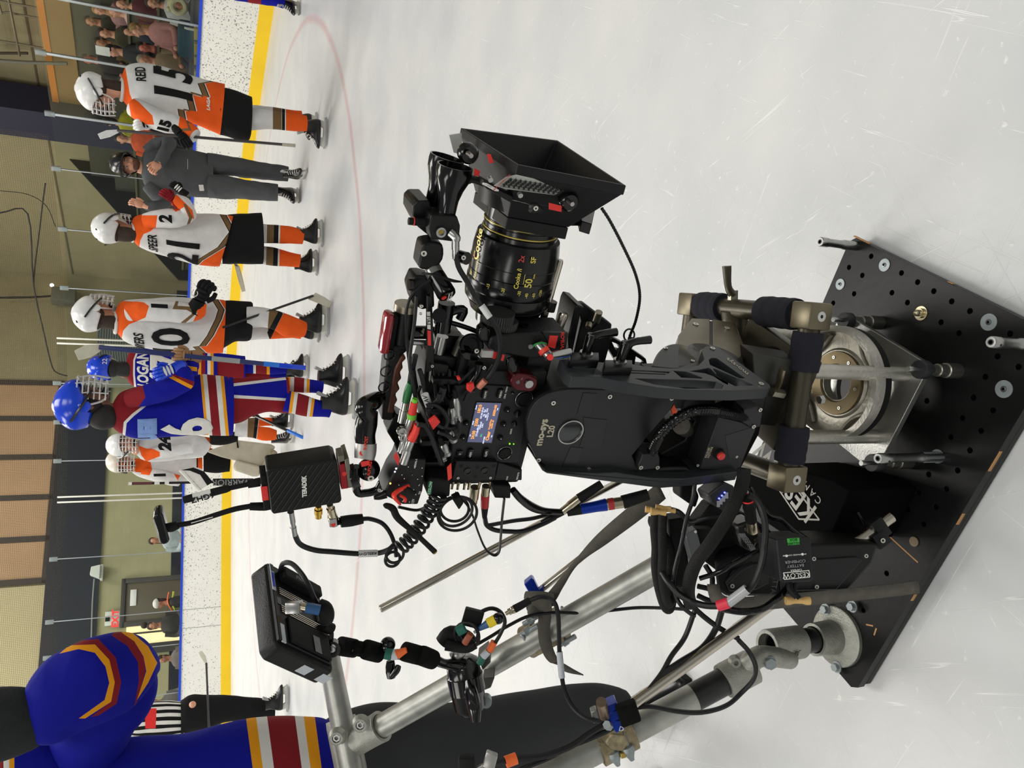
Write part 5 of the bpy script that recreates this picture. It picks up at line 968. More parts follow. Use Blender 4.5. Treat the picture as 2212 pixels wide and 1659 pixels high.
gk2 = thing('red_label_key', 'silver key tab wrapped in red tape beside the lens motor', 'label', C2(1180, 560, -.8)); k_ = MB(); k_.box(C2(1115, 545, -.802), AV*.005, SV*.003, ZV*.008, .001); k_.build('tab', M('silver_paint'), gk2); quad_on(C2, [(1140, 515), (1285, 565), (1270, 620), (1140, 585)], -.80, 'red_tape', RED(), gk2, .002)
# iris rods and side finder
for nm, p0, p1, r, lab in (('support_rod', C1(1535, 1110, -.87), C1(1395, 1600, -.87), .0078, 'steel lens rod running beside the lens barrel'), ('support_rod', C1(1565, 1520, -.86), C1(1520, 1640, -.86), .0105, 'short steel rod end with a rounded tip behind the lens motor')):
    o = MB().lathe(p0, p1-p0, [(0, r*.8), (.003, r), ((p1-p0).length, r)], 28).build(nm, SSR()); tag(o, lab, 'rod')
k_ = MB(); k_.cyl(C1(1440, 1440, -.87), C1(1475, 1490, -.87), .0, .0, 3); k_.bm.free(); p = C1(1460, 1465, -.87); dr_ = (C1(1395, 1600, -.87)-C1(1535, 1110, -.87)).normalized(); tag(MB().cyl(p-dr_*.007, p+dr_*.007, .0118, seg=28).build('rod_collar', BLK()), 'black collar clamped round the steel lens rod', 'collar')
sf = thing('dovetail_plate', 'black folded dovetail plate with steel cross pins right of the lens motor', 'plate', C3(650, 250, -.9))
k_ = MB(); k_.prism([C3(x, y, -.86) for x, y in [(540, 70), (600, 85), (570, 140), (500, 480), (480, 480), (470, 330), (520, 110)]], -SV*.05); k_.build('side_wall', BLK(), sf, bev=.002)
k_ = MB(); k_.prism([C3(x, y, -.90) for x, y in [(545, 62), (600, 58), (820, 225), (800, 400), (760, 545), (500, 520), (575, 200)]], -SV*.012); k_.build('back_wall', M('wall_black', (26, 27, 28), .42, spec=.3), sf, bev=.002)
for x0, y0, x1, y1, r in ((715, 125, 690, 200, .0085), (630, 250, 640, 215, .0075)): MB().cyl(C3(x0, y0, -.885), C3(x1, y1, -.89), r, seg=20).build('cross_pin', M('cap_steel'), sf)
MB().tube([C3(640, 260, -.888), C3(700, 190, -.888)], .006, 12, 1).build('stem', BLG(), sf)
lp = thing('line_hook', 'black fabric loop tied at the end of the safety line', 'loop', C3(940, 380, -.88)); MB().torus(C3(955, 310, -.88), SV+AV*.4, .009, .0022).build('ring', BLG(), lp); MB().tube([C3(975, 330, -.88), C3(960, 400, -.88), C3(900, 375, -.88)], [.004, .007, .006], 10, 4).build('knot', BLM(), lp)
# ---- cables and plugs over the camera's side
cable([(900, 640, -.835), (895, 700, -.83), (885, 780, -.825), (892, 830, -.82), (897, 862, -.82)], .0036, 'black cable falling beside the white and red label strip')
gr_ = thing('cable_plug', 'green sleeved silver plug beside the wood grip', 'plug', C2(340, 900, -.83)); MB().tube([C2(385, 830, -.825), C2(365, 900, -.825), C2(340, 1010, -.825)], [.0065, .0085, .0078], 16, 3).build('green_boot', M('boot_green', (14, 100, 48), .4), gr_); MB().lathe(C2(340, 1010, -.825), C2(315, 1130, -.825)-C2(340, 1010, -.825), [(0, .008), (.012, .008), (.012, .0088), (.03, .0088)], 20).build('barrel', CHR(), gr_)
s1 = thing('cable_plug', 'silver plug with red and lime sleeves plugged into the power box', 'plug', C2(390, 1100, -.81)); MB().tube([C2(430, 980, -.81), C2(420, 1010, -.81)], .0062, 16, 1).build('lime_ring', M('lime', (110, 190, 50), .5), s1); MB().tube([C2(420, 1010, -.81), C2(400, 1120, -.81)], [.0068, .0085], 16, 1).build('red_boot', RED(), s1); MB().tube([C2(400, 1120, -.81), C2(395, 1165, -.81)], .0095, 18, 1).build('lime_sleeve', M('lime'), s1); MB().lathe(C2(395, 1165, -.81), C2(335, 1370, -.81)-C2(395, 1165, -.81), [(0, .009), (.015, .009), (.016, .0078), (.03, .0078), (.031, .009), (.052, .009)], 20).build('barrel', CHR(), s1)
s2 = thing('cable_plug', 'silver plug with long red boot below the lime sleeved plug', 'plug', C2(380, 1400, -.80)); MB().tube([C2(450, 1225, -.80), C2(430, 1300, -.80), C2(390, 1375, -.80)], [.0065, .0078, .0088], 16, 2).build('red_boot', M('clip_red'), s2); MB().lathe(C2(390, 1375, -.80), C2(345, 1510, -.80)-C2(390, 1375, -.80), [(0, .0085), (.014, .0085), (.015, .0075), (.02, .0085), (.036, .0085)], 20).build('barrel', CHR(), s2)
for i, (x, y) in enumerate(((300, 1290), (320, 1350))): o = MB().lathe(C2(x, y, -.81), SV+AV*.3, [(-.004, .0095), (.002, .0095), (.004, .008), (.004, .005), (.001, .004)], 20).build('panel_socket', CHR()); tag(o, ['upper', 'lower'][i]+' silver panel socket on the edge of the power box', 'socket')
for i, (x, y, x2, y2) in enumerate([(812, 965, 838, 1190), (778, 1060, 792, 1200), (745, 1290, 800, 1380), (690, 1410, 740, 1510), (690, 1520, 700, 1560)]):
    o = thing('cable_plug', ['silver plug beside the top of the lit display', 'slim silver plug behind the first silver plug', 'stubby silver elbow plug left of the lit display', 'silver plug left of the 4 button', 'small silver plug below the USER button row'][i], 'plug', C2(x, y, -.81)); d = C2(x2, y2, -.81)-C2(x, y, -.81); l_ = d.length
    MB().lathe(C2(x, y, -.81), d, [(0, .0062), (l_*.15, .0088), (l_*.5, .0088), (l_*.52, .0075), (l_*.75, .0075), (l_*.77, .0088), (l_, .0088)], 20).build('barrel', CHR(), o); MB().tube([C2(x, y, -.81), C2(x, y, -.81)-d.normalized()*.012], [.006, .004], 10, 1).build('boot', BLM(), o)
quads = [([(560, 1200), (625, 1150), (672, 1205), (600, 1282)], -.79, 'red tape flag wrapped round the looped cable above the display'), ([(930, 850), (990, 830), (1000, 880), (960, 925), (925, 900)], -.80, 'red tape flag under the data cable by the HOME button'), ([(830, 780), (860, 772), (868, 800), (840, 812)], -.80, 'tiny red tape tag beside the two round screws')]
for q, s_, lab in quads: m_ = MB(); PS(m_, C2, q, s_, .006); tag(m_.build('tape_flag', RED(), bev=.001), lab, 'tape')
CBS = [([(540, 1060), (600, 1035), (680, 1080), (735, 1180), (700, 1250), (620, 1210), (560, 1130), (545, 1070)], .0042, -.80, 'loop of black cable above the red tape flag'),
 ([(660, 930), (640, 990), (560, 1080), (600, 1180), (740, 1260), (830, 1245)], .0042, -.805, 'black cable crossing under the red tape flag'),
 ([(470, 700), (500, 800), (520, 900), (560, 1080)], .0048, -.82, 'glossy black cable beside the lettered white sleeve'),
 ([(430, 560), (400, 700), (380, 830)], .0062, -.835, 'thick black cable entering the green boot'),
 ([(415, 700), (430, 800), (445, 900), (432, 985)], .0034, -.83, 'thin cable entering the lime ringed plug'),
 ([(450, 1225), (520, 1240), (580, 1330), (620, 1440), (650, 1520), (680, 1600)], .0052, -.79, 'grey-black cable bending out of the long red boot'),
 ([(700, 870), (680, 940), (640, 1000)], .0075, -.81, 'short thick cable stub between the cage ribs'),
 ([(1000, 690), (900, 780), (840, 830)], .0035, -.82, 'thin cable under the round black clamp'),
 ([(1100, 680), (1020, 760), (950, 840)], .0055, -.815, 'black cable with wet highlights behind the data cable'),
 ([(840, 1200), (850, 1300), (800, 1360), (740, 1330), (650, 1300)], .0042, -.80, 'cable curling left of the display toward the elbow plug'),
 ([(1170, 660), (1120, 740), (1080, 830), (1040, 860)], .0035, -.825, 'cable dropping behind the copper sleeve'),
 ([(480, 860), (460, 940), (520, 1080), (560, 1200), (590, 1310)], .0035, -.825, 'black cable beneath the loop beside the wood grip'),
 ([(600, 300), (640, 420), (620, 560), (560, 650)], .004, -.86, 'black cable behind the white and red label strip'),
 ([(900, 1000), (940, 920), (1000, 900)], .004, -.812, 'cable bend at the top corner of the display')]
for pts_, r, s_, lab in CBS: cable([(x, y, s_) for x, y in pts_], r, lab, T=C2)
rr = random.Random(3)
for i in range(6):
    x = 600+i*52; tag(MB().tube([C2(x, 700+rr.randint(-20, 20), -.838), C2(x+rr.randint(-20, 30), 850, -.83), C2(x+rr.randint(-40, 40), 1000, -.828)], .003+rr.random()*.003, 8, 5).build('inner_cable', BLG() if i % 2 else CBL()), 'black inner cable packed between the cage and the side panel', 'cable', 'inner cables packed behind the camera side')
for i, (x, y, sx) in enumerate([(520, 740, 1), (640, 800, 1)]): pass
wsl = C2(540, 1000, -.812); o = MB().tube([C2(520, 940, -.812), C2(565, 1060, -.812)], .0078, 14, 1).build('cable_sleeve', M('sleeve_white')); tag(o, 'white lettered sleeve on a cable left of the looped cable', 'sleeve'); text('print', 'AAV', .009, C2(540, 1000, -.8035), (C2(520, 940)-C2(565, 1060)), ZV, BLK(), o)
# round black clamp and rod mount above motor
rc = thing('rod_mount', 'glossy black round rod clamp between handle tubes and lens motor', 'clamp', C2(960, 500, -.83)); MB().cyl(C2(890, 440, -.85), C2(890, 440, -.815), .0, .0, 3).bm.free()
MB().lathe(C2(960, 470, -.84), SV+ZV*.3+AV*.5, [(-.01, .024), (.012, .024), (.014, .021), (.014, .016), (0, .014)], 36).build('clamp_ring', BLG(), rc); k_ = MB(); PS(k_, C2, rnd([(870, 550), (940, 540), (1060, 600), (1010, 620), (900, 600)], 3), -.82, .012); k_.build('wing', BLG(), rc, bev=.003); ringscrew(rc, C2(1015, 520, -.812), SV, .0065)
k_ = MB(); PS(k_, C2, [(720, 380), (900, 390), (880, 540), (640, 540), (640, 420)], -.86, .02); k_.build('back_plate', BLK(), rc, bev=.002); MB().cyl(C2(690, 380, -.852), C2(650, 540, -.852), .012, seg=24).build('steel_tube', CHR(), rc); MB().lathe(C2(890, 380, -.85), C2(820, 540, -.85)-C2(890, 380, -.85), [(0, .006), (.01, .0095), (.04, .0095)], 20).build('knurled_plug', M('dark_nickel', (90, 88, 82), .3, .8), rc)
k_ = MB(); k_.tube([C2(620, 240, -.85), C2(760, 250, -.85), C2(1000, 330, -.845), C2(1150, 420, -.84)], .0095, 14, 5, flat=.5); k_.build('swept_arm', BLG(), rc)
MB().cyl(C2(660, 190, -.84), C2(660, 190, -.82), .0125, seg=24).build('pivot', BLG(), rc); MB().cyl(C2(730, 60, -.85), C2(690, 330, -.85), .0165, seg=28).build('post', BLG(), rc)
MB().cyl(C2(1000, 690, -.82), C2(1100, 670, -.815), .0, .0, 3).bm.free()
k_ = MB(); k_.tube([C2(1040, 640, -.81), C2(1020, 740, -.81), C2(960, 830, -.81)], [.009, .006, .0055], 12, 4); k_.build('lever', BLG(), rc); ringscrew(rc, C2(1085, 680, -.808), SV, .005)
k_ = MB(); PS(k_, C2, rnd([(1040, 320), (1090, 290), (1150, 330), (1140, 440), (1090, 450), (1040, 400)], 3), -.815, .014); k_.build('thumb_wheel', BLG(), rc, bev=.002)
MB().box(C2(1500, 690, -.87), AV*.045, SV*.03, ZV*.018, .002).build('riser_block', BLK(), rc)
# connectors hanging off the body and cables heading to the batteries
p1_ = thing('cable_plug', 'plug with a dark red boot under the row of metal sockets', 'plug', C7(1520, 680, -.815)); MB().lathe(C7(1530, 655, -.82), C7(1520, 740, -.82)-C7(1530, 655, -.82), [(0, .0095), (.018, .0095)], 24).build('barrel', bnc, p1_); MB().tube([C7(1520, 735, -.82), C7(1515, 850, -.82)], [.0098, .0092], 18, 1).build('red_boot', M('boot_red', (176, 32, 34), .4), p1_); MB().tube([C7(1515, 848, -.82), C7(1513, 950, -.82)], [.0088, .0055], 16, 1).build('black_boot', BLM(), p1_)
o = cable([(1047, 1117, -.82), (1052, 1135, -.82), (1070, 1145, -.82), (1100, 1148, -.82), (1130, 1147, -.82), (1170, 1133, -.82), (1200, 1118, -.82)], .0056, 'black cable curving from the dark red boot toward the steel rods')
p2_ = thing('cable_plug', 'short fat metal plug beside the dark red boot', 'plug', C7(1410, 700, -.82)); MB().lathe(C7(1425, 665, -.825), C7(1410, 790, -.825)-C7(1425, 665, -.825), [(0, .0105), (.02, .0105), (.021, .009), (.028, .009)], 24).build('barrel', bnc, p2_)
p3_ = thing('network_plug', 'square black network plug with a flat cable under the camera side', 'plug', C7(1690, 700, -.82)); k_ = MB(); PS(k_, C7, [(1600, 650), (1765, 655), (1760, 775), (1610, 770)], -.812, .024); k_.build('housing', BLM(), p3_, bev=.002)
o = MB().tube([C7(*q) for q in [(1700, 770, -.81), (1680, 950, -.805), (1665, 1150, -.80), (1650, 1270, -.795), (1600, 1305, -.795), (1520, 1240, -.80), (1450, 1080, -.805), (1400, 930, -.81), (1340, 820, -.81), (1240, 720, -.815)]], .0055, 10, 7, flat=.4).build('flat_cable', CBL()); tag(o, 'flat black network cable hanging in a long U below the camera', 'cable')
p4_ = thing('cable_bundle', 'thick taped glossy cable running from the camera corner to the metal plugs', 'cable', C7(1800, 700, -.82)); MB().tube([C7(*q) for q in [(1780, 690, -.82), (1850, 770, -.82), (1960, 850, -.825), (2080, 890, -.83), (2240, 900, -.835)]], [.008, .009, .0105, .0085, .0075], 14, 5).build('sleeve', BLG(), p4_)
quad_on(C7, [(1160, 480), (1200, 440), (1205, 580), (1170, 605)], -.797, 'red_flap', M('clip_red'), cb)

MB.rs = 1.0
# ================================================================ PIPES, MONITOR, BATTERIES AND CABLES AROUND THE RIG
def dr(x0, y0, k): return lambda x, y, d=1.2: P(x0+x/k, y0+y/k, d)
D5, D8, D9, DA, DF = dr(1380, 1000, 2.765), dr(500, 1180, 3.463), dr(1000, 1180, 3.463), dr(1380, 1020, 4.878), dr(0, 0, 1)
def PD(mb, T, pts, d, th, tilt=0): return mb.prism([T(x, y, d+tilt*(i and 0)) for i, (x, y) in enumerate(pts)], FW*th)
YD = RT*-1; XD = -UP     # the photo's down and right, as directions of the place
# ---- galvanised frame of pipes
pa, pb_ = DF(748, 1612, 1.60), DF(1400, 1240, 1.40); pe_ = pb_+(pb_-pa).normalized()*.1
def pipe(p, q, r, label, mat=None, dark=None):
    d = (q-p).normalized(); a_, b_ = basis(d); mb = MB(); o = thing('scaffold_pipe', label, 'pipe', p, 'galvanised pipes of the push frame')
    mb.lathe(p, d, [(0, r*.82), (0, r), ((q-p).length, r), ((q-p).length, r*.82)], 40, False); mb.build('tube', mat or GLV(), o)
    if dark: MB().lathe(p+d*dark[0], d, [(0, r+.0003), (dark[1], r+.0003)], 40, False).build('black_band', M('black_tape_worn', (30, 30, 31), .4, 0, .5, 40), o)
    return o
pipe(pa, pe_, .0238, 'upper slanting galvanised pipe carrying the monitor arm clamp')
p2a, p2b = DF(1612, 1446, 1.42), DF(1290, 1617, 1.35); d2 = (p2b-p2a).normalized()
pipe(p2a, p2b+d2*.45, .0242, 'lower slanting galvanised pipe with a black banded end by the floor flange', dark=(.03, .085))
t0_, t1_ = DF(704, 1392, 1.66), DF(752, 1625, 1.58); pipe(t0_, t1_+(t1_-t0_)*.7, .0238, 'short pipe crossing behind the monitor into the cast elbow')
ft = thing('pipe_fitting', 'cast silver two-way fitting with two hex screws joining the pipes at the left', 'pipe fitting', pa); dt = (t1_-t0_).normalized(); dp = (pe_-pa).normalized()
k_ = MB(); k_.lathe(pa-dt*.055, dt, [(0, .027), (0, .031), (.012, .032), (.1, .032), (.112, .031), (.112, .027)], 40, False); k_.build('cross_sleeve', CST(), ft)
k_ = MB(); k_.lathe(pa, dp, [(.0, .031), (.05, .030), (.085, .0305), (.098, .0315), (.098, .025)], 40, False); k_.build('branch_sleeve', CST(), ft)
for q in (D8(785, 1437, 1.548), D8(962, 1340, 1.53)): k_ = MB(); k_.lathe(q, -FW, [(-.012, .018), (.0, .0145), (.002, .0125), (.002, .0085), (-.003, .008)], 32); ko = k_.build('screw_boss', CST(), ft); MB().lathe(q, -FW, [(-.004, .0078), (-.0, .0078), (-.0, .0045), (-.003, .004)], 6).build('hex_screw', CHR(), ko)
# post and flange on the platform corner
fc = G(1810, 1374, PZ); zz = lambda x: zfor(fc, x); fg = thing('floor_flange', 'grey cast flange bolted to the platform corner with an open pipe socket', 'flange', fc)
fl2 = MB(); fl2.lathe(fc, ZV, [(0, .06), (.007, .0595), (.009, .057), (.010, .04), (.016, .0335), (zz(1757)-PZ, .0315), (zz(1757)-PZ, .026)], 56, False); fl2.build('flange_plate', CST(), fg)
MB().lathe(fc, ZV, [(0, .0242), (zz(1672)-PZ, .0242), (zz(1672)-PZ, .02), (.0, .02)], 40, False).build('black_pipe', M('black_pipe', (26, 26, 27), .35, .2, .5, 50), fg)
k_ = MB(); k_.lathe(fc, ZV, [(zz(1726)-PZ, .026), (zz(1726)-PZ, .0315), (zz(1660)-PZ, .0325), (zz(1657)-PZ, .031), (zz(1657)-PZ, .0245), (zz(1700)-PZ, .0245)], 44, False); k_.build('collar', CST(), fg)
MB().cyl(V((fc.x, fc.y, zz(1690))), V((fc.x, fc.y, zz(1688))), .0245).build('dark_bore', M('hole_black'), fg)
for x, y in ((1789, 1364), (1802, 1441), (1778, 1316), (1836, 1310)):
    p = G(x+6, y, PZ+.009); k_ = MB(); k_.cyl(p, p+ZV*.0015, .0115, seg=28); k_.cyl(p+ZV*.0015, p+ZV*.009, .0082, seg=6); k_.build('hex_bolt', zinc, fg)
text('chalk_mark', '2', .03, fc+SV*.0318+ZV*.03, AV, ZV, M('yellow_chalk', (216, 200, 70), .8), fg); p = G(1830, 1404, PZ+.0095); MB().cyl(p, p+ZV*.0006, .003).build('chalk_dot', M('yellow_chalk'), fg)
text('pen_mark', 'SCR', .016, V((fc.x, fc.y, zz(1695)))+SV*.0325+AV*.004, AV, ZV, BLK(), fg)
sw = thing('swivel_fitting', 'cast swivel fitting linking the slanting pipe to the flanged post', 'pipe fitting', p2a)
k_ = MB(); k_.lathe(p2a-d2*.012, d2, [(0, .024), (0, .031), (.055, .0315), (.062, .0305), (.062, .025)], 40, False); k_.build('sleeve', CST(), sw)
k_ = MB(); k_.tube([V((fc.x, fc.y, zz(1690)))+SV*.028-AV*.01, DF(1640, 1418, 1.40), p2a+d2*.005], [.018, .019, .02], 20, 4); k_.build('knuckle', CST(), sw)
q = DF(1663, 1432, 1.385); k_ = MB(); k_.cyl(q+FW*.03, q, .012, seg=24); k_.cyl(q, q-FW*.008, .0105, seg=6); k_.build('hex_bolt', zinc, sw); q = DF(1589, 1431, 1.375); k_ = MB(); k_.lathe(q, -FW, [(-.01, .011), (.004, .0088), (.004, .0045), (-.002, .004)], 24); k_.build('set_screw', CST(), sw)
# ---- steel rods
def rod(p, q, r, label): o = MB().lathe(p, q-p, [(0, r*.85), (.0015, r), ((q-p).length-.0015, r), ((q-p).length, r*.85)], 28).build('steel_rod', SSR()); return tag(o, label, 'rod')
rod(DF(821, 1316, 1.42), DF(1345, 1036, 1.62), .0072, 'bright steel rod with a free end pointing down-left over the ice')
rod(DF(1163, 1278, 1.5), DF(1385, 1102, 1.55), .0068, 'short steel rod clamped in the blue clamp above the upper pipe')
r3 = rod(DF(1928, 1116, 1.32), DF(1352, 1532, 1.27), .0092, 'long steel rod with a teal band running across platform edge to the lower pipe'); q0, q1 = DF(1590, 1360, 1.295), DF(1616, 1341, 1.297); child(MB().tube([q0, q1], .0096, 24, 1).build('teal_band', M('teal_tape', (22, 92, 92), .5)), r3) if False else sub(MB().tube([q0, q1], .0096, 24, 1).build('teal_band', M('teal_tape', (22, 92, 92), .5)), r3)
rc2 = thing('rod_clamp', 'small black clamp near the far end of the long steel rod', 'clamp', DF(1898, 1145, 1.31)); q = DF(1896, 1139, 1.315); d3 = (DF(1352, 1532, 1.27)-DF(1928, 1116, 1.32)).normalized(); n3 = d3.cross(FW).normalized()
MB().box(q, d3*.011, n3*.017, d3.cross(n3)*.014, .002).build('body', BLK(), rc2); MB().box(q-n3*.0+YD*.018-FW*.006, d3*.013, n3*.013, d3.cross(n3)*.01, .002).build('jaw', BLK(), rc2); ringscrew(rc2, q+YD*.019-FW*.0175, -FW, .0058)
tag(MB().tube([q+FW*.03-XD*.01, q+FW*.034-XD*.02-YD*.02], .004, 10, 2).build('rod_bolt', BLG()), 'small black bolt behind the clamp on the long rod', 'bolt')
# ---- clamps on the pipes
blue = M('blue_anodised', (16, 52, 160), .28, .5)
def along(p, q, t): return p+(q-p)*t
bc = thing('swivel_clamp', 'rusty cast swivel coupler on the upper pipe wrapped by a grey strap', 'clamp', DF(1172, 1362, 1.5)); cx = DF(1176, 1366, 1.49)
rusty = M('rusty_cast', (150, 138, 110), .5, .7, .35, 70, .4, 300)
for t, w_ in ((-.03, .012), (.028, .012)): MB().lathe(cx+dp*t-dp*w_, dp, [(0, .025), (0, .032), (2*w_, .032), (2*w_, .025)], 36, False).build('jaw', rusty, bc)
k_ = MB(); k_.box(cx-FW*.034, dp*.032, n3*.022, FW*.008, .005); k_.build('saddle', rusty, bc); MB().lathe(cx-FW*.045, -FW, [(-.006, .014), (.004, .0125), (.004, .008), (-.002, .0075)], 28).build('pivot', rusty, bc)
for x, y in ((1140, 1343), (1222, 1325), (1215, 1390), (1135, 1368)): p = DF(x, y, 1.46); k_ = MB(); k_.cyl(p, p+dp*.012+FW*.004, .0085, seg=6); k_.cyl(p-dp*.01, p+dp*.03, .005, seg=12); k_.build('bolt', zinc, bc)
for x, y, x2, y2 in ((1132, 1378, 1145, 1402), (1218, 1318, 1237, 1350)): MB().tube([DF(x-5, y-6, 1.46), DF(x, y, 1.455), DF(x2, y2, 1.455)], .0032, 10, 3).build('wire_latch', zinc, bc)
b1 = thing('blue_clamp', 'blue anodised clamp gripping the short steel rod above the upper pipe', 'clamp', DF(1155, 1272, 1.5))
k_ = MB(); PD(k_, DF, [(1132, 1262), (1148, 1249), (1153, 1252), (1168, 1283), (1180, 1288), (1150, 1292), (1142, 1280)], 1.475, .03); k_.build('jaw', blue, b1, bev=.0015); k_ = MB(); PD(k_, DF, [(1150, 1288), (1172, 1268), (1180, 1290), (1160, 1300)], 1.48, .02); k_.build('body', blue, b1, bev=.0015)
b2 = thing('blue_clamp', 'blue anodised clamp pair with a steel stud on the lower pipe', 'clamp', DF(1320, 1545, 1.3))
for pts_ in ([(1010, 1230), (1150, 1170), (1165, 1215), (1030, 1290)], [(1060, 1260), (1170, 1220), (1180, 1290), (1080, 1330)], [(1080, 1310), (1190, 1300), (1225, 1350), (1150, 1400)]):
    k_ = MB(); PD(k_, D9, pts_, 1.265, .035); k_.build('jaw', blue, b2, bev=.0015)
k_ = MB(); k_.cyl(D9(1060, 1270, 1.27), D9(1035, 1165, 1.24), .0088, seg=24); k_.build('stud', M('stud_steel', (150, 130, 110), .4, .8, .2, 80), b2); k_ = MB(); k_.cyl(D9(1075, 1335, 1.25), D9(1095, 1350, 1.26), .007, seg=6); k_.build('nut', zinc, b2)
text('print', 'D', .011, D9(1185, 1368, 1.2645), XD+YD*.3, -YD+XD*.3, WHT(), b2)
c3 = thing('swivel_clamp', 'cast coupler under the lower pipe with yellow corroded bolts', 'clamp', DF(1340, 1625, 1.35)); cx = D9(1140, 1400, 1.32); d2n = d2
for t in (-.025, .022): MB().lathe(p2a+d2*((cx-p2a).dot(d2)+t)-d2*.01, d2, [(0, .0255), (0, .032), (.02, .032), (.02, .0255)], 36, False).build('jaw', rusty, c3)
for x, y in ((1130, 1560), (1235, 1520)): k_ = MB(); k_.lathe(D9(x, y, 1.33), (D9(x+20, y+50, 1.33)-D9(x, y, 1.33)), [(-.03, .006), (-.008, .006), (-.006, .011), (.0, .012), (.004, .011), (.014, .006), (.02, .004)], 16); k_.build('wing_nut', zinc, c3)
k_ = MB(); PD(k_, D9, [(1060, 1470), (1110, 1400), (1210, 1410), (1240, 1480), (1200, 1540), (1110, 1530)], 1.32, .03); k_.build('saddle', rusty, c3, bev=.003); k_ = MB(); PD(k_, D9, [(1175, 1555), (1215, 1545), (1225, 1585), (1185, 1595)], 1.32, .014); k_.build('yellow_nut', M('yellow_zinc', (176, 150, 70), .4, .5), c3, bev=.002)
k_ = MB(); PD(k_, D9, [(955, 1240), (1000, 1220), (1025, 1320), (975, 1330)], 1.30, .02); k_.build('plate', CST(), c3, bev=.002)
# ---- monitor seen from behind
MB.rs = .74
mo = thing('field_monitor', 'small black field monitor seen from behind with silver heat fins and tape labels', 'monitor', D8(480, 520, 1.2))
m1, m2, m4 = D8(262, 120, 1.20), D8(650, 335, 1.27), D8(340, 735, 1.10); m3 = m2+m4-m1; mu_, mv_ = m2-m1, m4-m1; mn = mu_.cross(mv_).normalized(); mn = mn if mn.dot(FW) < 0 else -mn
def MQ(u, v, h=0): return m1+mu_*u+mv_*v+mn*h
thk = D8(178, 185, 1.235)-m1; thk2 = -mn*.038
def mpr(pts, h0, h1, nm, mat, par=mo, bev=.001): k_ = MB(); k_.prism([MQ(u, v, h0) for u, v in pts], mn*(h1-h0)); return k_.build(nm, mat, par, bev=bev)
def rq(a, b, c, d): return [(a, b), (c, b), (c, d), (a, d)]
mpr([(.04, -.02), (.98, -.02), (1.03, .03), (1.03, .97), (.98, 1.03), (.04, 1.03), (-.02, .97), (-.02, .03)], -.034, .0, 'bumper', M('bumper_rubber', (14, 14, 14), .5, 0, .1, 60, .3, 400, .3), mo, .004)
mpr(rq(.06, .06, .97, .95), -.001, .0035, 'back_shell', M('monitor_shell', (26, 27, 28), .42, spec=.35), mo)
mpr(rq(.0, .05, .06, .96), -.001, .006, 'top_edge', BLK(), mo)
for k in range(4): mpr(rq(.12, .30+k*.024, .9, .31+k*.024), .0035, .006, 'heat_fin', SSR(), mo, 0)
for k in range(4): mpr(rq(.12, .52+k*.024, 1.0, .529+k*.024), .0035, .006, 'heat_fin', SSR(), mo, 0)
mpr(rq(.14, .07, .86, .21), .0035, .02, 'battery_block', BLM(), mo, .003); mpr(rq(.2, .63, .95, .93), .0035, .008, 'back_cover', BLM(), mo, .002)
mpr(rq(.8, .33, 1.0, .49), .0035, .009, 'silver_bracket', qr, mo, .001); mpr(rq(-.015, .05, .045, .38), .0065, .0075, 'white_tape', M('white_tape', (190, 194, 200), .6), mo, 0)
mpr(rq(-.01, .16, .035, .34), .0076, .0079, 'blue_print', M('blue_ink', (60, 70, 190), .5), mo, 0); mpr(rq(-.01, .06, .04, .14), .0076, .008, 'black_print', BLK(), mo, 0); mpr(rq(.05, .76, .12, .97), .0040, .006, 'white_tape', M('white_tape'), mo, 0)
mpr(rq(.62, .73, .74, .92), .009, .0095, 'grey_label', M('grey_label', (112, 114, 112), .6), mo, 0); mpr(rq(.07, .43, .14, .51), .004, .0046, 'small_badge', M('grey_label'), mo, 0)
text('battery_print', 'PROFINE', .008, MQ(.42, .2, .0265), mu_, -mv_ if mu_.cross(-mv_).dot(mn) > 0 else mv_, M('grey_label'), mo)
for u in (.2, .55): k_ = MB(); k_.prism([MQ(u+.35, 1.03, -.008), MQ(u+.52, 1.03, -.008), MQ(u+.5, 1.03, -.026), MQ(u+.33, 1.03, -.026)], mv_.normalized()*.0008); k_.build('white_scuff', M('white_tape'), mo)
bn = thing('bnc_plug', 'blue sleeved silver right-angle plug on the back of the monitor', 'plug', D8(470, 460, 1.13)); k_ = MB(); k_.box(D8(468, 455, 1.125), XD*.011, YD*.0085, FW*.009, .002); k_.build('elbow', CHR(), bn); MB().tube([D8(500, 448, 1.125), D8(560, 460, 1.125)], .0085, 20, 1).build('collar', bnc, bn); MB().tube([D8(555, 458, 1.125), D8(660, 478, 1.13)], .0105, 20, 1).build('blue_boot', M('boot_blue', (44, 84, 132), .4), bn)
cable([(430, 500, 1.15), (470, 430, 1.13)], .006, 'brass socket stub under the blue sleeved plug', T=D8, mat=M('gold_bnc'), name='socket_stub')
cable([(365, 190, 1.2), (385, 130, 1.17), (450, 130, 1.15), (520, 200, 1.14), (570, 280, 1.14), (610, 370, 1.15), (640, 430, 1.16)], .0052, 'black cable arching over the back of the monitor', T=D8)
k_ = MB(); k_.tube([D8(650, 430, 1.15), D8(700, 470, 1.15), D8(710, 540, 1.16), D8(660, 545, 1.16)], [.012, .016, .015, .01], 14, 4); tag(k_.build('velcro_knot', BLM()), 'fuzzy black fabric knot at the lower edge of the monitor', 'tie')
mb_ = thing('monitor_bracket', 'black swivel bracket between the monitor and the wrapped arm', 'bracket', D8(720, 680, 1.2)); MB().cyl(D8(690, 590, 1.2), D8(750, 620, 1.21), .012, seg=20).build('grip', BLM(), mb_); k_ = MB(); k_.tube([D8(700, 600, 1.22), D8(725, 660, 1.22), D8(710, 740, 1.22)], .012, 12, 3); k_.build('stem', BLK(), mb_)
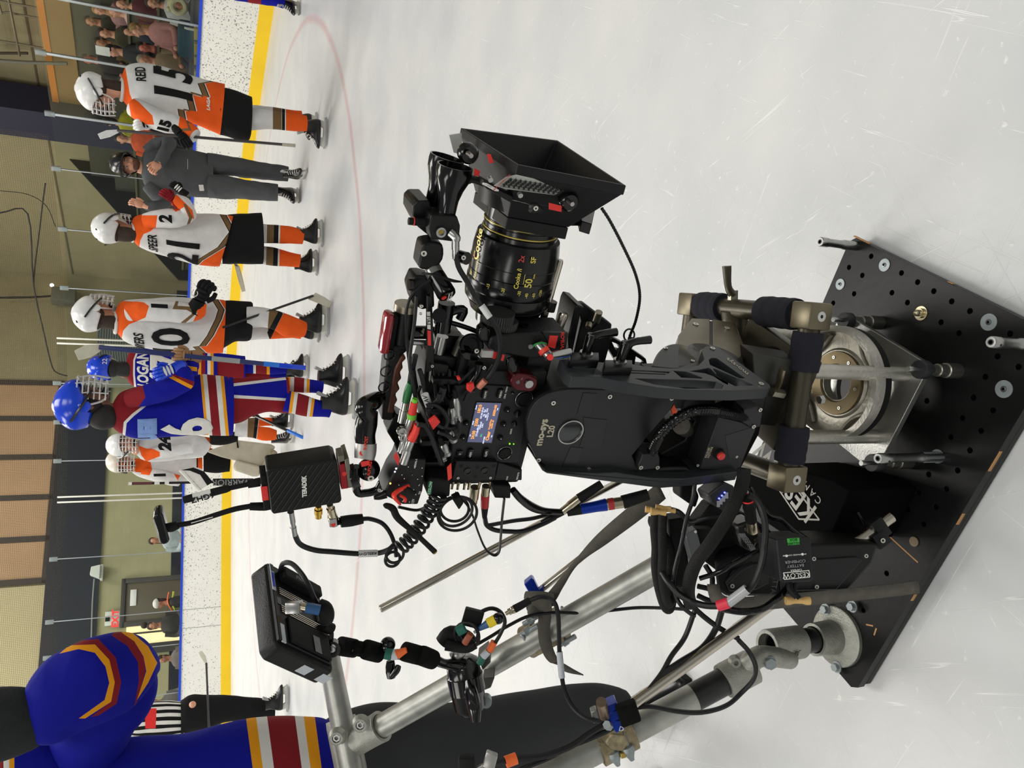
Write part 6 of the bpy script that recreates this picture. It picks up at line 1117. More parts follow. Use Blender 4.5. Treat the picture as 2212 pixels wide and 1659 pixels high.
MB().lathe(D8(755, 765, 1.215), -FW+XD*.2, [(-.012, .017), (.006, .017), (.008, .012), (.008, .006)], 28).build('ball_socket', BLG(), mb_); MB().ell(D8(752, 765, 1.2), .0085).build('steel_ball', CHR(), mb_)
arm = thing('articulated_arm', 'articulated arm wrapped in black hook-and-loop tape below the monitor', 'arm', D8(1150, 800, 1.25)); vl = M('velcro_black', (11, 11, 11), .95, 0, .2, 80, .8, 500, .2)
for (a_, b_, r) in (((810, 745), (925, 765), .0205), ((920, 760), (1000, 775), .0165), ((1000, 770), (1110, 800), .0215), ((1290, 785), (1440, 825), .021), ((1420, 815), (1510, 850), .0215)):
    p, q = D8(*a_, 1.24), D8(*b_, 1.26); MB().tube([p, p+(q-p)*.1, p+(q-p)*.9, q], [r*.93, r, r*.98, r*.93], 24, 2).build('wrap', vl, arm)
MB().cyl(D8(740, 755, 1.24), D8(1540, 850, 1.27), .0095).build('inner_tube', SSR(), arm); MB().ell(D8(1170, 735, 1.245), .0165).build('elbow_joint', BLG(), arm); MB().tube([D8(1190, 860, 1.25), D8(1190, 920, 1.25), D8(1195, 985, 1.25)], [.009, .0115, .009], 16, 3).build('knob_stem', BLG(), arm)
MB().tube([D8(1200, 975, 1.24), D8(1235, 930, 1.24), D8(1250, 895, 1.24)], [.006, .0075, .006], 12, 3).build('knob_wing', BLG(), arm)
MB().tube([D8(1150, 800, 1.232), D8(1200, 812, 1.232)], .0125, 18, 1).build('green_tape', M('green_dark', (16, 96, 80), .6), arm); MB().tube([D8(1200, 812, 1.232), D8(1245, 808, 1.232)], .0115, 18, 1).build('white_tape', M('white_tape'), arm); MB().tube([D8(1240, 808, 1.23), D8(1310, 775, 1.23)], [.0105, .006], 18, 1).build('orange_tape', M('orange_tape', (236, 106, 44), .6), arm)
MB.rs = .92; scp = thing('super_clamp', 'black clamp with a long key handle gripping the upper pipe', 'clamp', D8(1740, 950, 1.4))
MB().lathe(D8(1720, 830, 1.36), D8(1770, 1110, 1.36)-D8(1720, 830, 1.36), [(0, .022), (.006, .031), (.03, .033), (.032, .035), (.06, .035), (.062, .033), (.09, .03), (.1, .02)], 36).build('body', BLG(), scp)
MB().tube([D8(1770, 1010, 1.33), D8(1790, 1100, 1.32), D8(1810, 1200, 1.32), D8(1820, 1300, 1.32)], [.014, .021, .022, .016], 24, 4, flat=.55).build('key_handle', BLG(), scp); MB().cyl(D8(1812, 1195, 1.3), D8(1812, 1195, 1.308), .0085).build('key_hole', M('hole_black'), scp)
MB().ell(D8(1690, 790, 1.34), .016).build('ball', CHR(), scp); MB().tube([D8(1530, 855, 1.3), D8(1600, 880, 1.32), D8(1700, 890, 1.34), D8(1760, 900, 1.34)], [.01, .009, .014, .016], 14, 4).build('lever', BLG(), scp)
k_ = MB(); PD(k_, D8, [(1840, 830), (1920, 770), (1940, 870), (1880, 930)], 1.4, .05); PD(k_, D8, [(1880, 990), (1970, 980), (1940, 1060), (1890, 1080)], 1.42, .05); k_.build('jaw', M('jaw_grey', (92, 92, 88), .5, .6), scp, bev=.002); MB().cyl(D8(1905, 1140, 1.4), D8(1905, 1170, 1.37), .011).build('jaw_bolt', zinc, scp)
MB.rs = .74
k_ = MB(); k_.tube([D8(1570, 720, 1.3), D8(1640, 660, 1.3), D8(1750, 700, 1.3), D8(1800, 740, 1.3)], [.016, .02, .022, .016], 18, 4); k_.tube([D8(1600, 740, 1.28), D8(1750, 760, 1.28), D8(1820, 730, 1.28)], .012, 12, 4); tag(k_.build('cable_bunch', BLM()), 'black taped cable bunch above the key handled clamp', 'cable')
for i, (x, y, r) in enumerate(((1775, 650, .016), (1760, 670, .0215))): tag(MB().torus(D8(x, y, 1.28), FW+XD*.3, r, .0038).build('cable_ring', CBL()), ['small', 'larger'][i]+' ring of cable by the green and orange tape above the clamp', 'cable')
tag(MB().tube([D8(1690, 640, 1.265), D8(1745, 610, 1.265)], .011, 14, 1).build('tape_wrap', M('green_dark')), 'dark green tape on the cable bunch above the clamp', 'tape'); tag(MB().tube([D8(1790, 655, 1.265), D8(1745, 725, 1.27)], .0075, 14, 1).build('tape_wrap', M('copper_tape', (150, 72, 44), .6)), 'brown-orange tape inside the cable rings above the clamp', 'tape')
# ---- cables at the left part of the rig
cable([(1640, 660, 1.3), (1760, 560, 1.3), (1850, 500, 1.3), (1940, 465, 1.3), (2010, 490, 1.3), (2045, 560, 1.3), (2020, 640, 1.3), (1960, 740, 1.3), (1900, 800, 1.31)], .0046, 'black cable arching from the cable bunch with orange and white tape', T=D8, tape=[((1965, 715, 1.298), (1930, 780, 1.3), M('orange_tape'), .0085), ((1920, 785, 1.3), (1880, 830, 1.3), M('white_tape'), .0085), ((1880, 830, 1.3), (1855, 880, 1.3), M('green_dark'), .0085)])
k_ = MB(); k_.box(D8(1805, 535, 1.295), XD*.016+YD*.004, YD*.014-XD*.004, FW*.008, .002); tag(k_.build('cable_tie', BLM()), 'square black tie on the arching cable pair', 'tie')
yp = thing('cable_plug', 'yellow and blue sleeved plug with a black cap', 'plug', D8(1950, 560, 1.28)); MB().ell(D8(1995, 540, 1.28), .013).build('black_cap', BLG(), yp); MB().tube([D8(1975, 548, 1.28), D8(1920, 578, 1.28)], .0115, 18, 1).build('yellow_sleeve', M('yellow_sleeve', (226, 200, 30), .5), yp); MB().tube([D8(1920, 578, 1.28), D8(1850, 620, 1.28)], [.0095, .005], 18, 1).build('blue_boot', M('boot_blue'), yp); MB().tube([D8(1850, 620, 1.28), D8(1815, 645, 1.28)], .0035, 10, 1).build('white_wire', M('white_tape'), yp)
cable([(40, 770, 1.36), (200, 680, 1.36), (330, 600, 1.38), (500, 520, 1.4), (700, 495, 1.42), (900, 500, 1.42), (1100, 480, 1.42), (1300, 460, 1.42), (1500, 462, 1.4), (1650, 470, 1.38)], .0042, 'thin black cable running across the upper pipe to the battery cables', T=D9)
jp = thing('cable_joint', 'silver cable joint with a long black boot beside the blue rod clamp', 'plug', D9(400, 460, 1.36)); MB().lathe(D9(320, 505, 1.36), D9(395, 465, 1.36)-D9(320, 505, 1.36), [(0, .005), (.006, .005), (.006, .008), (.012, .008), (.013, .0092), (.026, .0092)], 20).build('barrel', bnc, jp); MB().tube([D9(385, 470, 1.36), D9(440, 440, 1.36), D9(500, 405, 1.36)], [.0098, .0092, .0085], 18, 2).build('boot', BLM(), jp)
cable([(500, 405, 1.36), (570, 380, 1.36), (640, 385, 1.36), (690, 430, 1.355), (712, 520, 1.35), (718, 650, 1.345), (722, 780, 1.34), (735, 900, 1.34), (745, 1010, 1.33), (770, 1110, 1.32), (820, 1200, 1.31), (900, 1270, 1.3), (1000, 1305, 1.29), (1100, 1295, 1.28), (1180, 1260, 1.27)], .0056, 'black cable looping from the silver joint down to the tied bundle, with a white sleeve', T=D9, tape=[((722, 790, 1.338), (740, 985, 1.332), M('white_tape'), .0075)])
for pts_, r, lab in (([(2060, 690, 1.3), (1900, 600, 1.3), (1740, 470, 1.3), (1600, 300, 1.28), (1500, 220, 1.26)], .0062, 'black cable crossing beneath the red sleeve'),
  ([(1735, 480, 1.3), (1660, 680, 1.3), (1560, 820, 1.29), (1480, 960, 1.28), (1350, 1120, 1.27), (1240, 1220, 1.27)], .0058, 'left black cable of the pair running down to the tied bundle'),
  ([(1940, 470, 1.3), (1890, 620, 1.3), (1790, 760, 1.29), (1620, 870, 1.28), (1500, 960, 1.28), (1360, 1120, 1.28), (1230, 1210, 1.275)], .0072, 'right thicker cable of the pair running down to the tied bundle'),
  ([(1270, 1210, 1.27), (1400, 1200, 1.27), (1600, 1235, 1.28), (1750, 1245, 1.29), (1880, 1225, 1.3), (1990, 1180, 1.31), (2080, 1100, 1.32), (2170, 1000, 1.32), (2190, 900, 1.32), (2140, 790, 1.32), (2060, 700, 1.31)], .0056, 'black cable in a wide round loop under the lower pipe'),
  ([(1200, 1250, 1.27), (1100, 1310, 1.27), (950, 1400, 1.26), (800, 1500, 1.25), (600, 1570, 1.24), (400, 1590, 1.23), (250, 1620, 1.22), (100, 1680, 1.2)], .0072, 'thick cable with an orange band leaving at the bottom left'),
  ([(1215, 1290, 1.27), (1100, 1370, 1.27), (950, 1440, 1.26), (800, 1500, 1.26), (650, 1580, 1.25), (470, 1655, 1.24), (350, 1720, 1.24)], .006, 'cable alongside the orange banded cable')):
    o = cable(pts_, r, lab, T=D9)
    if 'orange band leaving' in lab: MB().tube([D9(400, 1585, 1.23), D9(320, 1615, 1.225)], .0125, 18, 1).build('orange_band', M('orange_tape'), o)
k_ = MB(); k_.box(D9(1235, 1245, 1.255), XD*.016-YD*.006, YD*.015+XD*.005, FW*.014, .004); tag(k_.build('cable_tie', vl), 'black fabric tie holding the cable bundle against the lower pipe', 'tie')
fm = thing('cable_plug', 'pale metal plug at the lower edge of the photo on the dark trousers', 'plug', D9(180, 1620, 1.1)); k_ = MB(); k_.box(D9(205, 1600, 1.1), XD*.008+YD*.003, YD*.011-XD*.003, FW*.006, .002); k_.tube([D9(195, 1615, 1.1), D9(90, 1670, 1.1)], .004, 10, 1); k_.build('barrel', M('silver_paint'), fm); k_ = MB(); k_.box(D9(30, 1640, 1.1), XD*.012, YD*.014, FW*.01, .003); k_.build('black_block', BLM(), fm)
MB.rs = 1.0
# ---- webbing straps
web = M('grey_webbing', (98, 94, 86), .85, 0, .15, 60, .9, 900)
def strap(pts, wdir, w_, label, T=DF, k=6, mat=None):
    P_ = cat([T(*p) for p in pts], k); W = cat([V((q, 0, 0)) for q in (w_ if isinstance(w_, (list, tuple)) else [w_]*len(pts))], k); WDs = wdir if isinstance(wdir, list) else [wdir]*len(pts); WD = cat(WDs, k); L1, L2 = [], []
    for p, q, d in zip(P_, W, WD): d = d.normalized(); L1.append(p+d*q.x); L2.append(p-d*q.x)
    o = MB().sheet([L1, L2]).build('webbing_strap', mat or web, smooth=True, solid=.0018); return tag(o, label, 'strap')
strap([(1985, 1268, 1.3), (1900, 1278, 1.27), (1760, 1292, 1.22), (1640, 1303, 1.18), (1575, 1306, 1.16), (1548, 1290, 1.16), (1540, 1262, 1.17)], [YD+XD*.1]*4+[YD, YD*.8-XD*.5, XD*-1], [.0105, .0105, .0105, .011, .0115, .011, .009], 'wide grey webbing strap pulled over the battery case and under the platform')
strap([(1430, 1060, 1.4), (1375, 1105, 1.41), (1300, 1165, 1.43), (1245, 1215, 1.44), (1210, 1262, 1.45), (1190, 1290, 1.45), (1170, 1305, 1.44)], [XD*.5+YD, XD*.6+YD, XD*.7+YD*.7, XD+YD*.6, XD+YD*.3, XD+YD*.5, XD*.2+YD], [.016, .016, .0125, .005, .008, .011, .014], 'grey strap twisting from the battery side to the blue rod clamp')
strap([(1145, 1310, 1.43), (1175, 1318, 1.42), (1175, 1360, 1.42), (1180, 1395, 1.42), (1195, 1425, 1.42), (1225, 1445, 1.42), (1260, 1458, 1.43)], [XD+YD*.4, XD, XD, XD, XD-YD*.4, YD-XD*.2, YD], [.01, .012, .0115, .0115, .009, .006, .001], 'loose tail of the grey strap hanging in front of the upper pipe')
k_ = MB(); k_.tube([D9(470, 375, 1.44), D9(530, 390, 1.43), D9(600, 400, 1.43), D9(680, 400, 1.43)], [.01, .014, .016, .012], 12, 4, flat=.6); k_.tube([D9(480, 450, 1.43), D9(580, 440, 1.42), D9(660, 430, 1.42)], [.008, .015, .013], 12, 4, flat=.6); k_.ell(D9(530, 490, 1.42), .012); tag(k_.build('strap_knot', web), 'bunched knot of the grey strap under the blue rod clamp', 'knot')
# ---- battery case, boxes and looms on the platform
MB.rs = .7
cs_ = thing('battery_case', 'ribbed black moulded battery case with ring screws strapped on the platform', 'battery case', D5(900, 650, 1.25))
k_ = MB(); k_.prism([D5(x, y, 1.19+.00009*(x-450)) for x, y in [(455, 640), (500, 590), (800, 490), (1400, 478), (1425, 500), (1395, 600), (1230, 790), (1180, 800), (520, 800), (470, 760)]], FW*.12+UP*-.03); k_.build('shell', M('case_black', (18, 18, 19), .48, 0, .08, 40, .1, 600, .3), cs_, bev=.005)
for pts_ in ([(520, 720), (560, 640), (650, 610), (760, 590), (790, 640), (780, 720), (700, 760), (540, 770)], [(830, 590), (1000, 580), (1300, 560), (1340, 580), (1180, 760), (850, 770)]):
    k_ = MB(); k_.prism([D5(x, y, 1.185+.00009*(x-450)) for x, y in pts_], FW*.006); k_.build('raised_panel', M('case_panel', (23, 24, 25), .4, spec=.3), cs_, bev=.002)
for x, y in ((558, 735), (785, 628), (1045, 572), (1357, 555), (700, 800), (1062, 740)): ringscrew(cs_, D5(x, y, 1.18+.00009*(x-450)), -FW, .0065)
text('moulded_print', 'BATTERIES', .012, D5(815, 700, 1.21), XD*.2-YD, XD, M('mould_grey', (70, 70, 70), .5), cs_)
MB().tube([D5(520, 720, 1.185), D5(600, 640, 1.185), D5(680, 600, 1.185)], .005, 8, 2).build('moulded_rib', M('case_black'), cs_)
kb = thing('equipment_box', 'large black box with a big white outlined name sticker leaning beside the head', 'box', G(1800, 1100, PZ))
bpl = [G(x, y, .2) for x, y in [(1600, 1010), (1680, 1002), (1800, 1035), (1838, 1060), (1790, 1172), (1700, 1160), (1640, 1120)]]
k_ = MB(); k_.prism(bpl, -ZV*.16); k_.build('box', M('box_satin', (8, 8, 9), .8, 0, .08, 30, spec=.06), kb, bev=.004)
sd = (G(1380+1000/2.765, 1000+310/2.765, .2)-G(1380+880/2.765, 1000+155/2.765, .2)); sdn = -sd.normalized(); sup = ZV.cross(sdn); wp = M('sticker_print', (186, 184, 176), .5)
def ks(x, y): return G(1380+x/2.765, 1000+y/2.765, .2008)
fr_ = [ks(955, 335), ks(1078, 340), ks(900, 100), ks(792, 95)]
for i, j in ((0, 1), (1, 2), (3, 0)): MB().tube([fr_[i], fr_[j]], .0022, 4, 1, flat=.3).build('sticker_frame', wp, kb)
mid = (fr_[0]+fr_[1]+fr_[2]+fr_[3])/4; text('sticker_lettering', 'KESLOW', .058, ks(965, 222)+sdn*.055, sdn, sup, wp, kb, bold=.001, sx=.82); text('sticker_lettering', 'CAMERA', .019, ks(1010, 195)+sdn*.02-sup*.012, sdn, sup, wp, kb, sp=1.5)
gc = thing('battery_combiner', 'flat black battery combiner box with a green label and boxed white name', 'box', D5(930, 560, 1.12))
k_ = MB(); k_.prism([D5(x, y, 1.115) for x, y in [(820, 458), (1028, 448), (1042, 695), (1030, 708), (858, 716), (845, 700)]], FW*.05-UP*-.012); k_.build('housing', M('combiner_black', (28, 29, 31), .48, spec=.3), gc, bev=.002)
def gq(pts, nm, mat, d=1.1146, th=.0006): k_ = MB(); k_.prism([D5(x, y, d) for x, y in pts], FW*th); return k_.build(nm, mat, gc, smooth=False)
gq([(885, 452), (958, 447), (962, 488), (890, 492)], 'green_label', M('label_green', (56, 160, 60), .6)); gq([(862, 655), (1018, 640), (1022, 684), (868, 698)], 'name_box', WHT()); gq([(868, 660), (1013, 646), (1016, 680), (872, 693)], 'name_field', BLK(), 1.1142); gq([(876, 585), (992, 580), (994, 618), (880, 622)], 'black_field', BLM())
tx_ = (D5(870, 676, 1.11)-D5(1018, 664, 1.11)).normalized(); ty_ = tx_.cross(FW); ty_ = -ty_ if ty_.dot(YD) < 0 else ty_
for s_, x, y, z_, m_ in (('KESLOW', 942, 670, .0102, WHT()), ('CAMERA', 940, 640, .0042, WHT()), ('BATTERY\nCOMBINER', 935, 601, .006, M('print_grey', (150, 152, 154), .6)), ('KILLIAN\nBOX', 924, 470, .0055, BLK()), ('24V EXPANDED COMBINER', 930, 549, .0028, WHT())): text('print', s_, z_, D5(x, y, 1.1138), tx_, -ty_ if tx_.cross(-ty_).dot(FW) < 0 else ty_, m_, gc, ext=.0001)
for x in (882, 977): MB().cyl(D5(x, 555-(x-882)*.1, 1.1146), D5(x, 555-(x-882)*.1, 1.114), .0026).build('white_dot', WHT(), gc)
bt = thing('battery_pack', 'black battery with three blue charge lights beside the thick cable loom', 'battery', DA(850, 280, 1.2))
k_ = MB(); k_.prism([DA(x, y, 1.2) for x, y in [(720, 240), (900, 100), (1010, 150), (960, 320), (900, 420), (760, 330)]], FW*.07); k_.build('pack', M('pack_black', (28, 29, 31), .5), bt, bev=.003)
for x, y in ((845, 277), (875, 247), (904, 215)): MB().ell(DA(x, y, 1.198), .0022, seg=10, rings=6).build('blue_led', M('led_blue', (70, 80, 255), .4, emit=(70, 80, 255), es=7), bt)
for x, y in ((838, 335), (865, 308), (893, 278), (925, 245)): k_ = MB(); k_.box(DA(x, y, 1.199), XD*.0024, YD*.0048, FW*.0003); k_.build('gauge_mark', M('print_grey'), bt)
gb = thing('grey_module', 'flat grey metal module with two screws behind the cable looms', 'box', DA(590, 700, 1.2)); k_ = MB(); k_.prism([DA(x, y, 1.22) for x, y in [(485, 655), (605, 597), (662, 800), (560, 945)]], FW*.03); k_.build('lid', M('module_grey', (96, 98, 100), .45, .3), gb, bev=.001)
for x, y in ((597, 628), (495, 685)): MB().cyl(DA(x, y, 1.2198), DA(x, y, 1.219), .0032).build('screw', M('screw_grey'), gb)
k_ = MB(); k_.prism([DA(x, y, 1.23) for x, y in [(605, 597), (780, 600), (760, 750), (662, 800)]], FW*.03); k_.build('side', BLM(), gb)
for i, (pts_, lab) in enumerate((([(430, 150), (560, 60), (640, 260), (600, 380), (430, 260)], 'dark block behind the front strap'), ([(760, 330), (1150, 450), (1400, 620), (1430, 900), (900, 1100), (640, 900), (560, 600)], 'dark mass of battery plates under the looms'), ([(300, 500), (480, 480), (520, 900), (560, 1250), (380, 1200), (330, 800)], 'dark bracket between the two cable looms'), ([(1020, 560), (1200, 500), (1300, 650), (1200, 850), (1080, 800), (1030, 650)], 'black connector plate with printed lines and screws'))):
    k_ = MB(); k_.prism([DA(x, y, (1.28, 1.29, 1.27, 1.2)[i]) for x, y in pts_], FW*.06); tag(k_.build('battery_plate', (BLM(), BLM(), BLM(), M('plate_black', (24, 24, 24), .3))[i], bev=.004), lab, 'plate')
pcn = thing('power_plug', 'black round power plug with a red ring standing on the connector plate', 'plug', DA(1160, 400, 1.17)); MB().lathe(DA(1150, 270, 1.14), DA(1195, 600, 1.18)-DA(1150, 270, 1.14), [(0, .008), (0, .011), (.01, .013), (.022, .014), (.024, .0125), (.05, .0125)], 24).build('body', BLM(), pcn); MB().torus(DA(1147, 280, 1.14), DA(1195, 600, 1.18)-DA(1150, 270, 1.14), .0095, .0016).build('red_ring', RED(), pcn); MB().lathe(DA(1185, 510, 1.17), DA(1200, 620, 1.185)-DA(1185, 510, 1.17), [(0, .012), (.024, .0125)], 24).build('steel_collar', bnc, pcn)
for x, y in ((1138, 600), (1240, 720)): MB().lathe(DA(x, y, 1.198), -FW, [(0, .006), (.003, .005)], 14).build('screw', bnc, pcn)
for k in range(3): text('print_line', 'PRESTON POWER', .0045, DA(1130+22*k, 745, 1.199), XD*.6+YD*.8, XD*.8-YD*.6, M('print_grey'), pcn)
lw = M('woven_sleeve', (13, 13, 13), .5, 0, .3, 300, 1, 900, .3)
loom = [([(1110, -40, 1.15), (1090, 120, 1.15), (1010, 330, 1.14), (880, 560, 1.14), (740, 770, 1.14), (610, 940, 1.15), (540, 1120, 1.16), (520, 1280, 1.17), (545, 1400, 1.18)], .0145, 'thick woven cable loom sweeping down over the batteries'),
 ([(180, 440, 1.24), (170, 600, 1.24), (185, 800, 1.24), (180, 1000, 1.24), (215, 1220, 1.24), (270, 1400, 1.24), (320, 1440, 1.25), (350, 1330, 1.26), (340, 1150, 1.27)], .0115, 'outer strand of the hanging woven loom loop'),
 ([(250, 450, 1.23), (245, 650, 1.23), (250, 850, 1.23), (245, 1050, 1.23), (270, 1250, 1.23), (310, 1390, 1.235), (345, 1330, 1.25), (330, 1180, 1.26)], .0105, 'inner strand of the hanging woven loom loop'),
 ([(150, 470, 1.25), (150, 540, 1.25), (230, 620, 1.26), (320, 800, 1.27), (330, 1000, 1.27), (340, 1200, 1.27)], .011, 'back strand of the hanging woven loom loop'),
 ([(590, 120, 1.18), (570, 280, 1.18), (500, 500, 1.18), (450, 750, 1.18), (390, 980, 1.18), (365, 1150, 1.18), (390, 1300, 1.18), (450, 1410, 1.18), (560, 1500, 1.19), (600, 1510, 1.19)], .0048, 'single thin cable running down between the looms'),
 ([(1160, 240, 1.12), (1220, 270, 1.12), (1290, 380, 1.12), (1330, 560, 1.12), (1320, 800, 1.12), (1280, 1000, 1.12), (1200, 1180, 1.12), (1090, 1290, 1.12), (930, 1390, 1.13), (760, 1410, 1.14), (600, 1380, 1.15), (440, 1300, 1.16), (330, 1180, 1.17), (250, 1060, 1.19)], .0072, 'thick power cable curving from the red ringed plug with clear and red sleeves'),
 ([(1440, 760, 1.17), (1250, 830, 1.17), (1000, 960, 1.17), (850, 1050, 1.17), (640, 1120, 1.18)], .0055, 'glossy twisted cable crossing the battery case'),
 ([(1160, 160, 1.2), (1350, 440, 1.2), (1500, 500, 1.2), (1600, 590, 1.2), (1750, 700, 1.2), (1800, 740, 1.2)], .0062, 'glossy twisted cable running behind the combiner box'),
 ([(880, 1440, 1.13), (1100, 1470, 1.13), (1300, 1440, 1.13), (1450, 1340, 1.14), (1560, 1230, 1.15), (1620, 1120, 1.17)], .0075, 'glossy cable looping over the wide strap toward the wooden beads'),
 ([(880, 460, 1.21), (700, 480, 1.21), (540, 520, 1.22), (420, 420, 1.22), (300, 390, 1.23), (240, 400, 1.235)], .006, 'thin woven cord tied to the hanging loom'),
 ([(620, 1200, 1.2), (760, 1240, 1.2), (820, 1330, 1.2), (740, 1350, 1.2), (620, 1300, 1.2)], .006, 'small dark cable curl behind the thick loom'),
 ([(700, 980, 1.22), (770, 1100, 1.22), (780, 1220, 1.22), (840, 1300, 1.2)], .006, 'dark cable dropping to the strap corner')]
for pts_, r, lab in loom:
    o = MB().tube([DA(*q) for q in pts_], r, 14 if r > .009 else 9, 7).build('cable_loom' if r > .009 else 'cable', lw if r > .009 else (BLG() if 'glossy' in lab else CBL())); tag(o, lab, 'cable')
    if 'red ringed' in lab: MB().tube([DA(1140, 1230, 1.113), DA(940, 1380, 1.123)], .0105, 20, 1, cap=False).build('clear_sleeve', M('clear_sleeve', (176, 178, 180), .2, alpha=.9), o); MB().tube([DA(950, 1375, 1.122), DA(835, 1410, 1.13)], .0115, 20, 1).build('red_sleeve', M('red_sleeve', (210, 44, 66), .5), o)
bead = M('wooden_bead', (206, 168, 104), .55)
for i, (x, y, d, s_) in enumerate([(150, 390, 1.22, 1), (205, 412, 1.21, 1.15), (258, 362, 1.22, .7), (305, 392, 1.22, .9)]):
    p = DA(x, y, d); tag(MB().lathe(p-XD*.012, XD+YD*.1, [(0, .0078*s_), (.006, .0072*s_), (.014, .0045*s_), (.02, .006*s_), (.024, .0062*s_)], 20).build('wooden_toggle', bead), ['leftmost', 'largest', 'smallest', 'rightmost'][i]+' of the wooden toggles at the top of the hanging loom', 'toggle', 'wooden toggles on cable ties')
for i, (x, sg) in enumerate(((1380+912/2.765, 1), (1380+985/2.765, -1))):
    p = DF(x, 1000+823/2.765, 1.14); tag(MB().lathe(p-XD*.009*sg, XD*sg, [(0, .0088), (.006, .0088), (.012, .0062), (.02, .006)], 20).build('wooden_toggle', bead), ['left', 'right'][i]+' one of the two wooden toggles on the wide grey strap', 'toggle', 'wooden toggles on cable ties')
k_ = MB(); k_.tube([D5(900, 715, 1.14), D5(905, 760, 1.135), D5(945, 800, 1.13)], .007, 10, 3); k_.tube([D5(935, 720, 1.14), D5(930, 770, 1.135), D5(960, 810, 1.13)], .005, 10, 3); tag(k_.build('tie_cord', BLM()), 'black cord tied round the wooden toggles on the strap', 'cord')
# metal plugs hanging in front of the steel rods
for nm, pts_, lab in (('a', [(1170, 1130), (1215, 1105), (1232, 1092), (1250, 1078), (1300, 1045)], 'black and silver inline plug just below the camera side'), ('b', [(1225, 1108), (1255, 1100), (1310, 1090), (1345, 1085), (1400, 1068)], 'large silver inline plug with blue and red bands')):
    o = thing('inline_plug', lab, 'plug', DF(*pts_[2], 1.2)); P_ = [DF(x, y, 1.2) for x, y in pts_]; f_ = 1 if nm == 'a' else 1.35
    MB().tube([P_[0], P_[1]], [.006*f_, .0088*f_], 18, 1).build('boot', BLM(), o); MB().lathe(P_[1], P_[2]-P_[1], [(0, .0088*f_), ((P_[2]-P_[1]).length*.6, .0092*f_), ((P_[2]-P_[1]).length, .0105*f_)], 22).build('collar', bnc if nm == 'a' else blue, o)
    MB().tube([P_[2], P_[3]], .0108*f_ if nm == 'a' else .013, 24, 1).build('barrel', bnc, o); MB().tube([P_[3], P_[4]], [.0115*f_, .0095*f_], 20, 2).build('rear_boot', BLM(), o)
    if nm == 'b': q = P_[2].lerp(P_[3], .1); MB().tube([q, P_[2].lerp(P_[3], .45)], .0134, 24, 1).build('red_band', M('band_red', (170, 40, 44), .5), o)
cable([(1055, 1135, -.82), (1110, 1125, -.83), (1150, 1120, -.835), (1190, 1110, -.84)], .0045, 'thin cable leading to the black and silver inline plug')

MB.rs = 1.0
# ================================================================ PEOPLE
def inpoly(x, y, pl):
    c = False; j = len(pl)-1
    for i in range(len(pl)):
        if (pl[i][1] > y) != (pl[j][1] > y) and x < (pl[j][0]-pl[i][0])*(y-pl[i][1])/(pl[j][1]-pl[i][1])+pl[i][0]: c = not c
        j = i
    return c
def paint(x0, y0, k, polys):
    def f(p, r0=0):
        x, y = proj(p); x = (x-x0)*k; y = (y-y0)*k; r = 0
        for m, pl in polys:
            if inpoly(x, y, pl): r = m
        return r
    f.edges = [tuple((x0+q[0]/k, y0+q[1]/k) for q in (pl[i-1], pl[i])) for _, pl in polys for i in range(len(pl))]; f.m = 45/max(k, 1) if k > 1 else 22
    return f
def zband(line, a, b): return [(x+a, y) for x, y in line] + [(x+b, y) for x, y in line[::-1]]
def below(line): return line + [(line[-1][0]+900, line[-1][1]), (line[0][0]+900, line[0][1])]
def cloth(n, c, rough=.85): return M(n, c, rough, var=.06, vs=12, bump=.55, bs=9, spec=.2)
WJ, OJ, BJ, KJ = cloth('white_jersey', (206, 205, 203)), cloth('orange_jersey', (226, 88, 26)), cloth('brown_trim', (112, 88, 58)), cloth('black_cloth', (20, 20, 21))
UJ, RJ, YJ, W2 = cloth('blue_jersey', (10, 16, 138)), cloth('maroon_jersey', (126, 26, 34)), cloth('gold_trim', (226, 150, 22)), cloth('white_trim', (212, 210, 204))
GJ = cloth('grey_tracksuit', (76, 78, 80)); SK1, SK2, SKD = M('skin_light', (206, 150, 122), .5), M('skin_tan', (176, 122, 92), .5), M('skin_dark', (120, 78, 54), .5)
HR, HB, HL = M('hair_brown', (52, 36, 26), .8, var=.3), M('hair_black', (20, 16, 14), .7, var=.3), M('hair_blonde', (150, 116, 72), .8, var=.3)
PW, PK, PB = M('plastic_white', (222, 222, 220), .22), M('plastic_black', (18, 18, 19), .25), M('plastic_blue', (18, 62, 200), .2)
STL, HOL = M('blade_steel', (190, 192, 194), .25, .9), M('holder_white', (206, 204, 194), .4)
CAGE, LACE = M('cage_wire', (206, 206, 204), .35, .3), M('lace_white', (214, 212, 206), .7)
def hframe(face, tilt=0):
    f = V((face[0], face[1], tilt)).normalized(); r = f.cross(V((0, 0, 1))).normalized(); return f, r, r.cross(f)
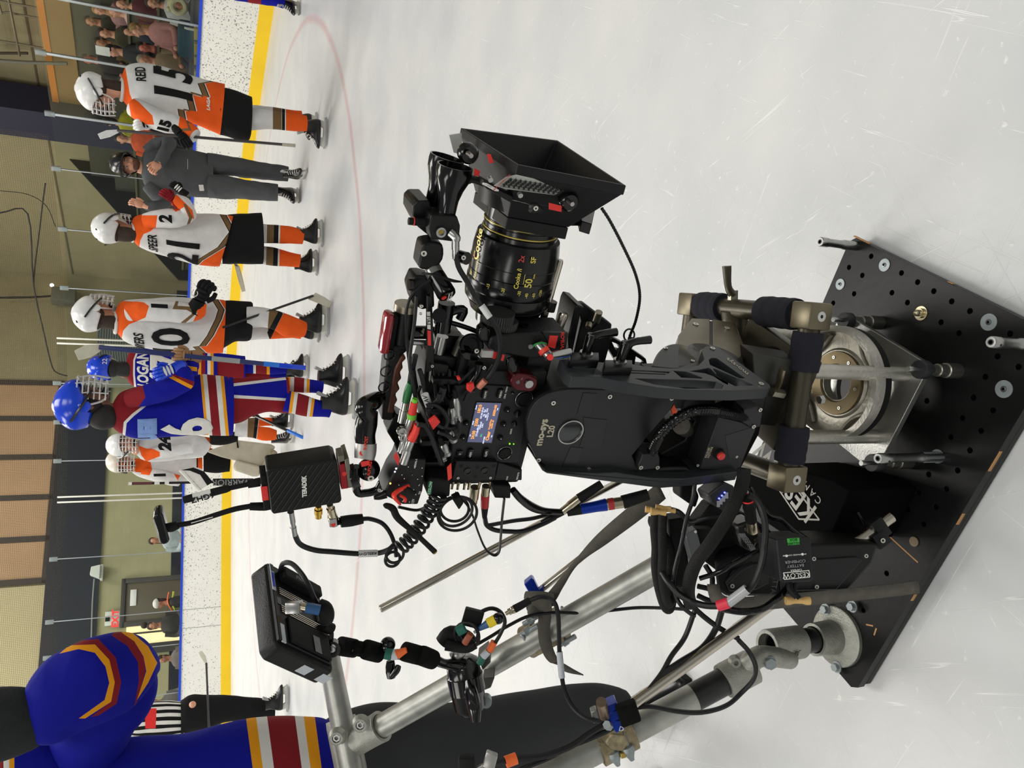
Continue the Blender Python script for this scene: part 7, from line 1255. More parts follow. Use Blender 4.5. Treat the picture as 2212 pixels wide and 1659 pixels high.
def flesh(par, hc, face, neck, skin, limbs=(), sc_=1, tilt=0, vox=.012, eyes=True):
    f, r, u = hframe(face, tilt); k = sc_; mb = MB(); A = lambda a, b, c: hc+(f*a+r*b+u*c)*k
    mb.ell(A(-.01, 0, .03), r*.076*k, f*.096*k, u*.088*k); mb.ell(A(.03, 0, -.045), r*.056*k, f*.062*k, u*.062*k); mb.ell(A(.068, 0, -.088), .024*k); mb.ell(A(.08, 0, .03), r*.05*k, f*.02*k, u*.016*k)
    mb.cap(A(.092, 0, .012), A(.112, 0, -.02), .011*k, .015*k); mb.ell(A(.088, 0, -.05), r*.024*k, f*.012*k, u*.01*k)
    for s_ in (-1, 1): mb.ell(A(-.005, .078*s_, -.005), r*.014*k, f*.022*k, u*.032*k); mb.ell(A(.062, .04*s_, -.025), .022*k)
    mb.cap(A(-.02, 0, -.04), neck, .056*k, .066*k); mb.cap(neck, neck-V((0, 0, .3*k)), .07*k, .06*k)
    for p, q, r0, r1 in limbs: mb.cap(p, q, r0, r1)
    o = mb.build('body', skin); md = o.modifiers.new('r', 'REMESH'); md.mode = 'VOXEL'; md.voxel_size = vox; md2 = o.modifiers.new('s', 'SMOOTH'); md2.iterations = 2
    dg = bpy.context.evaluated_depsgraph_get(); me = bpy.data.meshes.new_from_object(o.evaluated_get(dg)); o.modifiers.clear(); old = o.data; o.data = me; bpy.data.meshes.remove(old); me.shade_smooth(); child(o, par)
    if eyes:
        for s_ in (-1, 1):
            e = MB().ell(A(.086, .032*s_, .006), .0105*k, seg=10, rings=8).build('eye', M('eye_white', (190, 184, 176), .3)); sub(e, o); e = MB().ell(A(.0945, .032*s_, .005), .0055*k, seg=8, rings=6).build('iris', M('eye_dark', (28, 20, 16), .3)); sub(e, o)
            e = MB().tube([A(.09, .014*s_, .026), A(.094, .034*s_, .03), A(.08, .055*s_, .024)], .0042*k, 6, 2).build('eyebrow', HR); sub(e, o)
        e = MB().tube([A(.096, -.022, -.052), A(.101, 0, -.051), A(.096, .022, -.052)], .0038*k, 6, 3).build('lips', M('lips', (150, 84, 76), .5)); sub(e, o)
    return o
def hairpiece(par, hc, face, mat, k=1, low=-.09, nm='hair', back=1):
    f, r, u = hframe(face); mb = MB(); mb.ell(hc+(f*-.022+u*.038)*k, r*.084*k, f*.098*k, u*.09*k); mb.ell(hc+(f*-.06*back+u*(low*.5))*k, r*.07*k, f*.05*k, u*(.05-low*.7)*k)
    return child(mb.build(nm, mat), par)
def helmet(par, hc, face, mat, tilt=0, k=1.0, cage=True, num=None, strap=True):
    f, r, u = hframe(face, tilt); mb = MB(); R = []; n = 40; m_ = 16
    for i in range(m_+1):
        row = []
        for j in range(n):
            t = 2*pi*j/n; ct, st = cos(t), sin(t); low = 1.72 + .28*abs(st)**2 - (.16 if ct > .5 else 0) + (.32 if ct < -.3 else 0)
            ph = low*i/m_; rad = 1+.02*sin(6*ph)*abs(ct); fx = (.152 if ct > 0 else .142)*ct*sin(ph)*rad; rx = .116*st*sin(ph)*rad; ux = .122*cos(ph)+.02
            if abs(st) > .86 and ph < 1.2: ux += .006
            row.append(hc+(f*fx+r*rx+u*(ux+.012))*k)
        R.append(row)
    mb.ringtube(R, cap=False); o = mb.build('helmet', mat, solid=.008*k); child(o, par)
    for s_ in (-1, 1):
        for a_, c_ in ((.06, .105), (-.02, .118), (-.085, .1)): v_ = MB().ell(hc+(f*a_+r*.048*s_+u*c_)*k+u*.012, f*.02*k, r*.006*k, u*.009*k, 12, 6).build('vent', PK); sub(v_, o)
        v_ = MB().ell(hc+(f*.005+r*.112*s_-u*.012)*k, f*.034*k, r*.012*k, u*.038*k, 16, 10).build('ear_guard', mat); sub(v_, o)
        if strap: v_ = MB().tube([hc+(f*-.085+r*.112*s_+u*.055)*k, hc+(f*.0+r*.13*s_+u*.005)*k, hc+(f*.1+r*.098*s_-u*.05)*k], .0075*k, 6, 4).build('cage_strap', PK); sub(v_, o)
        v_ = MB().tube([hc+(f*.01+r*.105*s_-u*.02)*k, hc+(f*.03+r*.06*s_-u*.095)*k, hc+(f*.06-u*.125)*k], .0065*k, 6, 4).build('chin_strap', W2 if mat != PK else KJ); sub(v_, o)
    if cage:
        mb = MB()
        for i in range(6):
            c_ = .03-.03*i; d_ = .168 - .012*max(0, i-3); mb.tube([hc+(f*d_*cos(t)+r*.1*sin(t)+u*c_)*k+f*.01 for t in (-1.35, -.9, -.45, 0, .45, .9, 1.35)], .0042*k, 6, 3)
        for t in (-1.1, -.66, -.22, .22, .66, 1.1): mb.tube([hc+(f*(.168+.014*(1-abs(i-2.5)/2.5))*cos(t)+r*.1*sin(t)+u*(.04-.035*i))*k+f*.004 for i in range(6)], .0042*k, 6, 2)
        child(mb.build('face_cage', CAGE), par); child(MB().ell(hc+(f*.085-u*.11)*k, r*.04*k, f*.03*k, u*.018*k).build('chin_cup', PK), par)
    if num: text('helmet_number', num, .045*k, hc-f*.15*k+u*.05*k+r*.03, -r if False else r*-1, u, W2, par)
    return o
def skate(par, c, head, k=1.0, boot=PK):      # c: ground point under the middle of the blade
    f = V((head[0], head[1], 0)).normalized(); r = f.cross(ZV); P3 = lambda a, b, c_: c+(f*a+r*b+ZV*c_)*k
    lev = [(.235, -.07, .04, .042), (.19, -.065, .05, .043), (.15, -.075, .07, .042), (.12, -.085, .105, .044), (.095, -.09, .15, .048), (.075, -.088, .165, .046), (.066, -.082, .155, .04)]
    lf = Loft([(P3((b+a)/2, 0, z), f*((b-a)/2)*k, r*w_*k) for z, a, b, w_ in lev], 24); o = lf.build('boot', boot, par, amp=0, seg=28)
    m_ = MB(); m_.prism([P3(a, -.013, z) for a, z in [(-.085, .07), (-.075, .03), (-.1, .022), (.13, .022), (.15, .035), (.13, .068), (.07, .066), (.06, .04), (-.02, .04), (-.03, .066)]], r*.026*k); m_.build('blade_holder', HOL, par, bev=.003)
    m_ = MB(); m_.prism([P3(a, -.0025, z) for a, z in [(-.11, .03), (-.12, .012), (-.09, .001), (.12, .001), (.155, .014), (.16, .034)]], r*.005*k); m_.build('blade', STL, par)
    m_ = MB()
    for i in range(6): a = .028+.015*i; z = .215-.021*i; m_.tube([P3(a, -.028, z-.006), P3(a+.012, 0, z+.006), P3(a, .028, z-.006)], .0034*k, 5, 2)
    m_.build('laces', LACE, par); m_ = MB(); m_.tube([P3(.03, 0, .2), P3(.055, 0, .26)], [.03*k, .036*k], 12, 2, flat=.35); m_.build('tongue', M('tongue_grey', (150, 150, 146), .8), par)
def glove(par, wrist, tip, nrm, mat, k=1.0, curl=.6, accent=None):
    d = (tip-wrist).normalized(); n = V(nrm); n = (n-d*n.dot(d)).normalized(); s_ = d.cross(n); m_ = MB(); Q = lambda a, b, c: wrist+(d*a+s_*b+n*c)*k
    m_.tube([Q(-.09, 0, 0), Q(-.03, 0, 0), Q(.0, 0, 0)], [.062*k, .052*k, .045*k], 16, 3); m_.ell(Q(.05, 0, 0), d*.06*k, s_*.052*k, n*.032*k)
    for i, b in enumerate((-.038, -.013, .013, .038)):
        l = (.085, .1, .095, .075)[i]; m_.tube([Q(.08, b, .01), Q(.08+l*.45, b*1.1, .008-l*.1*curl), Q(.08+l*(.85-.4*curl), b*1.1, -.01-l*.65*curl), Q(.08+l*(.8-.75*curl), b, -.015-l*.85*curl)], [.0165*k, .016*k, .015*k, .013*k], 10, 4)
    m_.tube([Q(.02, .045, -.005), Q(.055, .07, -.02), Q(.09, .066, -.045*curl-.01)], [.018*k, .017*k, .014*k], 10, 4); o = m_.build('glove', mat); child(o, par)
    for i in range(3): sub(MB().ell(Q(.02+.03*i, 0, .03), d*.011*k, s_*.042*k, n*.008*k, 12, 6).build('glove_roll', accent or mat), o)
    return o
def stick(label, butt, heel, blade, mat_s, mat_b, bands=(), r=.013, blade_w=.06):
    o = thing('hockey_stick', label, 'hockey stick', heel); d = (heel-butt).normalized(); a_, b_ = basis(d); MB().box((butt+heel)/2, d*((heel-butt).length/2), a_*r, b_*r*.75, .004).build('shaft', mat_s, o)
    e = blade-heel; w_ = (e.cross(FW)).normalized()*blade_w/2; th = FW*.008; m_ = MB(); m_.prism([heel-w_*.6-d*.04, heel+e*.5-w_*1.05, blade-w_*.8, blade+w_*.8, heel+e*.5+w_, heel+w_*.8+d*.01], th); m_.build('blade', mat_b, o, bev=.003)
    for t0, t1, m2 in bands: p, q = butt.lerp(heel, t0), butt.lerp(heel, t1); MB().box((p+q)/2, (q-p)/2, a_*(r+.0015), b_*(r*.75+.0015), .002).build('tape_band', m2, o)
    return o
k1, k2, k3, k4, ka, kb = crop(0, 0, 2.765), crop(0, 400, 2.765), crop(0, 800, 2.765), crop(0, 1200, 2.765), crop(120, 720, 4.482), crop(440, 720, 4.482)
inv = {'1': (0, 0, 2.765), '2': (0, 400, 2.765), '3': (0, 800, 2.765), '4': (0, 1200, 2.765), 'a': (120, 720, 4.482), 'b': (440, 720, 4.482)}
WM = [WJ, OJ, BJ, W2, KJ]; UM = [UJ, RJ, YJ, W2, KJ]
def hem(line): return [(1, below(line)), (3, zband(line, -10, 46)), (4, zband(line, 0, 40)), (2, zband(line, 5, 34))]
def figure(label, foot, name='person'): return thing(name, label, 'person', foot, None)
def jersey(o, key, tr, Y, rs, polys, mats, df=.62, amp=.009, m=84, seed=0, nm='jersey'):
    lf = Loft(rows(tr, Y, rs, df), m); lf.build(nm, mats, o, paint(*inv[key], polys), 96, amp, 6, seed=seed); return lf
def sleeve_(o, key, tr, Y, ps, polys, mats, amp=.007, nm='sleeve', m=44):
    lf = Loft(trail(tr, Y, ps), m); lf.build(nm, mats, o, paint(*inv[key], polys), 48, amp, 9); return lf
def collar(o, tr, Y, p, r, mat, nm='collar'): c = H(*tr(*p), Y); child(MB().torus(c, V((0, -.15, 1)), r, .014, 28, 8).build(nm, mat), o)
# ---- number 15
Y = 7.12; o = figure('player in white and orange jersey lettered REID 15 with a white caged helmet', G(703, 285))
lf = jersey(o, '1', k1, Y, [(722, 478, 728, 588), (738, 430, 745, 610), (760, 398, 790, 660), (810, 386, 850, 690), (880, 388, 900, 700), (980, 410, 980, 705), (1080, 440, 1080, 715), (1180, 468, 1180, 745), (1260, 486, 1260, 780), (1342, 505, 1315, 805)],
    [(1, [(690, 360), (748, 400), (760, 470), (775, 560), (800, 620), (860, 700), (760, 760)])] + hem([(1290, 440), (1250, 485), (1180, 498), (1212, 580), (1102, 548), (1132, 665), (1060, 650), (1075, 730), (1060, 830)]), WM, df=.72)
sleeve_(o, '1', k1, Y, [(800, 640, -.1, 62), (880, 690, -.16, 70), (970, 725, -.2, 66), (1060, 750, -.24, 62), (1120, 780, -.27, 56), (1165, 812, -.3, 46)], [(1, [(760, 560), (830, 610), (910, 690), (920, 745), (790, 740)])] + [(1, [(1080, 650), (1140, 640), (1200, 700), (1200, 880), (1060, 850), (1060, 790)]), (2, [(1105, 700), (1180, 715), (1180, 740), (1125, 735), (1145, 780), (1060, 785), (1060, 770), (1125, 765)])], WM)
f15 = (-.95, .25); hc = H(*k1(590, 548), Y); nk = H(*k1(735, 535), Y); flesh(o, hc, f15, nk, SK1); hairpiece(o, hc-ZV*.03, f15, HR, low=-.2); helmet(o, hc+ZV*.012, f15, PW); collar(o, k1, Y, (728, 535), .085, W2)
cf_ = lambda p: atan2(p.dot(V((0, 1, 0))), p.dot(V((1, 0, 0))))
lf.wrap('name_lettering', 'REID', .1, .17, radians(-66), KJ, o, bold=.004, sx=.58); lf.wrap('number', '15', .40, .42, radians(-70), KJ, o, bold=.02, sx=.85)
text('sleeve_number', '15', .11, H(*k1(985, 755), Y-.31), V((1, .2, -.3)), V((.1, 0, 1)), KJ, o, bold=.006, ext=.004); lf.wrap('hem_lettering', 'LAGA', .035, lf.L-.12, radians(-100), W2, o)
Loft(rows(k1, Y, [(1310, 520, 1310, 800), (1400, 545, 1400, 828), (1480, 575, 1480, 838), (1502, 582, 1498, 810)], .75), 30).build('hockey_pants', KJ, o, amp=.01)
SB_ = [(2, [(1630, 500), (1682, 500), (1682, 900), (1630, 900)]), (4, [(1684, 500), (1702, 500), (1702, 900), (1684, 900)]), (3, [(1702, 500), (1708, 500), (1708, 900), (1702, 900)]), (1, [(1708, 500), (1900, 500), (1900, 900), (1708, 900)])]
sleeve_(o, '1', k1, Y, [(1480, 715, 0, 66), (1560, 712, 0, 60), (1640, 718, 0, 56), (1740, 730, 0, 52), (1830, 738, 0, 46)], SB_, WM, nm='sock'); sleeve_(o, '1', k1, Y+.3, [(1480, 690, 0, 60), (1560, 685, 0, 54), (1640, 692, 0, 50), (1740, 700, 0, 44), (1800, 705, 0, 42)], SB_, WM, nm='sock')
skate(o, G(708, 283), (-1, .1), 1.05); skate(o, G(690, 262)+V((0, .1, 0)), (-1, .2))
glove(o, H(*k1(1080, 800), Y-.3), H(*k1(1110, 850), Y-.34), V((0, -1, .3)), KJ, .8); glove(o, H(*k1(900, 745), Y-.15), H(*k1(800, 745), Y-.2), V((0, -1, .2)), PW, .85, accent=KJ); sleeve_(o, '1', k1, Y, [(1010, 790, -.1, 30), (950, 765, -.12, 34), (900, 750, -.14, 34)], [], [KJ], nm='cuff')
stick('upside-down hockey stick with a white blade beside the player lettered REID', H(*k1(1765, 870), Y-.36), H(*k1(700, 780), Y-.24), H(*k1(590, 815), Y-.24), M('stick_dark', (58, 52, 54), .35), PW, [(0, .08, M('grip_tape', (170, 165, 150), .7))])
# ---- number 21
Y = 7.35; o = figure('player in white and orange jersey numbered 21 with bent elbow and white helmet', G(695, 520))
lf = jersey(o, '2', k2, Y, [(785, 240, 792, 322), (800, 195, 820, 360), (850, 176, 870, 385), (930, 170, 950, 415), (1030, 172, 1050, 445), (1150, 170, 1130, 465), (1250, 172, 1210, 478), (1330, 178, 1270, 485), (1393, 180, 1312, 485)],
    [(1, [(770, 150), (940, 178), (936, 240), (900, 275), (858, 292), (838, 330), (828, 400), (770, 380)])] + hem([(1300, 120), (1310, 172), (1368, 280), (1300, 370), (1170, 450), (1120, 500)]), WM, df=.75, seed=5)
sleeve_(o, '2', k2, Y, [(870, 215, -.14, 50), (960, 200, -.2, 58), (1060, 195, -.25, 60), (1125, 170, -.28, 50), (1100, 115, -.3, 44), (1040, 85, -.3, 40)], [(1, [(980, 30), (1060, 60), (1100, 100), (1150, 150), (1160, 200), (1130, 200), (1100, 130), (1050, 160), (1000, 110)]), (2, [(1095, 115), (1110, 110), (1150, 190), (1130, 240), (1115, 240), (1130, 190)]), (1, [(820, 180), (940, 180), (930, 260), (860, 300)])], WM)
f21 = (.7, .68); hc = H(*k2(680, 262), Y); flesh(o, hc, f21, H(*k2(790, 285), Y), SK2); hairpiece(o, hc-ZV*.02, f21, HR, low=-.12); helmet(o, hc+ZV*.01, f21, PW); collar(o, k2, Y, (794, 282), .075, W2)
lf.wrap('name_lettering', 'SPEER', .1, .16, radians(-128), KJ, o, sx=.55); lf.wrap('number', '21', .38, .42, radians(-134), KJ, o, bold=.02, sx=.7); text('sleeve_number', '2', .13, H(*k2(992, 200), Y-.33), V((1, .1, .1)), V((0, 0, 1)), KJ, o, bold=.006, ext=.003)
Loft(rows(k2, Y, [(1340, 180, 1330, 470), (1450, 170, 1450, 470), (1560, 166, 1570, 470)], .7), 30).build('hockey_pants', KJ, o, amp=.01)
for ps_ in ([(1550, 288, 0, 62), (1640, 292, 0, 56), (1730, 298, 0, 52), (1810, 312, 0, 42)], [(1550, 415, .1, 56), (1640, 428, .1, 54), (1720, 440, .1, 46), (1790, 452, .1, 40)]):
    sleeve_(o, '2', k2, Y, ps_, [(2, [(1600, 100), (1640, 100), (1640, 600), (1585, 600)]), (4, [(1640, 100), (1668, 100), (1655, 600), (1628, 600)]), (3, [(1668, 100), (1678, 100), (1665, 600), (1655, 600)]), (1, [(1678, 100), (1900, 100), (1900, 600), (1665, 600)])], WM, nm='sock')
skate(o, G(700, 509), (1, .1), .97); skate(o, G(688, 572), (1, .15), .95)
glove(o, H(*k2(1030, 85), Y-.32), H(*k2(1000, 60), Y-.34), V((0, -1, 0)), RJ, .7); stick('hockey stick behind the player numbered 21 with its pale blade on the ice', H(*k2(1060, 70), Y-.2), H(*k2(1415, 480), Y+1.1), H(*k2(1455, 635), Y+1.1), M('stick_dark'), M('blade_tape_pale', (190, 186, 168), .7), blade_w=.05)
# ---- number 10
Y = 6.9; o = figure('player in white and orange jersey numbered 10 with a black glove held out', G(710, 690))
lf = jersey(o, '2', k2, Y, [(685, 785, 690, 862), (697, 735, 710, 895), (730, 695, 750, 935), (800, 680, 830, 965), (920, 675, 940, 985), (1040, 668, 1060, 992), (1160, 672, 1170, 998), (1260, 680, 1260, 1002), (1345, 690, 1330, 1003)],
    [(1, [(660, 690), (720, 690), (865, 700), (888, 722), (870, 790), (820, 812), (770, 832), (735, 870), (725, 930), (660, 900)])] + hem([(1255, 640), (1262, 680), (1302, 745), (1285, 800), (1235, 900), (1190, 960), (1150, 965), (1200, 1010), (1230, 1050)]), WM, df=.72, seed=9)
sleeve_(o, '2', k2, Y, [(770, 755, -.14, 62), (880, 750, -.2, 68), (1000, 752, -.24, 68), (1110, 760, -.27, 66), (1180, 745, -.29, 58), (1190, 700, -.3, 46)], [(1, [(700, 680), (860, 700), (890, 722), (870, 790), (800, 820)]), (1, [(1050, 640), (1110, 690), (1180, 760), (1150, 820), (1300, 800), (1300, 640)]), (2, [(1080, 640), (1060, 720), (1130, 725), (1180, 760), (1100, 830), (1080, 820), (1150, 765), (1115, 745), (1030, 740), (1060, 670)]), (1, [(1130, 640), (1125, 715), (1200, 760), (1290, 740), (1280, 640)])], WM)
f10 = (.88, .4); hc = H(*k2(575, 775), Y); flesh(o, hc, f10, H(*k2(685, 812), Y), SK2); hairpiece(o, hc-ZV*.03, f10, HR, low=-.16); helmet(o, hc+ZV*.012, f10, PW, num=None); collar(o, k2, Y, (690, 822), .08, W2)
lf.wrap('name_lettering', 'MYERS', .1, .17, radians(-146), KJ, o, sx=.6); lf.wrap('number', '10', .38, .42, radians(-143), KJ, o, bold=.02, sx=.75); text('sleeve_number', '1', .15, H(*k2(958, 722), Y-.36), V((1, 0, .1)), V((0, 0, 1)), KJ, o, bold=.008, ext=.003)
Loft(rows(k2, Y, [(1320, 695, 1320, 985), (1400, 692, 1400, 935), (1490, 695, 1490, 928), (1508, 705, 1505, 880)], .75), 30).build('hockey_pants', KJ, o, amp=.012)
sb10 = [(2, [(1612, 700), (1650, 700), (1690, 760), (1600, 870), (1600, 840)]), (4, [(1650, 700), (1690, 770), (1612, 925), (1596, 880), (1660, 760)]), (1, [(1695, 700), (1900, 700), (1900, 960), (1615, 960), (1612, 925), (1692, 768)])]
sleeve_(o, '2', k2, Y, [(1480, 790, -.05, 70), (1560, 788, -.07, 64), (1640, 805, -.08, 60), (1730, 845, -.06, 66), (1820, 862, -.04, 46)], sb10, WM, nm='sock'); sleeve_(o, '2', k2, Y+.3, [(1480, 870, 0, 60), (1560, 870, 0, 52), (1640, 870, 0, 48), (1740, 870, 0, 44), (1800, 880, 0, 40)], sb10, WM, nm='sock')
skate(o, G(712, 697), (1, .05), 1.12); skate(o, G(697, 712)+V((0, .12, 0)), (1, .1))
glove(o, H(*k2(1190, 690), Y-.32), H(*k2(1250, 560), Y-.38), V((.2, -1, .3)), KJ, 1.15, .7); text('glove_mark', 'C', .07, H(*k2(1165, 650), Y-.42), V((1, 0, 0)), ZV, W2, o, ext=.002)
stick('hockey stick with black taped shaft and pale blade at the feet of number 10', H(*k2(1330, 850), Y-.2), H(*k2(1870, 660), Y-.05), H(*k2(1975, 715), Y-.1), PK, M('blade_tape_pale'), blade_w=.07)
# ---- coach
Y = 8.85; o = figure('man in a grey tracksuit and black helmet raising one hand on skates', G(652, 400)); K = (0, 0, 2.765)
jersey(o, '1', k1, Y, [(845, 955, 845, 1045), (862, 905, 862, 1100), (900, 880, 900, 1130), (980, 880, 980, 1150), (1080, 890, 1080, 1165), (1180, 905, 1180, 1175), (1270, 928, 1270, 1185)], [(1, [(1120, 950), (1122, 950), (1122, 1010), (1120, 1010)])], [GJ, W2], seed=3, nm='jacket', df=.55)
sleeve_(o, '1', k1, Y, [(885, 915, -.02, 48), (950, 860, -.03, 46), (1010, 850, -.1, 42), (985, 910, -.22, 38), (945, 985, -.26, 32)], [], [GJ]); sleeve_(o, '1', k1, Y, [(890, 1110, -.02, 46), (940, 1170, -.05, 44), (985, 1215, -.12, 38), (920, 1230, -.2, 34), (865, 1228, -.2, 28)], [], [GJ])
hc = H(*k1(765, 985), Y); fcn = (-.12, -1); b_ = flesh(o, hc, fcn, H(*k1(845, 1000), Y), SK1, [(H(*k1(945, 985), Y-.27), H(*k1(915, 1010), Y-.29), .035, .03)])
child(MB().ell(hc+V((0, -.055, -.075)), V((.06, 0, 0)), V((0, .055, 0)), V((0, 0, .04))).build('beard', M('beard_brown', (92, 62, 46), .9, var=.3)), o); helmet(o, hc+ZV*.015, fcn, PK, cage=False)
def hand(par, wrist, tip, nrm, k=1, curl=.8, skin=SK1):
    d = (tip-wrist).normalized(); n = V(nrm); n = (n-d*n.dot(d)).normalized(); s_ = d.cross(n); m_ = MB(); Q = lambda a, b, c: wrist+(d*a+s_*b+n*c)*k
    m_.tube([Q(-.04, 0, 0), Q(.01, 0, 0)], [.027*k, .027*k], 12, 1); m_.ell(Q(.045, 0, 0), d*.05*k, s_*.042*k, n*.02*k)
    for i, b in enumerate((-.03, -.01, .01, .03)): l = (.07, .08, .075, .058)[i]; m_.tube([Q(.075, b, .003), Q(.08+l*.5, b, -l*.1*curl), Q(.08+l*(.8-.5*curl), b, -l*.6*curl), Q(.08+l*(.7-.75*curl), b, -l*.8*curl)], [.0095*k, .009*k, .0085*k, .007*k], 8, 4)
    m_.tube([Q(.01, .035, -.003), Q(.045, .055, -.01), Q(.085, .06, -.012)], [.012*k, .0105*k, .009*k], 8, 4); o_ = m_.build('hand', skin); return child(o_, par)
hand(o, H(*k1(950, 975), Y-.28), H(*k1(905, 1020), Y-.33), V((0, -1, .2)), 1.1, 1); hand(o, H(*k1(860, 1228), Y-.22), H(*k1(775, 1200), Y-.22), V((.3, -1, 0)), 1.05, .35)
glove(o, H(*k1(1080, 1140), Y-.3), H(*k1(1010, 1080), Y-.33), V((0, -1, 0)), KJ, .75, .5, accent=PW); child(MB().box(H(*k1(1203, 1122), Y-.3), V((.03, 0, .005)), V((0, .004, 0)), V((-.003, 0, .022))).build('white_tag', W2), o)
for ps_ in ([(1240, 985, 0, 74), (1380, 995, 0, 62), (1540, 1018, 0, 54), (1720, 1040, 0, 44)], [(1250, 1110, -.05, 76), (1400, 1125, -.1, 66), (1540, 1140, -.14, 58), (1660, 1150, -.16, 50)]): sleeve_(o, '1', k1, Y, ps_, [], [GJ], amp=.012, nm='trouser_leg')
skate(o, G(661, 380), (.1, -1), 1.0); skate(o, G(648, 420), (-.8, -.7), 1.05)
# ---- blue number 47
Y = 8.3; o = figure('player in blue and maroon jersey lettered LOGAN wearing a blue helmet', G(664, 798))
lf = jersey(o, 'a', ka, Y, [(680, 300, 690, 440), (705, 195, 715, 485), (760, 150, 770, 520), (900, 150, 900, 545), (1050, 155, 1050, 560), (1200, 160, 1200, 560), (1400, 170, 1400, 560), (1560, 180, 1560, 540)],
    [(1, [(640, 100), (755, 130), (790, 160), (752, 260), (750, 400), (765, 560), (640, 560)]), (3, [(790, 160), (805, 170), (770, 260), (768, 400), (785, 560), (765, 560), (750, 400), (752, 260)]), (2, [(1380, 100), (1410, 100), (1410, 700), (1380, 700)]), (1, [(1410, 100), (1450, 100), (1450, 700), (1410, 700)]), (3, [(1470, 100), (1500, 100), (1500, 700), (1470, 700)]), (2, [(1500, 100), (1530, 100), (1530, 700), (1500, 700)])], UM, seed=2)
hc = H(*ka(520, 335), Y); fb = (.2, .97); flesh(o, hc, fb, H(*ka(680, 370), Y), SKD, eyes=False); hairpiece(o, hc-ZV*.06, fb, HB, low=-.16); helmet(o, hc+ZV*.03, fb, PB, cage=False); text('helmet_number', '22', .055, H(*ka(478, 272), Y-.2), V((1, 0, 0)), ZV, W2, o, ext=.003)
lf.wrap('name_lettering', 'LOGAN', .135, .17, radians(-93), W2, o, bold=.01, sx=.62); lf.wrap('number', '47', .36, .38, radians(-93), W2, o, bold=.03, sx=.8)
Loft(rows(kb, Y, [(100, 185, 100, 480), (250, 200, 250, 470), (400, 220, 400, 450)], .7), 26).build('hockey_pants', [UJ, RJ], o, paint(*inv['b'], [(1, [(100, 250), (390, 270), (390, 500), (100, 500)])]))
sleeve_(o, 'b', kb, Y, [(380, 330, 0, 62), (500, 335, 0, 58), (620, 345, 0, 55), (760, 350, 0, 44), (830, 350, 0, 40)], [(1, [(500, 200), (640, 200), (640, 500), (500, 500)]), (3, [(480, 200), (505, 200), (505, 500), (480, 500)]), (2, [(610, 200), (640, 200), (640, 500), (610, 500)])], UM, nm='sock'); sleeve_(o, 'b', kb, Y, [(380, 400, .1, 60), (500, 410, .1, 56), (620, 410, .1, 50), (790, 410, .1, 40)], [(1, [(400, 200), (640, 200), (640, 500), (400, 500)])], UM, nm='sock')
skate(o, G(668, 797), (1, .1), .95); skate(o, G(655, 808)+V((0, .2, 0)), (1, .2), .95)
# ---- blue number 16
Y = 5.83; o = figure('player in blue and maroon jersey numbered 16 with blue helmet holding a stick upright', G(765, 850))
lf = jersey(o, 'a', ka, Y, [(535, 760, 545, 890), (560, 660, 580, 930), (610, 585, 630, 965), (680, 545, 700, 1000), (800, 520, 800, 1020), (950, 510, 950, 1015), (1100, 500, 1100, 1000), (1250, 450, 1250, 990), (1400, 400, 1430, 988), (1560, 405, 1580, 985), (1715, 423, 1715, 983)],
    [(1, [(480, 560), (600, 500), (870, 470), (888, 620), (860, 690), (740, 780), (660, 860), (640, 1060), (480, 1060)]), (3, [(870, 470), (905, 470), (905, 640), (872, 710), (760, 800), (688, 870), (668, 1060), (640, 1060), (660, 860), (740, 780), (860, 690), (886, 620)])] +
    [(m_, [(1391+a, 300), (1391+b, 300), (1460+b, 1080), (1460+a, 1080)]) for m_, a, b in ((2, 0, 26), (3, 26, 66), (1, 66, 148), (3, 148, 196), (2, 196, 228))], UM, df=.66, amp=.012, seed=7)
sleeve_(o, 'a', ka, Y, [(720, 640, -.1, 95), (850, 610, -.16, 112), (1000, 570, -.2, 115), (1150, 520, -.24, 108), (1260, 455, -.26, 92), (1235, 380, -.26, 78), (1150, 350, -.26, 66)], [(1, [(480, 500), (840, 500), (870, 620), (800, 720), (480, 800)]), (2, [(1110, 400), (1350, 520), (1350, 560), (1100, 430)]), (1, [(1110, 385), (1370, 480), (1350, 520), (1110, 400)])], UM)
sleeve_(o, 'a', ka, Y, [(1000, 480, .05, 90), (1200, 400, -.05, 80), (1320, 310, -.15, 72), (1300, 240, -.2, 58)], [(2, [(1200, 300), (1370, 330), (1370, 370), (1200, 345)])], UM)
f16 = (.93, -.05); hc = H(*ka(330, 700), Y); flesh(o, hc, f16, H(*ka(545, 780), Y), SKD, sc_=1.05); hairpiece(o, hc-ZV*.05, f16, HB, 1.05, low=-.24); child(MB().ell(H(*ka(468, 808), Y-.02), V((.085, 0, .02)), V((0, .09, 0)), V((-.02, 0, .1))).build('hair_bunch', HB), o); helmet(o, hc+ZV*.035, f16, PB, k=1.12)
lf.wrap('number', '6', .42, .5, radians(-136), W2, o, bold=.03, sx=.7); lf.wrap('shoulder_patch', 'UEI', .13, .24, radians(-140), M('patch_blue', (120, 150, 205), .8), o, bold=.03)
glove(o, H(*ka(1130, 350), Y-.28), H(*ka(960, 400), Y-.34), V((0, -1, .2)), PB, .8, .5, accent=W2); glove(o, H(*ka(1300, 215), Y-.22), H(*ka(1200, 205), Y-.26), V((0, -1, 0)), M('glove_tan', (150, 112, 76), .7), .75, .9)
Loft(rows(kb, Y, [(230, 420, 250, 880), (330, 430, 350, 860), (480, 430, 480, 800), (650, 428, 650, 765), (815, 425, 815, 770)], .7), 44).build('hockey_pants', [RJ, UJ, W2], o, paint(*inv['b'], [(1, [(200, 515), (800, 445), (815, 640), (200, 600)]), (2, [(200, 495), (790, 425), (800, 450), (200, 524)]), (2, [(200, 590), (815, 630), (815, 656), (200, 622)])]), amp=.012)
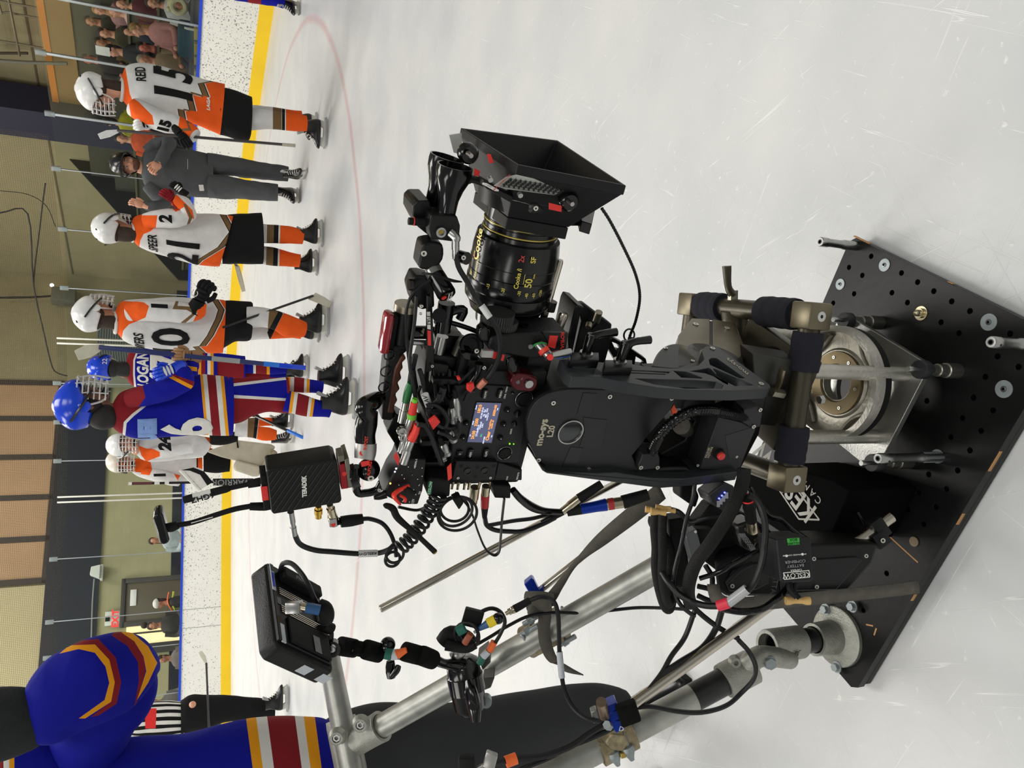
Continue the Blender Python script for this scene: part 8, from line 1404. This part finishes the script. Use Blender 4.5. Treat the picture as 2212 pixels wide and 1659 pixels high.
for ps_, pl in (([(790, 490, .05, 70), (900, 497, .05, 74), (1000, 508, .05, 70), (1150, 525, .05, 62)], [(2, 815, 845), (3, 845, 882), (1, 882, 980), (3, 980, 1006), (2, 1006, 1034), (0, 1034, 1300)]), ([(790, 655, -.04, 108), (900, 680, -.05, 104), (1050, 715, -.05, 92), (1225, 745, -.05, 74)], [(2, 860, 892), (3, 892, 926), (1, 926, 1040), (3, 1040, 1068), (2, 1068, 1096), (0, 1096, 1400)])):
    sleeve_(o, 'b', kb, Y, ps_, [(m_, [(a, 300), (b, 300), (b-10, 560), (b-55*(b > 860 and ps_[0][1] > 600), 900), (a-55*(a > 850 and ps_[0][1] > 600), 900), (a-10, 560)]) for m_, a, b in pl], UM, nm='sock')
skate(o, G(762, 812)+V((0, .08, 0)), (1, -.05), 1.06); skate(o, G(772, 868), (1, -.1), 1.14)
stick('blue and black hockey stick held upright by the player numbered 16', H(*kb(985, 335), Y-.25), H(*ka(420, 135), Y-.25), H(*ka(200, 215), Y-.25), M('stick_blue_dark', (30, 40, 92), .35), M('blade_tape_pale'), [(.0, .14, PB), (.14, .22, M('stick_cyan', (30, 110, 210), .4)), (.34, .48, M('stick_silver', (150, 152, 150), .4, .4))], r=.02, blade_w=.085)
# ---- number 24 and goalie behind
Y = 8.9; o = figure('player in white and orange jersey numbered 24 standing in front of the goalie', G(636, 905))
lf = jersey(o, 'a', ka, Y, [(765, 1080, 775, 1165), (800, 1035, 810, 1200), (825, 1010, 835, 1225), (900, 990, 920, 1245), (1050, 985, 1050, 1240), (1200, 980, 1200, 1220), (1350, 985, 1340, 1205), (1440, 1000, 1430, 1190), (1520, 1010, 1500, 1120)], [(1, [(800, 1085), (880, 1115), (960, 1125), (1010, 1150), (1010, 1190), (940, 1215), (880, 1245), (830, 1180)])] + hem([(1380, 900), (1440, 1000), (1508, 1080), (1480, 1140), (1440, 1200), (1430, 1300)])[:1], WM)
sleeve_(o, 'a', ka, Y, [(900, 1170, -.1, 55), (1050, 1150, -.15, 62), (1200, 1130, -.18, 60), (1330, 1110, -.2, 52)], [(1, [(820, 1085), (960, 1125), (1010, 1150), (1010, 1190), (880, 1245)])], WM); text('sleeve_number', '24', .15, H(*ka(1060, 1060), Y-.3), V((1, 0, .1)), V((.1, 0, 1)), KJ, o, bold=.01, ext=.003)
f24 = (.35, -.93); hc = H(*ka(672, 1082), Y); flesh(o, hc, f24, H(*ka(790, 1115), Y), SK1); helmet(o, hc+ZV*.015, f24, PW)
Loft(rows(kb, Y, [(60, 900, 60, 1080), (200, 930, 200, 1080), (330, 960, 330, 1050)], .8), 20).build('hockey_pants', KJ, o)
s24 = [(2, [(430, 800), (500, 800), (480, 1100), (420, 1100)]), (4, [(500, 800), (535, 800), (500, 1100), (470, 1100)]), (1, [(540, 800), (900, 800), (900, 1100), (505, 1100)])]
sleeve_(o, 'b', kb, Y, [(300, 940, 0, 66), (440, 950, 0, 62), (600, 975, 0, 68), (700, 985, 0, 50)], s24, WM, nm='sock'); sleeve_(o, 'b', kb, Y+.2, [(300, 880, 0, 50), (500, 860, 0, 46), (760, 850, 0, 40)], s24, WM, nm='sock'); skate(o, G(636, 947), (.5, -.9), 1.05); skate(o, G(634, 908), (.9, -.2))
stick('black and blue stick with a pale butt end before the goalie pads', H(*kb(1030, 1040), 8.3), H(*kb(500, 800), 8.5), H(*kb(430, 740), 8.5), PK, PK, [(.0, .08, M('grip_tape')), (.08, .42, M('stick_cyan'))], r=.014)
Y = 9.9; o = figure('goalie in white and orange with beige leg pads and a white blocker', G(615, 980))
lf = jersey(o, 'a', ka, Y, [(705, 1245, 720, 1330), (745, 1215, 770, 1370), (800, 1215, 830, 1400), (950, 1215, 950, 1430), (1100, 1220, 1100, 1445), (1250, 1215, 1250, 1450), (1420, 1200, 1420, 1420)], [(1, [(700, 1180), (920, 1245), (935, 1320), (910, 1380), (850, 1350), (740, 1340)]), (4, [(1365, 1100), (1378, 1100), (1378, 1300), (1365, 1300)]), (1, [(1378, 1100), (1500, 1100), (1500, 1340), (1378, 1300)])], WM)
sleeve_(o, 'a', ka, Y, [(850, 1350, -.1, 55), (980, 1380, -.16, 66), (1100, 1410, -.2, 64), (1200, 1430, -.24, 56)], [(1, [(700, 1200), (920, 1250), (935, 1320), (910, 1375), (800, 1360)]), (1, [(1140, 1350), (1180, 1420), (1260, 1480), (1280, 1380)])], WM); text('sleeve_number', '1', .16, H(*ka(1015, 1372), Y-.32), V((1, 0, .1)), ZV, KJ, o, bold=.008, ext=.003)
fg_ = (-.3, -.95); hc = H(*ka(655, 1238), Y); flesh(o, hc, fg_, H(*ka(740, 1290), Y), SK2, eyes=False); helmet(o, hc+ZV*.01, fg_, M('goalie_mask', (206, 198, 184), .35), k=1.05)
for i in range(5): p = H(*ka(600+24*i, 1262+(i % 2)*30), Y-.17); q = H(*ka(612+24*i, 1292-(i % 2)*30), Y-.17); child(MB().tube([p, q], .008, 6, 1).build('mask_zigzag', (OJ, KJ)[i % 2]), o)
Loft(rows(kb, Y, [(0, 1080, 0, 1340), (120, 1130, 120, 1350), (260, 1150, 250, 1340)], .7), 20).build('goalie_pants', KJ, o)
beige = M('pad_beige', (186, 180, 160), .6, var=.12, vs=9)
def pd(pts, dy, th, nm, mat=beige, bv=.02, tr=kb): m_ = MB(); m_.prism([H(*tr(x, y), Y+dy) for x, y in pts], V((0, th, 0))); child(m_.build(nm, mat, bev=bv), o)
pd([(30, 1150), (200, 1090), (330, 1040), (660, 1078), (700, 1100), (560, 1300), (330, 1240), (170, 1200)], -.25, .12, 'leg_pad'); pd([(320, 1230), (560, 1290), (540, 1385), (480, 1390), (300, 1330), (290, 1290)], -.3, .1, 'leg_pad'); pd([(560, 1300), (660, 1120), (720, 1150), (690, 1220), (620, 1330), (540, 1370)], -.36, .12, 'pad_toe', M('pad_worn', (150, 140, 112), .7, var=.4, vs=30))
pd([(330, 1040), (340, 1110), (325, 1110), (318, 1045)], -.262, .012, 'pad_strap', KJ, .002); skate(o, G(607, 988), (.2, -1)); skate(o, G(600, 1005)+V((0, .15, 0)), (-.3, -1))
pd([(1190, 1332), (1335, 1292), (1524, 1440), (1385, 1530)], -.42, .06, 'blocker', M('blocker_white', (208, 206, 200), .5), .01, ka); pd([(1215, 1325), (1335, 1300), (1440, 1340), (1524, 1440), (1470, 1475), (1400, 1370), (1300, 1330)], -.43, .012, 'blocker_trim', KJ, .003, ka)
text('blocker_lettering', 'VAUGHN', .085, H(*ka(1345, 1445), Y-.43), H(*ka(1400, 1520), Y)-H(*ka(1290, 1400), Y), H(*ka(1330, 1400), Y)-H(*ka(1350, 1430), Y), KJ, o, ext=.002, sx=-1 if False else 1)
gs_ = thing('hockey_stick', 'goalie stick with a wide lettered paddle behind the blocker', 'hockey stick', H(*kb(300, 1440), 9.7)); p, q = H(*ka(705, 1455), 9.6), H(*kb(90, 1440), 9.6); MB().box((p+q)/2, (q-p)/2, V((.013, 0, 0)), V((0, .01, 0))).build('shaft', PK, gs_)
for t0, t1, m_ in ((0, .04, W2), (.04, .27, M('stick_maroon', (84, 34, 40), .5)), (.3, .36, W2), (.42, .47, W2)): a_, b_ = p.lerp(q, t0), p.lerp(q, t1); MB().box((a_+b_)/2, (b_-a_)/2, V((.015, 0, 0)), V((0, .012, 0))).build('tape_band', m_, gs_)
pq_ = [H(*kb(x, y), 9.6) for x, y in [(90, 1408), (480, 1405), (480, 1475), (90, 1475)]]; MB().prism(pq_, V((0, .02, 0))).build('paddle', PK, gs_); text('paddle_lettering', 'WARRIOR', .1, H(*kb(280, 1441), 9.59), pq_[0]-pq_[1], V((1, 0, 0)) if (pq_[0]-pq_[1]).cross(V((1, 0, 0))).y < 0 else V((-1, 0, 0)), M('stick_silver'), gs_, ext=.002)
# ---- referee
Y = 9.1; o = figure('referee in a striped shirt with a red armband and black trousers skating away', G(618, 1515))
lf = Loft(rows(k4, Y, [(752, 985, 760, 1050), (770, 930, 775, 1085), (820, 890, 830, 1100), (900, 872, 900, 1100), (1000, 865, 1000, 1095), (1100, 875, 1100, 1085)], .6), 50)
pr_ = paint(*inv['4'], [(2, [(865, 915), (935, 912), (930, 1032), (868, 1034)])])
def rcf(p, i): return 2 if pr_(p) == 2 else i
rcf.stripe = 3; rcf.edges = pr_.edges; rcf.m = pr_.m
lf.build('striped_shirt', [W2, KJ, M('armband_red', (214, 30, 26), .7)], o, rcf, 96, .01)
hc = H(*k4(715, 1060), Y+.1); flesh(o, hc, (-.3, .9), H(*k4(760, 1030), Y), SK1, eyes=False); helmet(o, hc, (-.3, .9), PK, cage=False)
Loft(rows(k4, Y, [(1080, 870, 1080, 1080), (1130, 835, 1130, 1060), (1220, 828, 1220, 1040), (1330, 835, 1330, 1000), (1450, 845, 1460, 990), (1560, 852, 1560, 985), (1640, 862, 1640, 965)], .7), 50).build('trousers', KJ, o, amp=.014)
skate(o, G(625, 1512), (1, .1), 1.1); child(MB().ell(H(*k4(1150, 890), Y-.2), .035).build('hand', SK1), o)
stick('slender dark stick carried level by the referee', H(*k4(1250, 1080), Y-.35), H(*k4(1232, 640), Y-.35), H(*k4(1195, 575), Y-.35), M('stick_dark'), M('blade_tape_pale'), r=.014, blade_w=.05)
# ---- near man in blue jersey and dark trousers
Y = 1.74; kf = lambda x, y: (x, y); inv['f'] = (0, 0, 1); o = figure('man in blue gold-striped jersey and dark trousers cropped by the lower left corner', G(1430, 1530))
bnd = [(m_, [(a-16, 1540), (b-16, 1540), (b, 1660), (b, 2100), (a, 2100), (a, 1660)]) for m_, a, b in ((2, 546, 568), (3, 568, 592), (1, 592, 652), (3, 652, 671), (2, 671, 695))]
bnd += [(1, [(-90, 1500), (6, 1600), (9, 1700), (-90, 1700)]), (3, [(6, 1600), (20, 1600), (20, 1700), (9, 1700)]), (2, [(20, 1600), (31, 1600), (31, 1700), (20, 1700)])]
jersey(o, 'f', kf, Y, [(-30, 1690, -30, 1850), (-6, 1640, -6, 1880), (30, 1612, 30, 1900), (110, 1606, 110, 1930), (170, 1608, 170, 1970), (270, 1596, 270, 1990), (380, 1598, 380, 2000), (460, 1580, 460, 2000), (540, 1566, 540, 2000), (620, 1558, 620, 2000), (690, 1555, 690, 2000), (716, 1560, 716, 1995)], bnd, UM, df=.62, amp=.018, m=150)
AST = [(2, [(128, 1412), (170, 1402), (205, 1410), (228, 1440), (236, 1475), (226, 1512), (170, 1552), (184, 1552), (240, 1516), (248, 1474), (236, 1425), (205, 1392), (150, 1394)]), (1, [(150, 1394), (205, 1392), (236, 1425), (248, 1474), (240, 1516), (196, 1549), (214, 1545), (252, 1520), (262, 1474), (250, 1420), (212, 1380), (165, 1384)]),
    (1, [(255, 1360), (290, 1385), (310, 1420), (314, 1450), (298, 1508), (288, 1540), (300, 1470), (298, 1430), (275, 1395), (240, 1372)]), (2, [(278, 1360), (320, 1396), (340, 1432), (320, 1475), (296, 1512), (316, 1450), (310, 1418), (290, 1385), (262, 1366)])]
Loft(trail(kf, Y, [(58, 1552, -.17, 60), (75, 1546, -.17, 72), (105, 1536, -.18, 84), (160, 1505, -.18, 90), (220, 1472, -.18, 92), (270, 1455, -.17, 84), (310, 1443, -.16, 60), (338, 1436, -.15, 20)]), 90).build('sleeve', UM, o, paint(0, 0, 1, AST), 80, .022, 7, seed=4)
Loft(trail(kf, Y, [(300, 1440, -.08, 40), (270, 1490, -.06, 74), (225, 1550, -.03, 84), (190, 1620, 0, 92), (150, 1710, .02, 100)]), 50).build('upper_sleeve', UJ, o, amp=.02, fr=7, seed=2)
hm = MB(); hm.tube([H(72, 1548, Y-.17), H(45, 1556, Y-.18), H(-10, 1566, Y-.18), H(-70, 1575, Y-.18)], [.05, .056, .062, .06], 24, 4); hm.build('dark_mitt', M('mitt_dark', (28, 32, 32), .9, 0, .2, 40, .5, 200), o); flesh(o, V((-1.02, Y, 1.68)), (.8, .6), V((-1.02, Y, 1.5)), SK2, [(V((-1.0, Y, 1.4)), V((-1.0, Y, .9)), .13, .13), (H(60, 1600, Y-.1), H(40, 1592, Y-.1), .022, .02)], vox=.02); hairpiece(o, V((-1.02, Y, 1.68)), (.8, .6), HR)
c9_ = lambda x, y: (1000+x/3.463, 1180+y/3.463)
tr_ = cloth('charcoal_trousers', (50, 51, 53), .75); Loft(rows(kf, Y+.02, [(690, 1575, 690, 1850), (760, 1548, 760, 1780), (850, 1532, 860, 1740), (960, 1520, 970, 1712), (1050, 1508, 1070, 1690), (1130, 1494, 1160, 1650), (1210, 1486, 1240, 1600), (1290, 1484, 1310, 1566), (1352, 1492, 1366, 1552)], .8), 90).build('trouser_leg', tr_, o, amp=.016, fr=5, seg=80)
Loft([(V((-1.16, Y+.1, .95)), V((.11, 0, 0)), V((0, .1, 0))), (V((-1.18, Y+.12, .5)), V((.09, 0, 0)), V((0, .09, 0))), (V((-1.2, Y+.14, .08)), V((.06, 0, 0)), V((0, .06, 0)))], 20).build('trouser_leg', tr_, o, amp=.01)
def shoe(c, f, k=1):
    r = f.cross(ZV); P3 = lambda a, b, z: c+(f*a+r*b+ZV*z)*k
    Loft([(P3((a+b)/2, 0, z), f*((b-a)/2)*k, r*w_*k) for z, a, b, w_ in ((.1, -.13, -.02, .038), (.075, -.14, .03, .042), (.055, -.145, .1, .046), (.035, -.145, .15, .049), (.02, -.145, .158, .048))], 20).build('shoe', PK, o, amp=0, seg=36)
    m_ = MB(); m_.prism([P3(a, b, .0) for a, b in [(-.15, -.03), (-.155, .0), (-.15, .03), (-.05, .042), (.05, .05), (.13, .042), (.165, .0), (.13, -.042), (.05, -.05), (-.05, -.042)]], ZV*.024); m_.build('sole', BLM(), o, bev=.004)
    for i in range(3):
        m_ = MB(); a = -.045+.028*i; m_.tube([P3(a-.012, sg*.049, .03) for sg in (1,)]+[P3(a+.012, .044, .07), P3(a+.022, .03, .085)], .006, 6, 3, flat=.4); m_.build('white_stripe', W2, o)
t_, h_ = G(1478, 1482), G(1396, 1552); shoe((t_+h_)/2, (t_-h_).normalized()); shoe(V((-1.22, Y+.1, 0)), V((.9, -.4, 0)).normalized())
# ---- legs of a player cut by the top edge
o = figure('blue-socked skater of whom only a skate shows at the top edge', G(650, 0)); Y = G(648, 14).y
skate(o, G(648, 16), (-.85, -.5), .98); skate(o, G(668, -30), (-.7, -.7)); sleeve_(o, '1', k1, Y, [(1700, 10, 0, 40), (1640, -10, 0, 46), (1560, -30, 0, 52), (1400, -60, 0, 58)], [(1, [(1480, -200), (1560, -200), (1560, 60), (1480, 60)])], UM, nm='sock'); sleeve_(o, '1', k1, Y-.1, [(1760, -80, 0, 40), (1600, -110, 0, 50), (1400, -130, 0, 56)], [], UM, nm='sock')
q = G(655, -28); ax_, ay_ = V((.19, .06, 0)), V((-.04, .13, 0))
Loft([(q+ZV*z, ax_*a, ay_*a) for z, a in ((.62, .95), (.8, 1.05), (1.0, 1.1))], 16).build('hockey_pants', RJ, o, amp=.01); Loft([(q+ZV*z, ax_*a, ay_*a) for z, a in ((.86, 1.2), (1.1, 1.15), (1.35, 1.2), (1.5, 1.1), (1.6, .45))], 30).build('jersey', UJ, o, amp=.015)
for s_ in (-1, 1): child(MB().tube([q+ax_*1.05*s_+ZV*1.48, q+ax_*1.35*s_+ZV*1.2, q+ax_*1.2*s_-ay_*1.2+ZV*1.0], [.09, .08, .065], 16, 5).build('sleeve', UJ), o); glove(o, q+ax_*1.2*s_-ay_*1.2+ZV*1.0, q+ax_*1.0*s_-ay_*2+ZV*.9, V((0, 0, 1)), PB, .8)
flesh(o, q+ZV*1.76, (-.85, -.5), q+ZV*1.6, SK2, vox=.018); helmet(o, q+ZV*1.775, (-.85, -.5), PB)
# ================================================================ CROWD AND PEOPLE BEHIND THE GLASS
CT_ = {}
def cc(c): return M('coat_%d_%d_%d' % c, c, .85, var=.12, vs=14, bump=.3, bs=60)
def sitter(label, x, y, z, coat, hair, skin=SK1, hat=None, face=(-.6, -.8), lap=(40, 42, 50), long_=False, vox=.022, stand=0):
    hc = L(x, y, dpt(0, 0, z), SN) if not stand else H(x, y, stand); o = thing('person', label, 'person', hc-ZV*(.95 if not stand else 1.6), None)
    f = V((face[0], face[1], 0)).normalized(); r = f.cross(ZV); nk = hc-ZV*.17; c = cc(coat); flesh(o, hc, face, nk, skin, vox=.018, eyes=False)
    Loft([(nk-ZV*.0, r*.08, f*.07), (nk-ZV*.06, r*.19, f*.1), (nk-ZV*.18, r*.23, f*.13), (nk-ZV*.4, r*.21, f*.13), (nk-ZV*.6, r*.2, f*.13)], 20).build('coat', c, o, amp=.02, seg=32)
    for s_ in (-1, 1):
        m = MB(); q = nk-ZV*.1+r*.2*s_; m.tube([q, q-ZV*.28+f*.04+r*.04*s_, q-ZV*.34+f*.28-r*.08*s_], [.075, .065, .05], 12, 5); child(m.build('sleeve', c), o); child(MB().ell(q-ZV*.33+f*.32-r*.1*s_, .042).build('hand', skin), o)
    lg = cc(lap)
    for s_ in (-1, 1):
        m = MB(); h = nk-ZV*.62+r*.09*s_; m.tube([h, h+f*.42+ZV*.02, h+f*.46-ZV*.2, h+f*.44-ZV*.42] if not stand else [h, h-ZV*.4, h-ZV*.8], [.09, .075, .065, .055] if not stand else [.1, .08, .06], 12, 4); child(m.build('trouser_leg', lg), o)
    if hat: child(MB().ell(hc+ZV*.065, r*.1, f*.115, ZV*.085).build('hat', cc(hat)), o)
    if hair: hairpiece(o, hc, face, hair, 1.02, low=-.3 if long_ else -.09)
    return o
W_, S_ = 'seated ', ' in the crowd'
for a in [(W_+'person in a dusty pink hood and top near the top edge'+S_, 215, 22, .9, (150, 112, 110), HL),
 (W_+'person in a pale pink hooded top bending forward'+S_, 246, 26, 1.3, (196, 160, 150), HL, SK1, None, (-.3, -.95), (80, 40, 44)),
 (W_+'woman with long brown hair and dark olive coat'+S_, 196, 46, .8, (52, 48, 30), HR, SK2, None, (-.5, -.8), (40, 42, 50), True),
 (W_+'person in an olive green jacket'+S_, 226, 72, 1.1, (62, 58, 34), HR),
 (W_+'person in a mustard-olive coat holding pale paper'+S_, 218, 92, .9, (84, 66, 30), HR, SK2),
 (W_+'man with dark hair in a black jacket with white piping'+S_, 243, 110, 1.5, (32, 34, 36), HB, SK1, None, (-.95, -.2), (26, 26, 30)),
 (W_+'red-faced man in a dark coat with a cream collar'+S_, 190, 128, .9, (40, 36, 34), HR, M('skin_red', (190, 110, 92), .5)),
 (W_+'person in a navy jacket'+S_, 278, 68, 1.5, (22, 28, 44), HB),
 (W_+'blonde woman in a dusty pink coat'+S_, 297, 64, 2.2, (168, 116, 112), HL, SK1, None, (-.9, -.3), (40, 42, 50), True),
 (W_+'woman in a dark red coat with a white scarf'+S_, 311, 103, 2.1, (78, 26, 32), HB, M('skin_red')),
 (W_+'grey-haired person wrapped in a cream scarf low behind number 15'+S_, 312, 130, 2.3, (130, 112, 86), M('hair_grey', (150, 140, 120), .8)),
 (W_+'person in a wine red sweater near the top edge'+S_, 262, 8, 1.5, (80, 26, 34), HR),
 (W_+'person in white sleeves beside the child in the hood'+S_, 330, 6, 2.2, (190, 188, 184), HR),
 (W_+'child in a pale yellow hood with round ears'+S_, 383, 11, 2.6, (60, 64, 70), None, SK1, (206, 198, 160), (-.5, -.85))]:
    sitter(*a)
bh = L(383, 11, dpt(0, 0, 2.6), SN); child_ = bpy.context.scene.objects
for s_ in (-1, 1): MB().ell(bh+V((.1*s_, -.02, .12)), .04).build('hood_ear', cc((206, 198, 160)), [o for o in COL.objects if o.get('label', '').startswith('seated child')][0])
MB().torus(bh+V((-.05, -.08, -.02)), V((-.5, -.85, 0)), .1, .04).build('hood_rim', cc((206, 198, 160)), [o for o in COL.objects if o.get('label', '').startswith('seated child')][0])
sitter('person in an orange jacket behind the glass beside the upright white blade', 262, 300, 0, (196, 76, 24), HB, SK1, None, (-.3, -.9), (30, 30, 32), stand=16.6)
sitter('person in a yellow-green vest standing behind the glass by the navy column', 236, 262, 0, (160, 158, 30), HB, SK1, None, (.2, .9), (30, 30, 32), stand=17.5)
sitter('brown-haired person in a pale grey top behind the paddle antenna', 333, 1168, 0, (168, 178, 180), HR, SK2, None, (.3, -.8), (60, 60, 70), True, stand=20.3)
o = sitter('person in a white cap and orange-yellow vest before the brown door', 345, 1303, 0, (44, 40, 40), HR, SK2, (214, 212, 204), (-.9, -.4), stand=19.6)
nk = H(345, 1303, 19.6)-ZV*.17; child(MB().tube([nk-ZV*.12+V((.24, 0, 0)), nk-ZV*.1+V((0, -.1, 0)), nk-ZV*.2+V((-.25, 0, 0))], .05, 10, 5, flat=.5).build('yellow_band', M('vest_yellow', (200, 220, 60), .6)), o); child(MB().tube([nk-ZV*.02+V((.24, -.02, 0)), nk-ZV*.0+V((.05, -.12, 0)), nk-ZV*.1+V((-.2, -.05, 0))], .035, 10, 5, flat=.5).build('orange_band', M('vest_orange', (236, 110, 50), .6)), o)
o = sitter('woman with a brown hair bun seen against the lit doorway', 330, 1352, 0, (58, 56, 50), HR, SK2, None, (.4, -.9), stand=19.4); child(MB().ell(H(322, 1352, 19.4)+V((0, .08, .1)), .075).build('hair_bun', HR), o)
sitter('person in a grey top low behind the glass right of the lit doorway', 352, 1424, 0, (120, 112, 108), HR, SK2, None, (-.2, -.9), stand=19.2)
sitter('brown-haired person in a grey sweater behind the glass beyond the referee', 330, 1520, 0, (126, 122, 118), HR, SK2, None, (.8, -.4), stand=18.2)
o = MB().box(L(398, 84, dpt(0, 0, 2.9), SN)-ZV*.1, ST*.3, SN*.12, ZV*.2, .05).build('teal_blanket', cc((44, 78, 88))); tag(o, 'folded teal blanket on the front row behind the glass', 'blanket')
for x, y, w_, lab in ((222, 110, 2.0, 'white sheet of paper held up in the middle of the crowd'), (414, 72, 3.0, 'crumpled white napkin by the teal blanket')):
    o = MB().box(L(x, y, dpt(0, 0, w_), SN), ST*.1, SN*.004+ZV*.02, ZV*.09).build('paper', W2); tag(o, lab, 'paper')
for i, (y0, y1) in enumerate([(60, 84), (92, 116), (122, 138), (152, 162)]):
    a_, b_ = L(424, y0, dpt(0, 0, 3.15), SN), L(424, y1, dpt(0, 0, 3.15), SN); o = MB().box((a_+b_)/2, (b_-a_)/2, SN*.03, ZV*.035, .004).build('yellow_marker', yl); tag(o, 'yellow edge strip just above the blue cap rail, %s from the top edge' % ['first', 'second', 'third', 'fourth'][i], 'strip', 'yellow strips behind the blue cap')
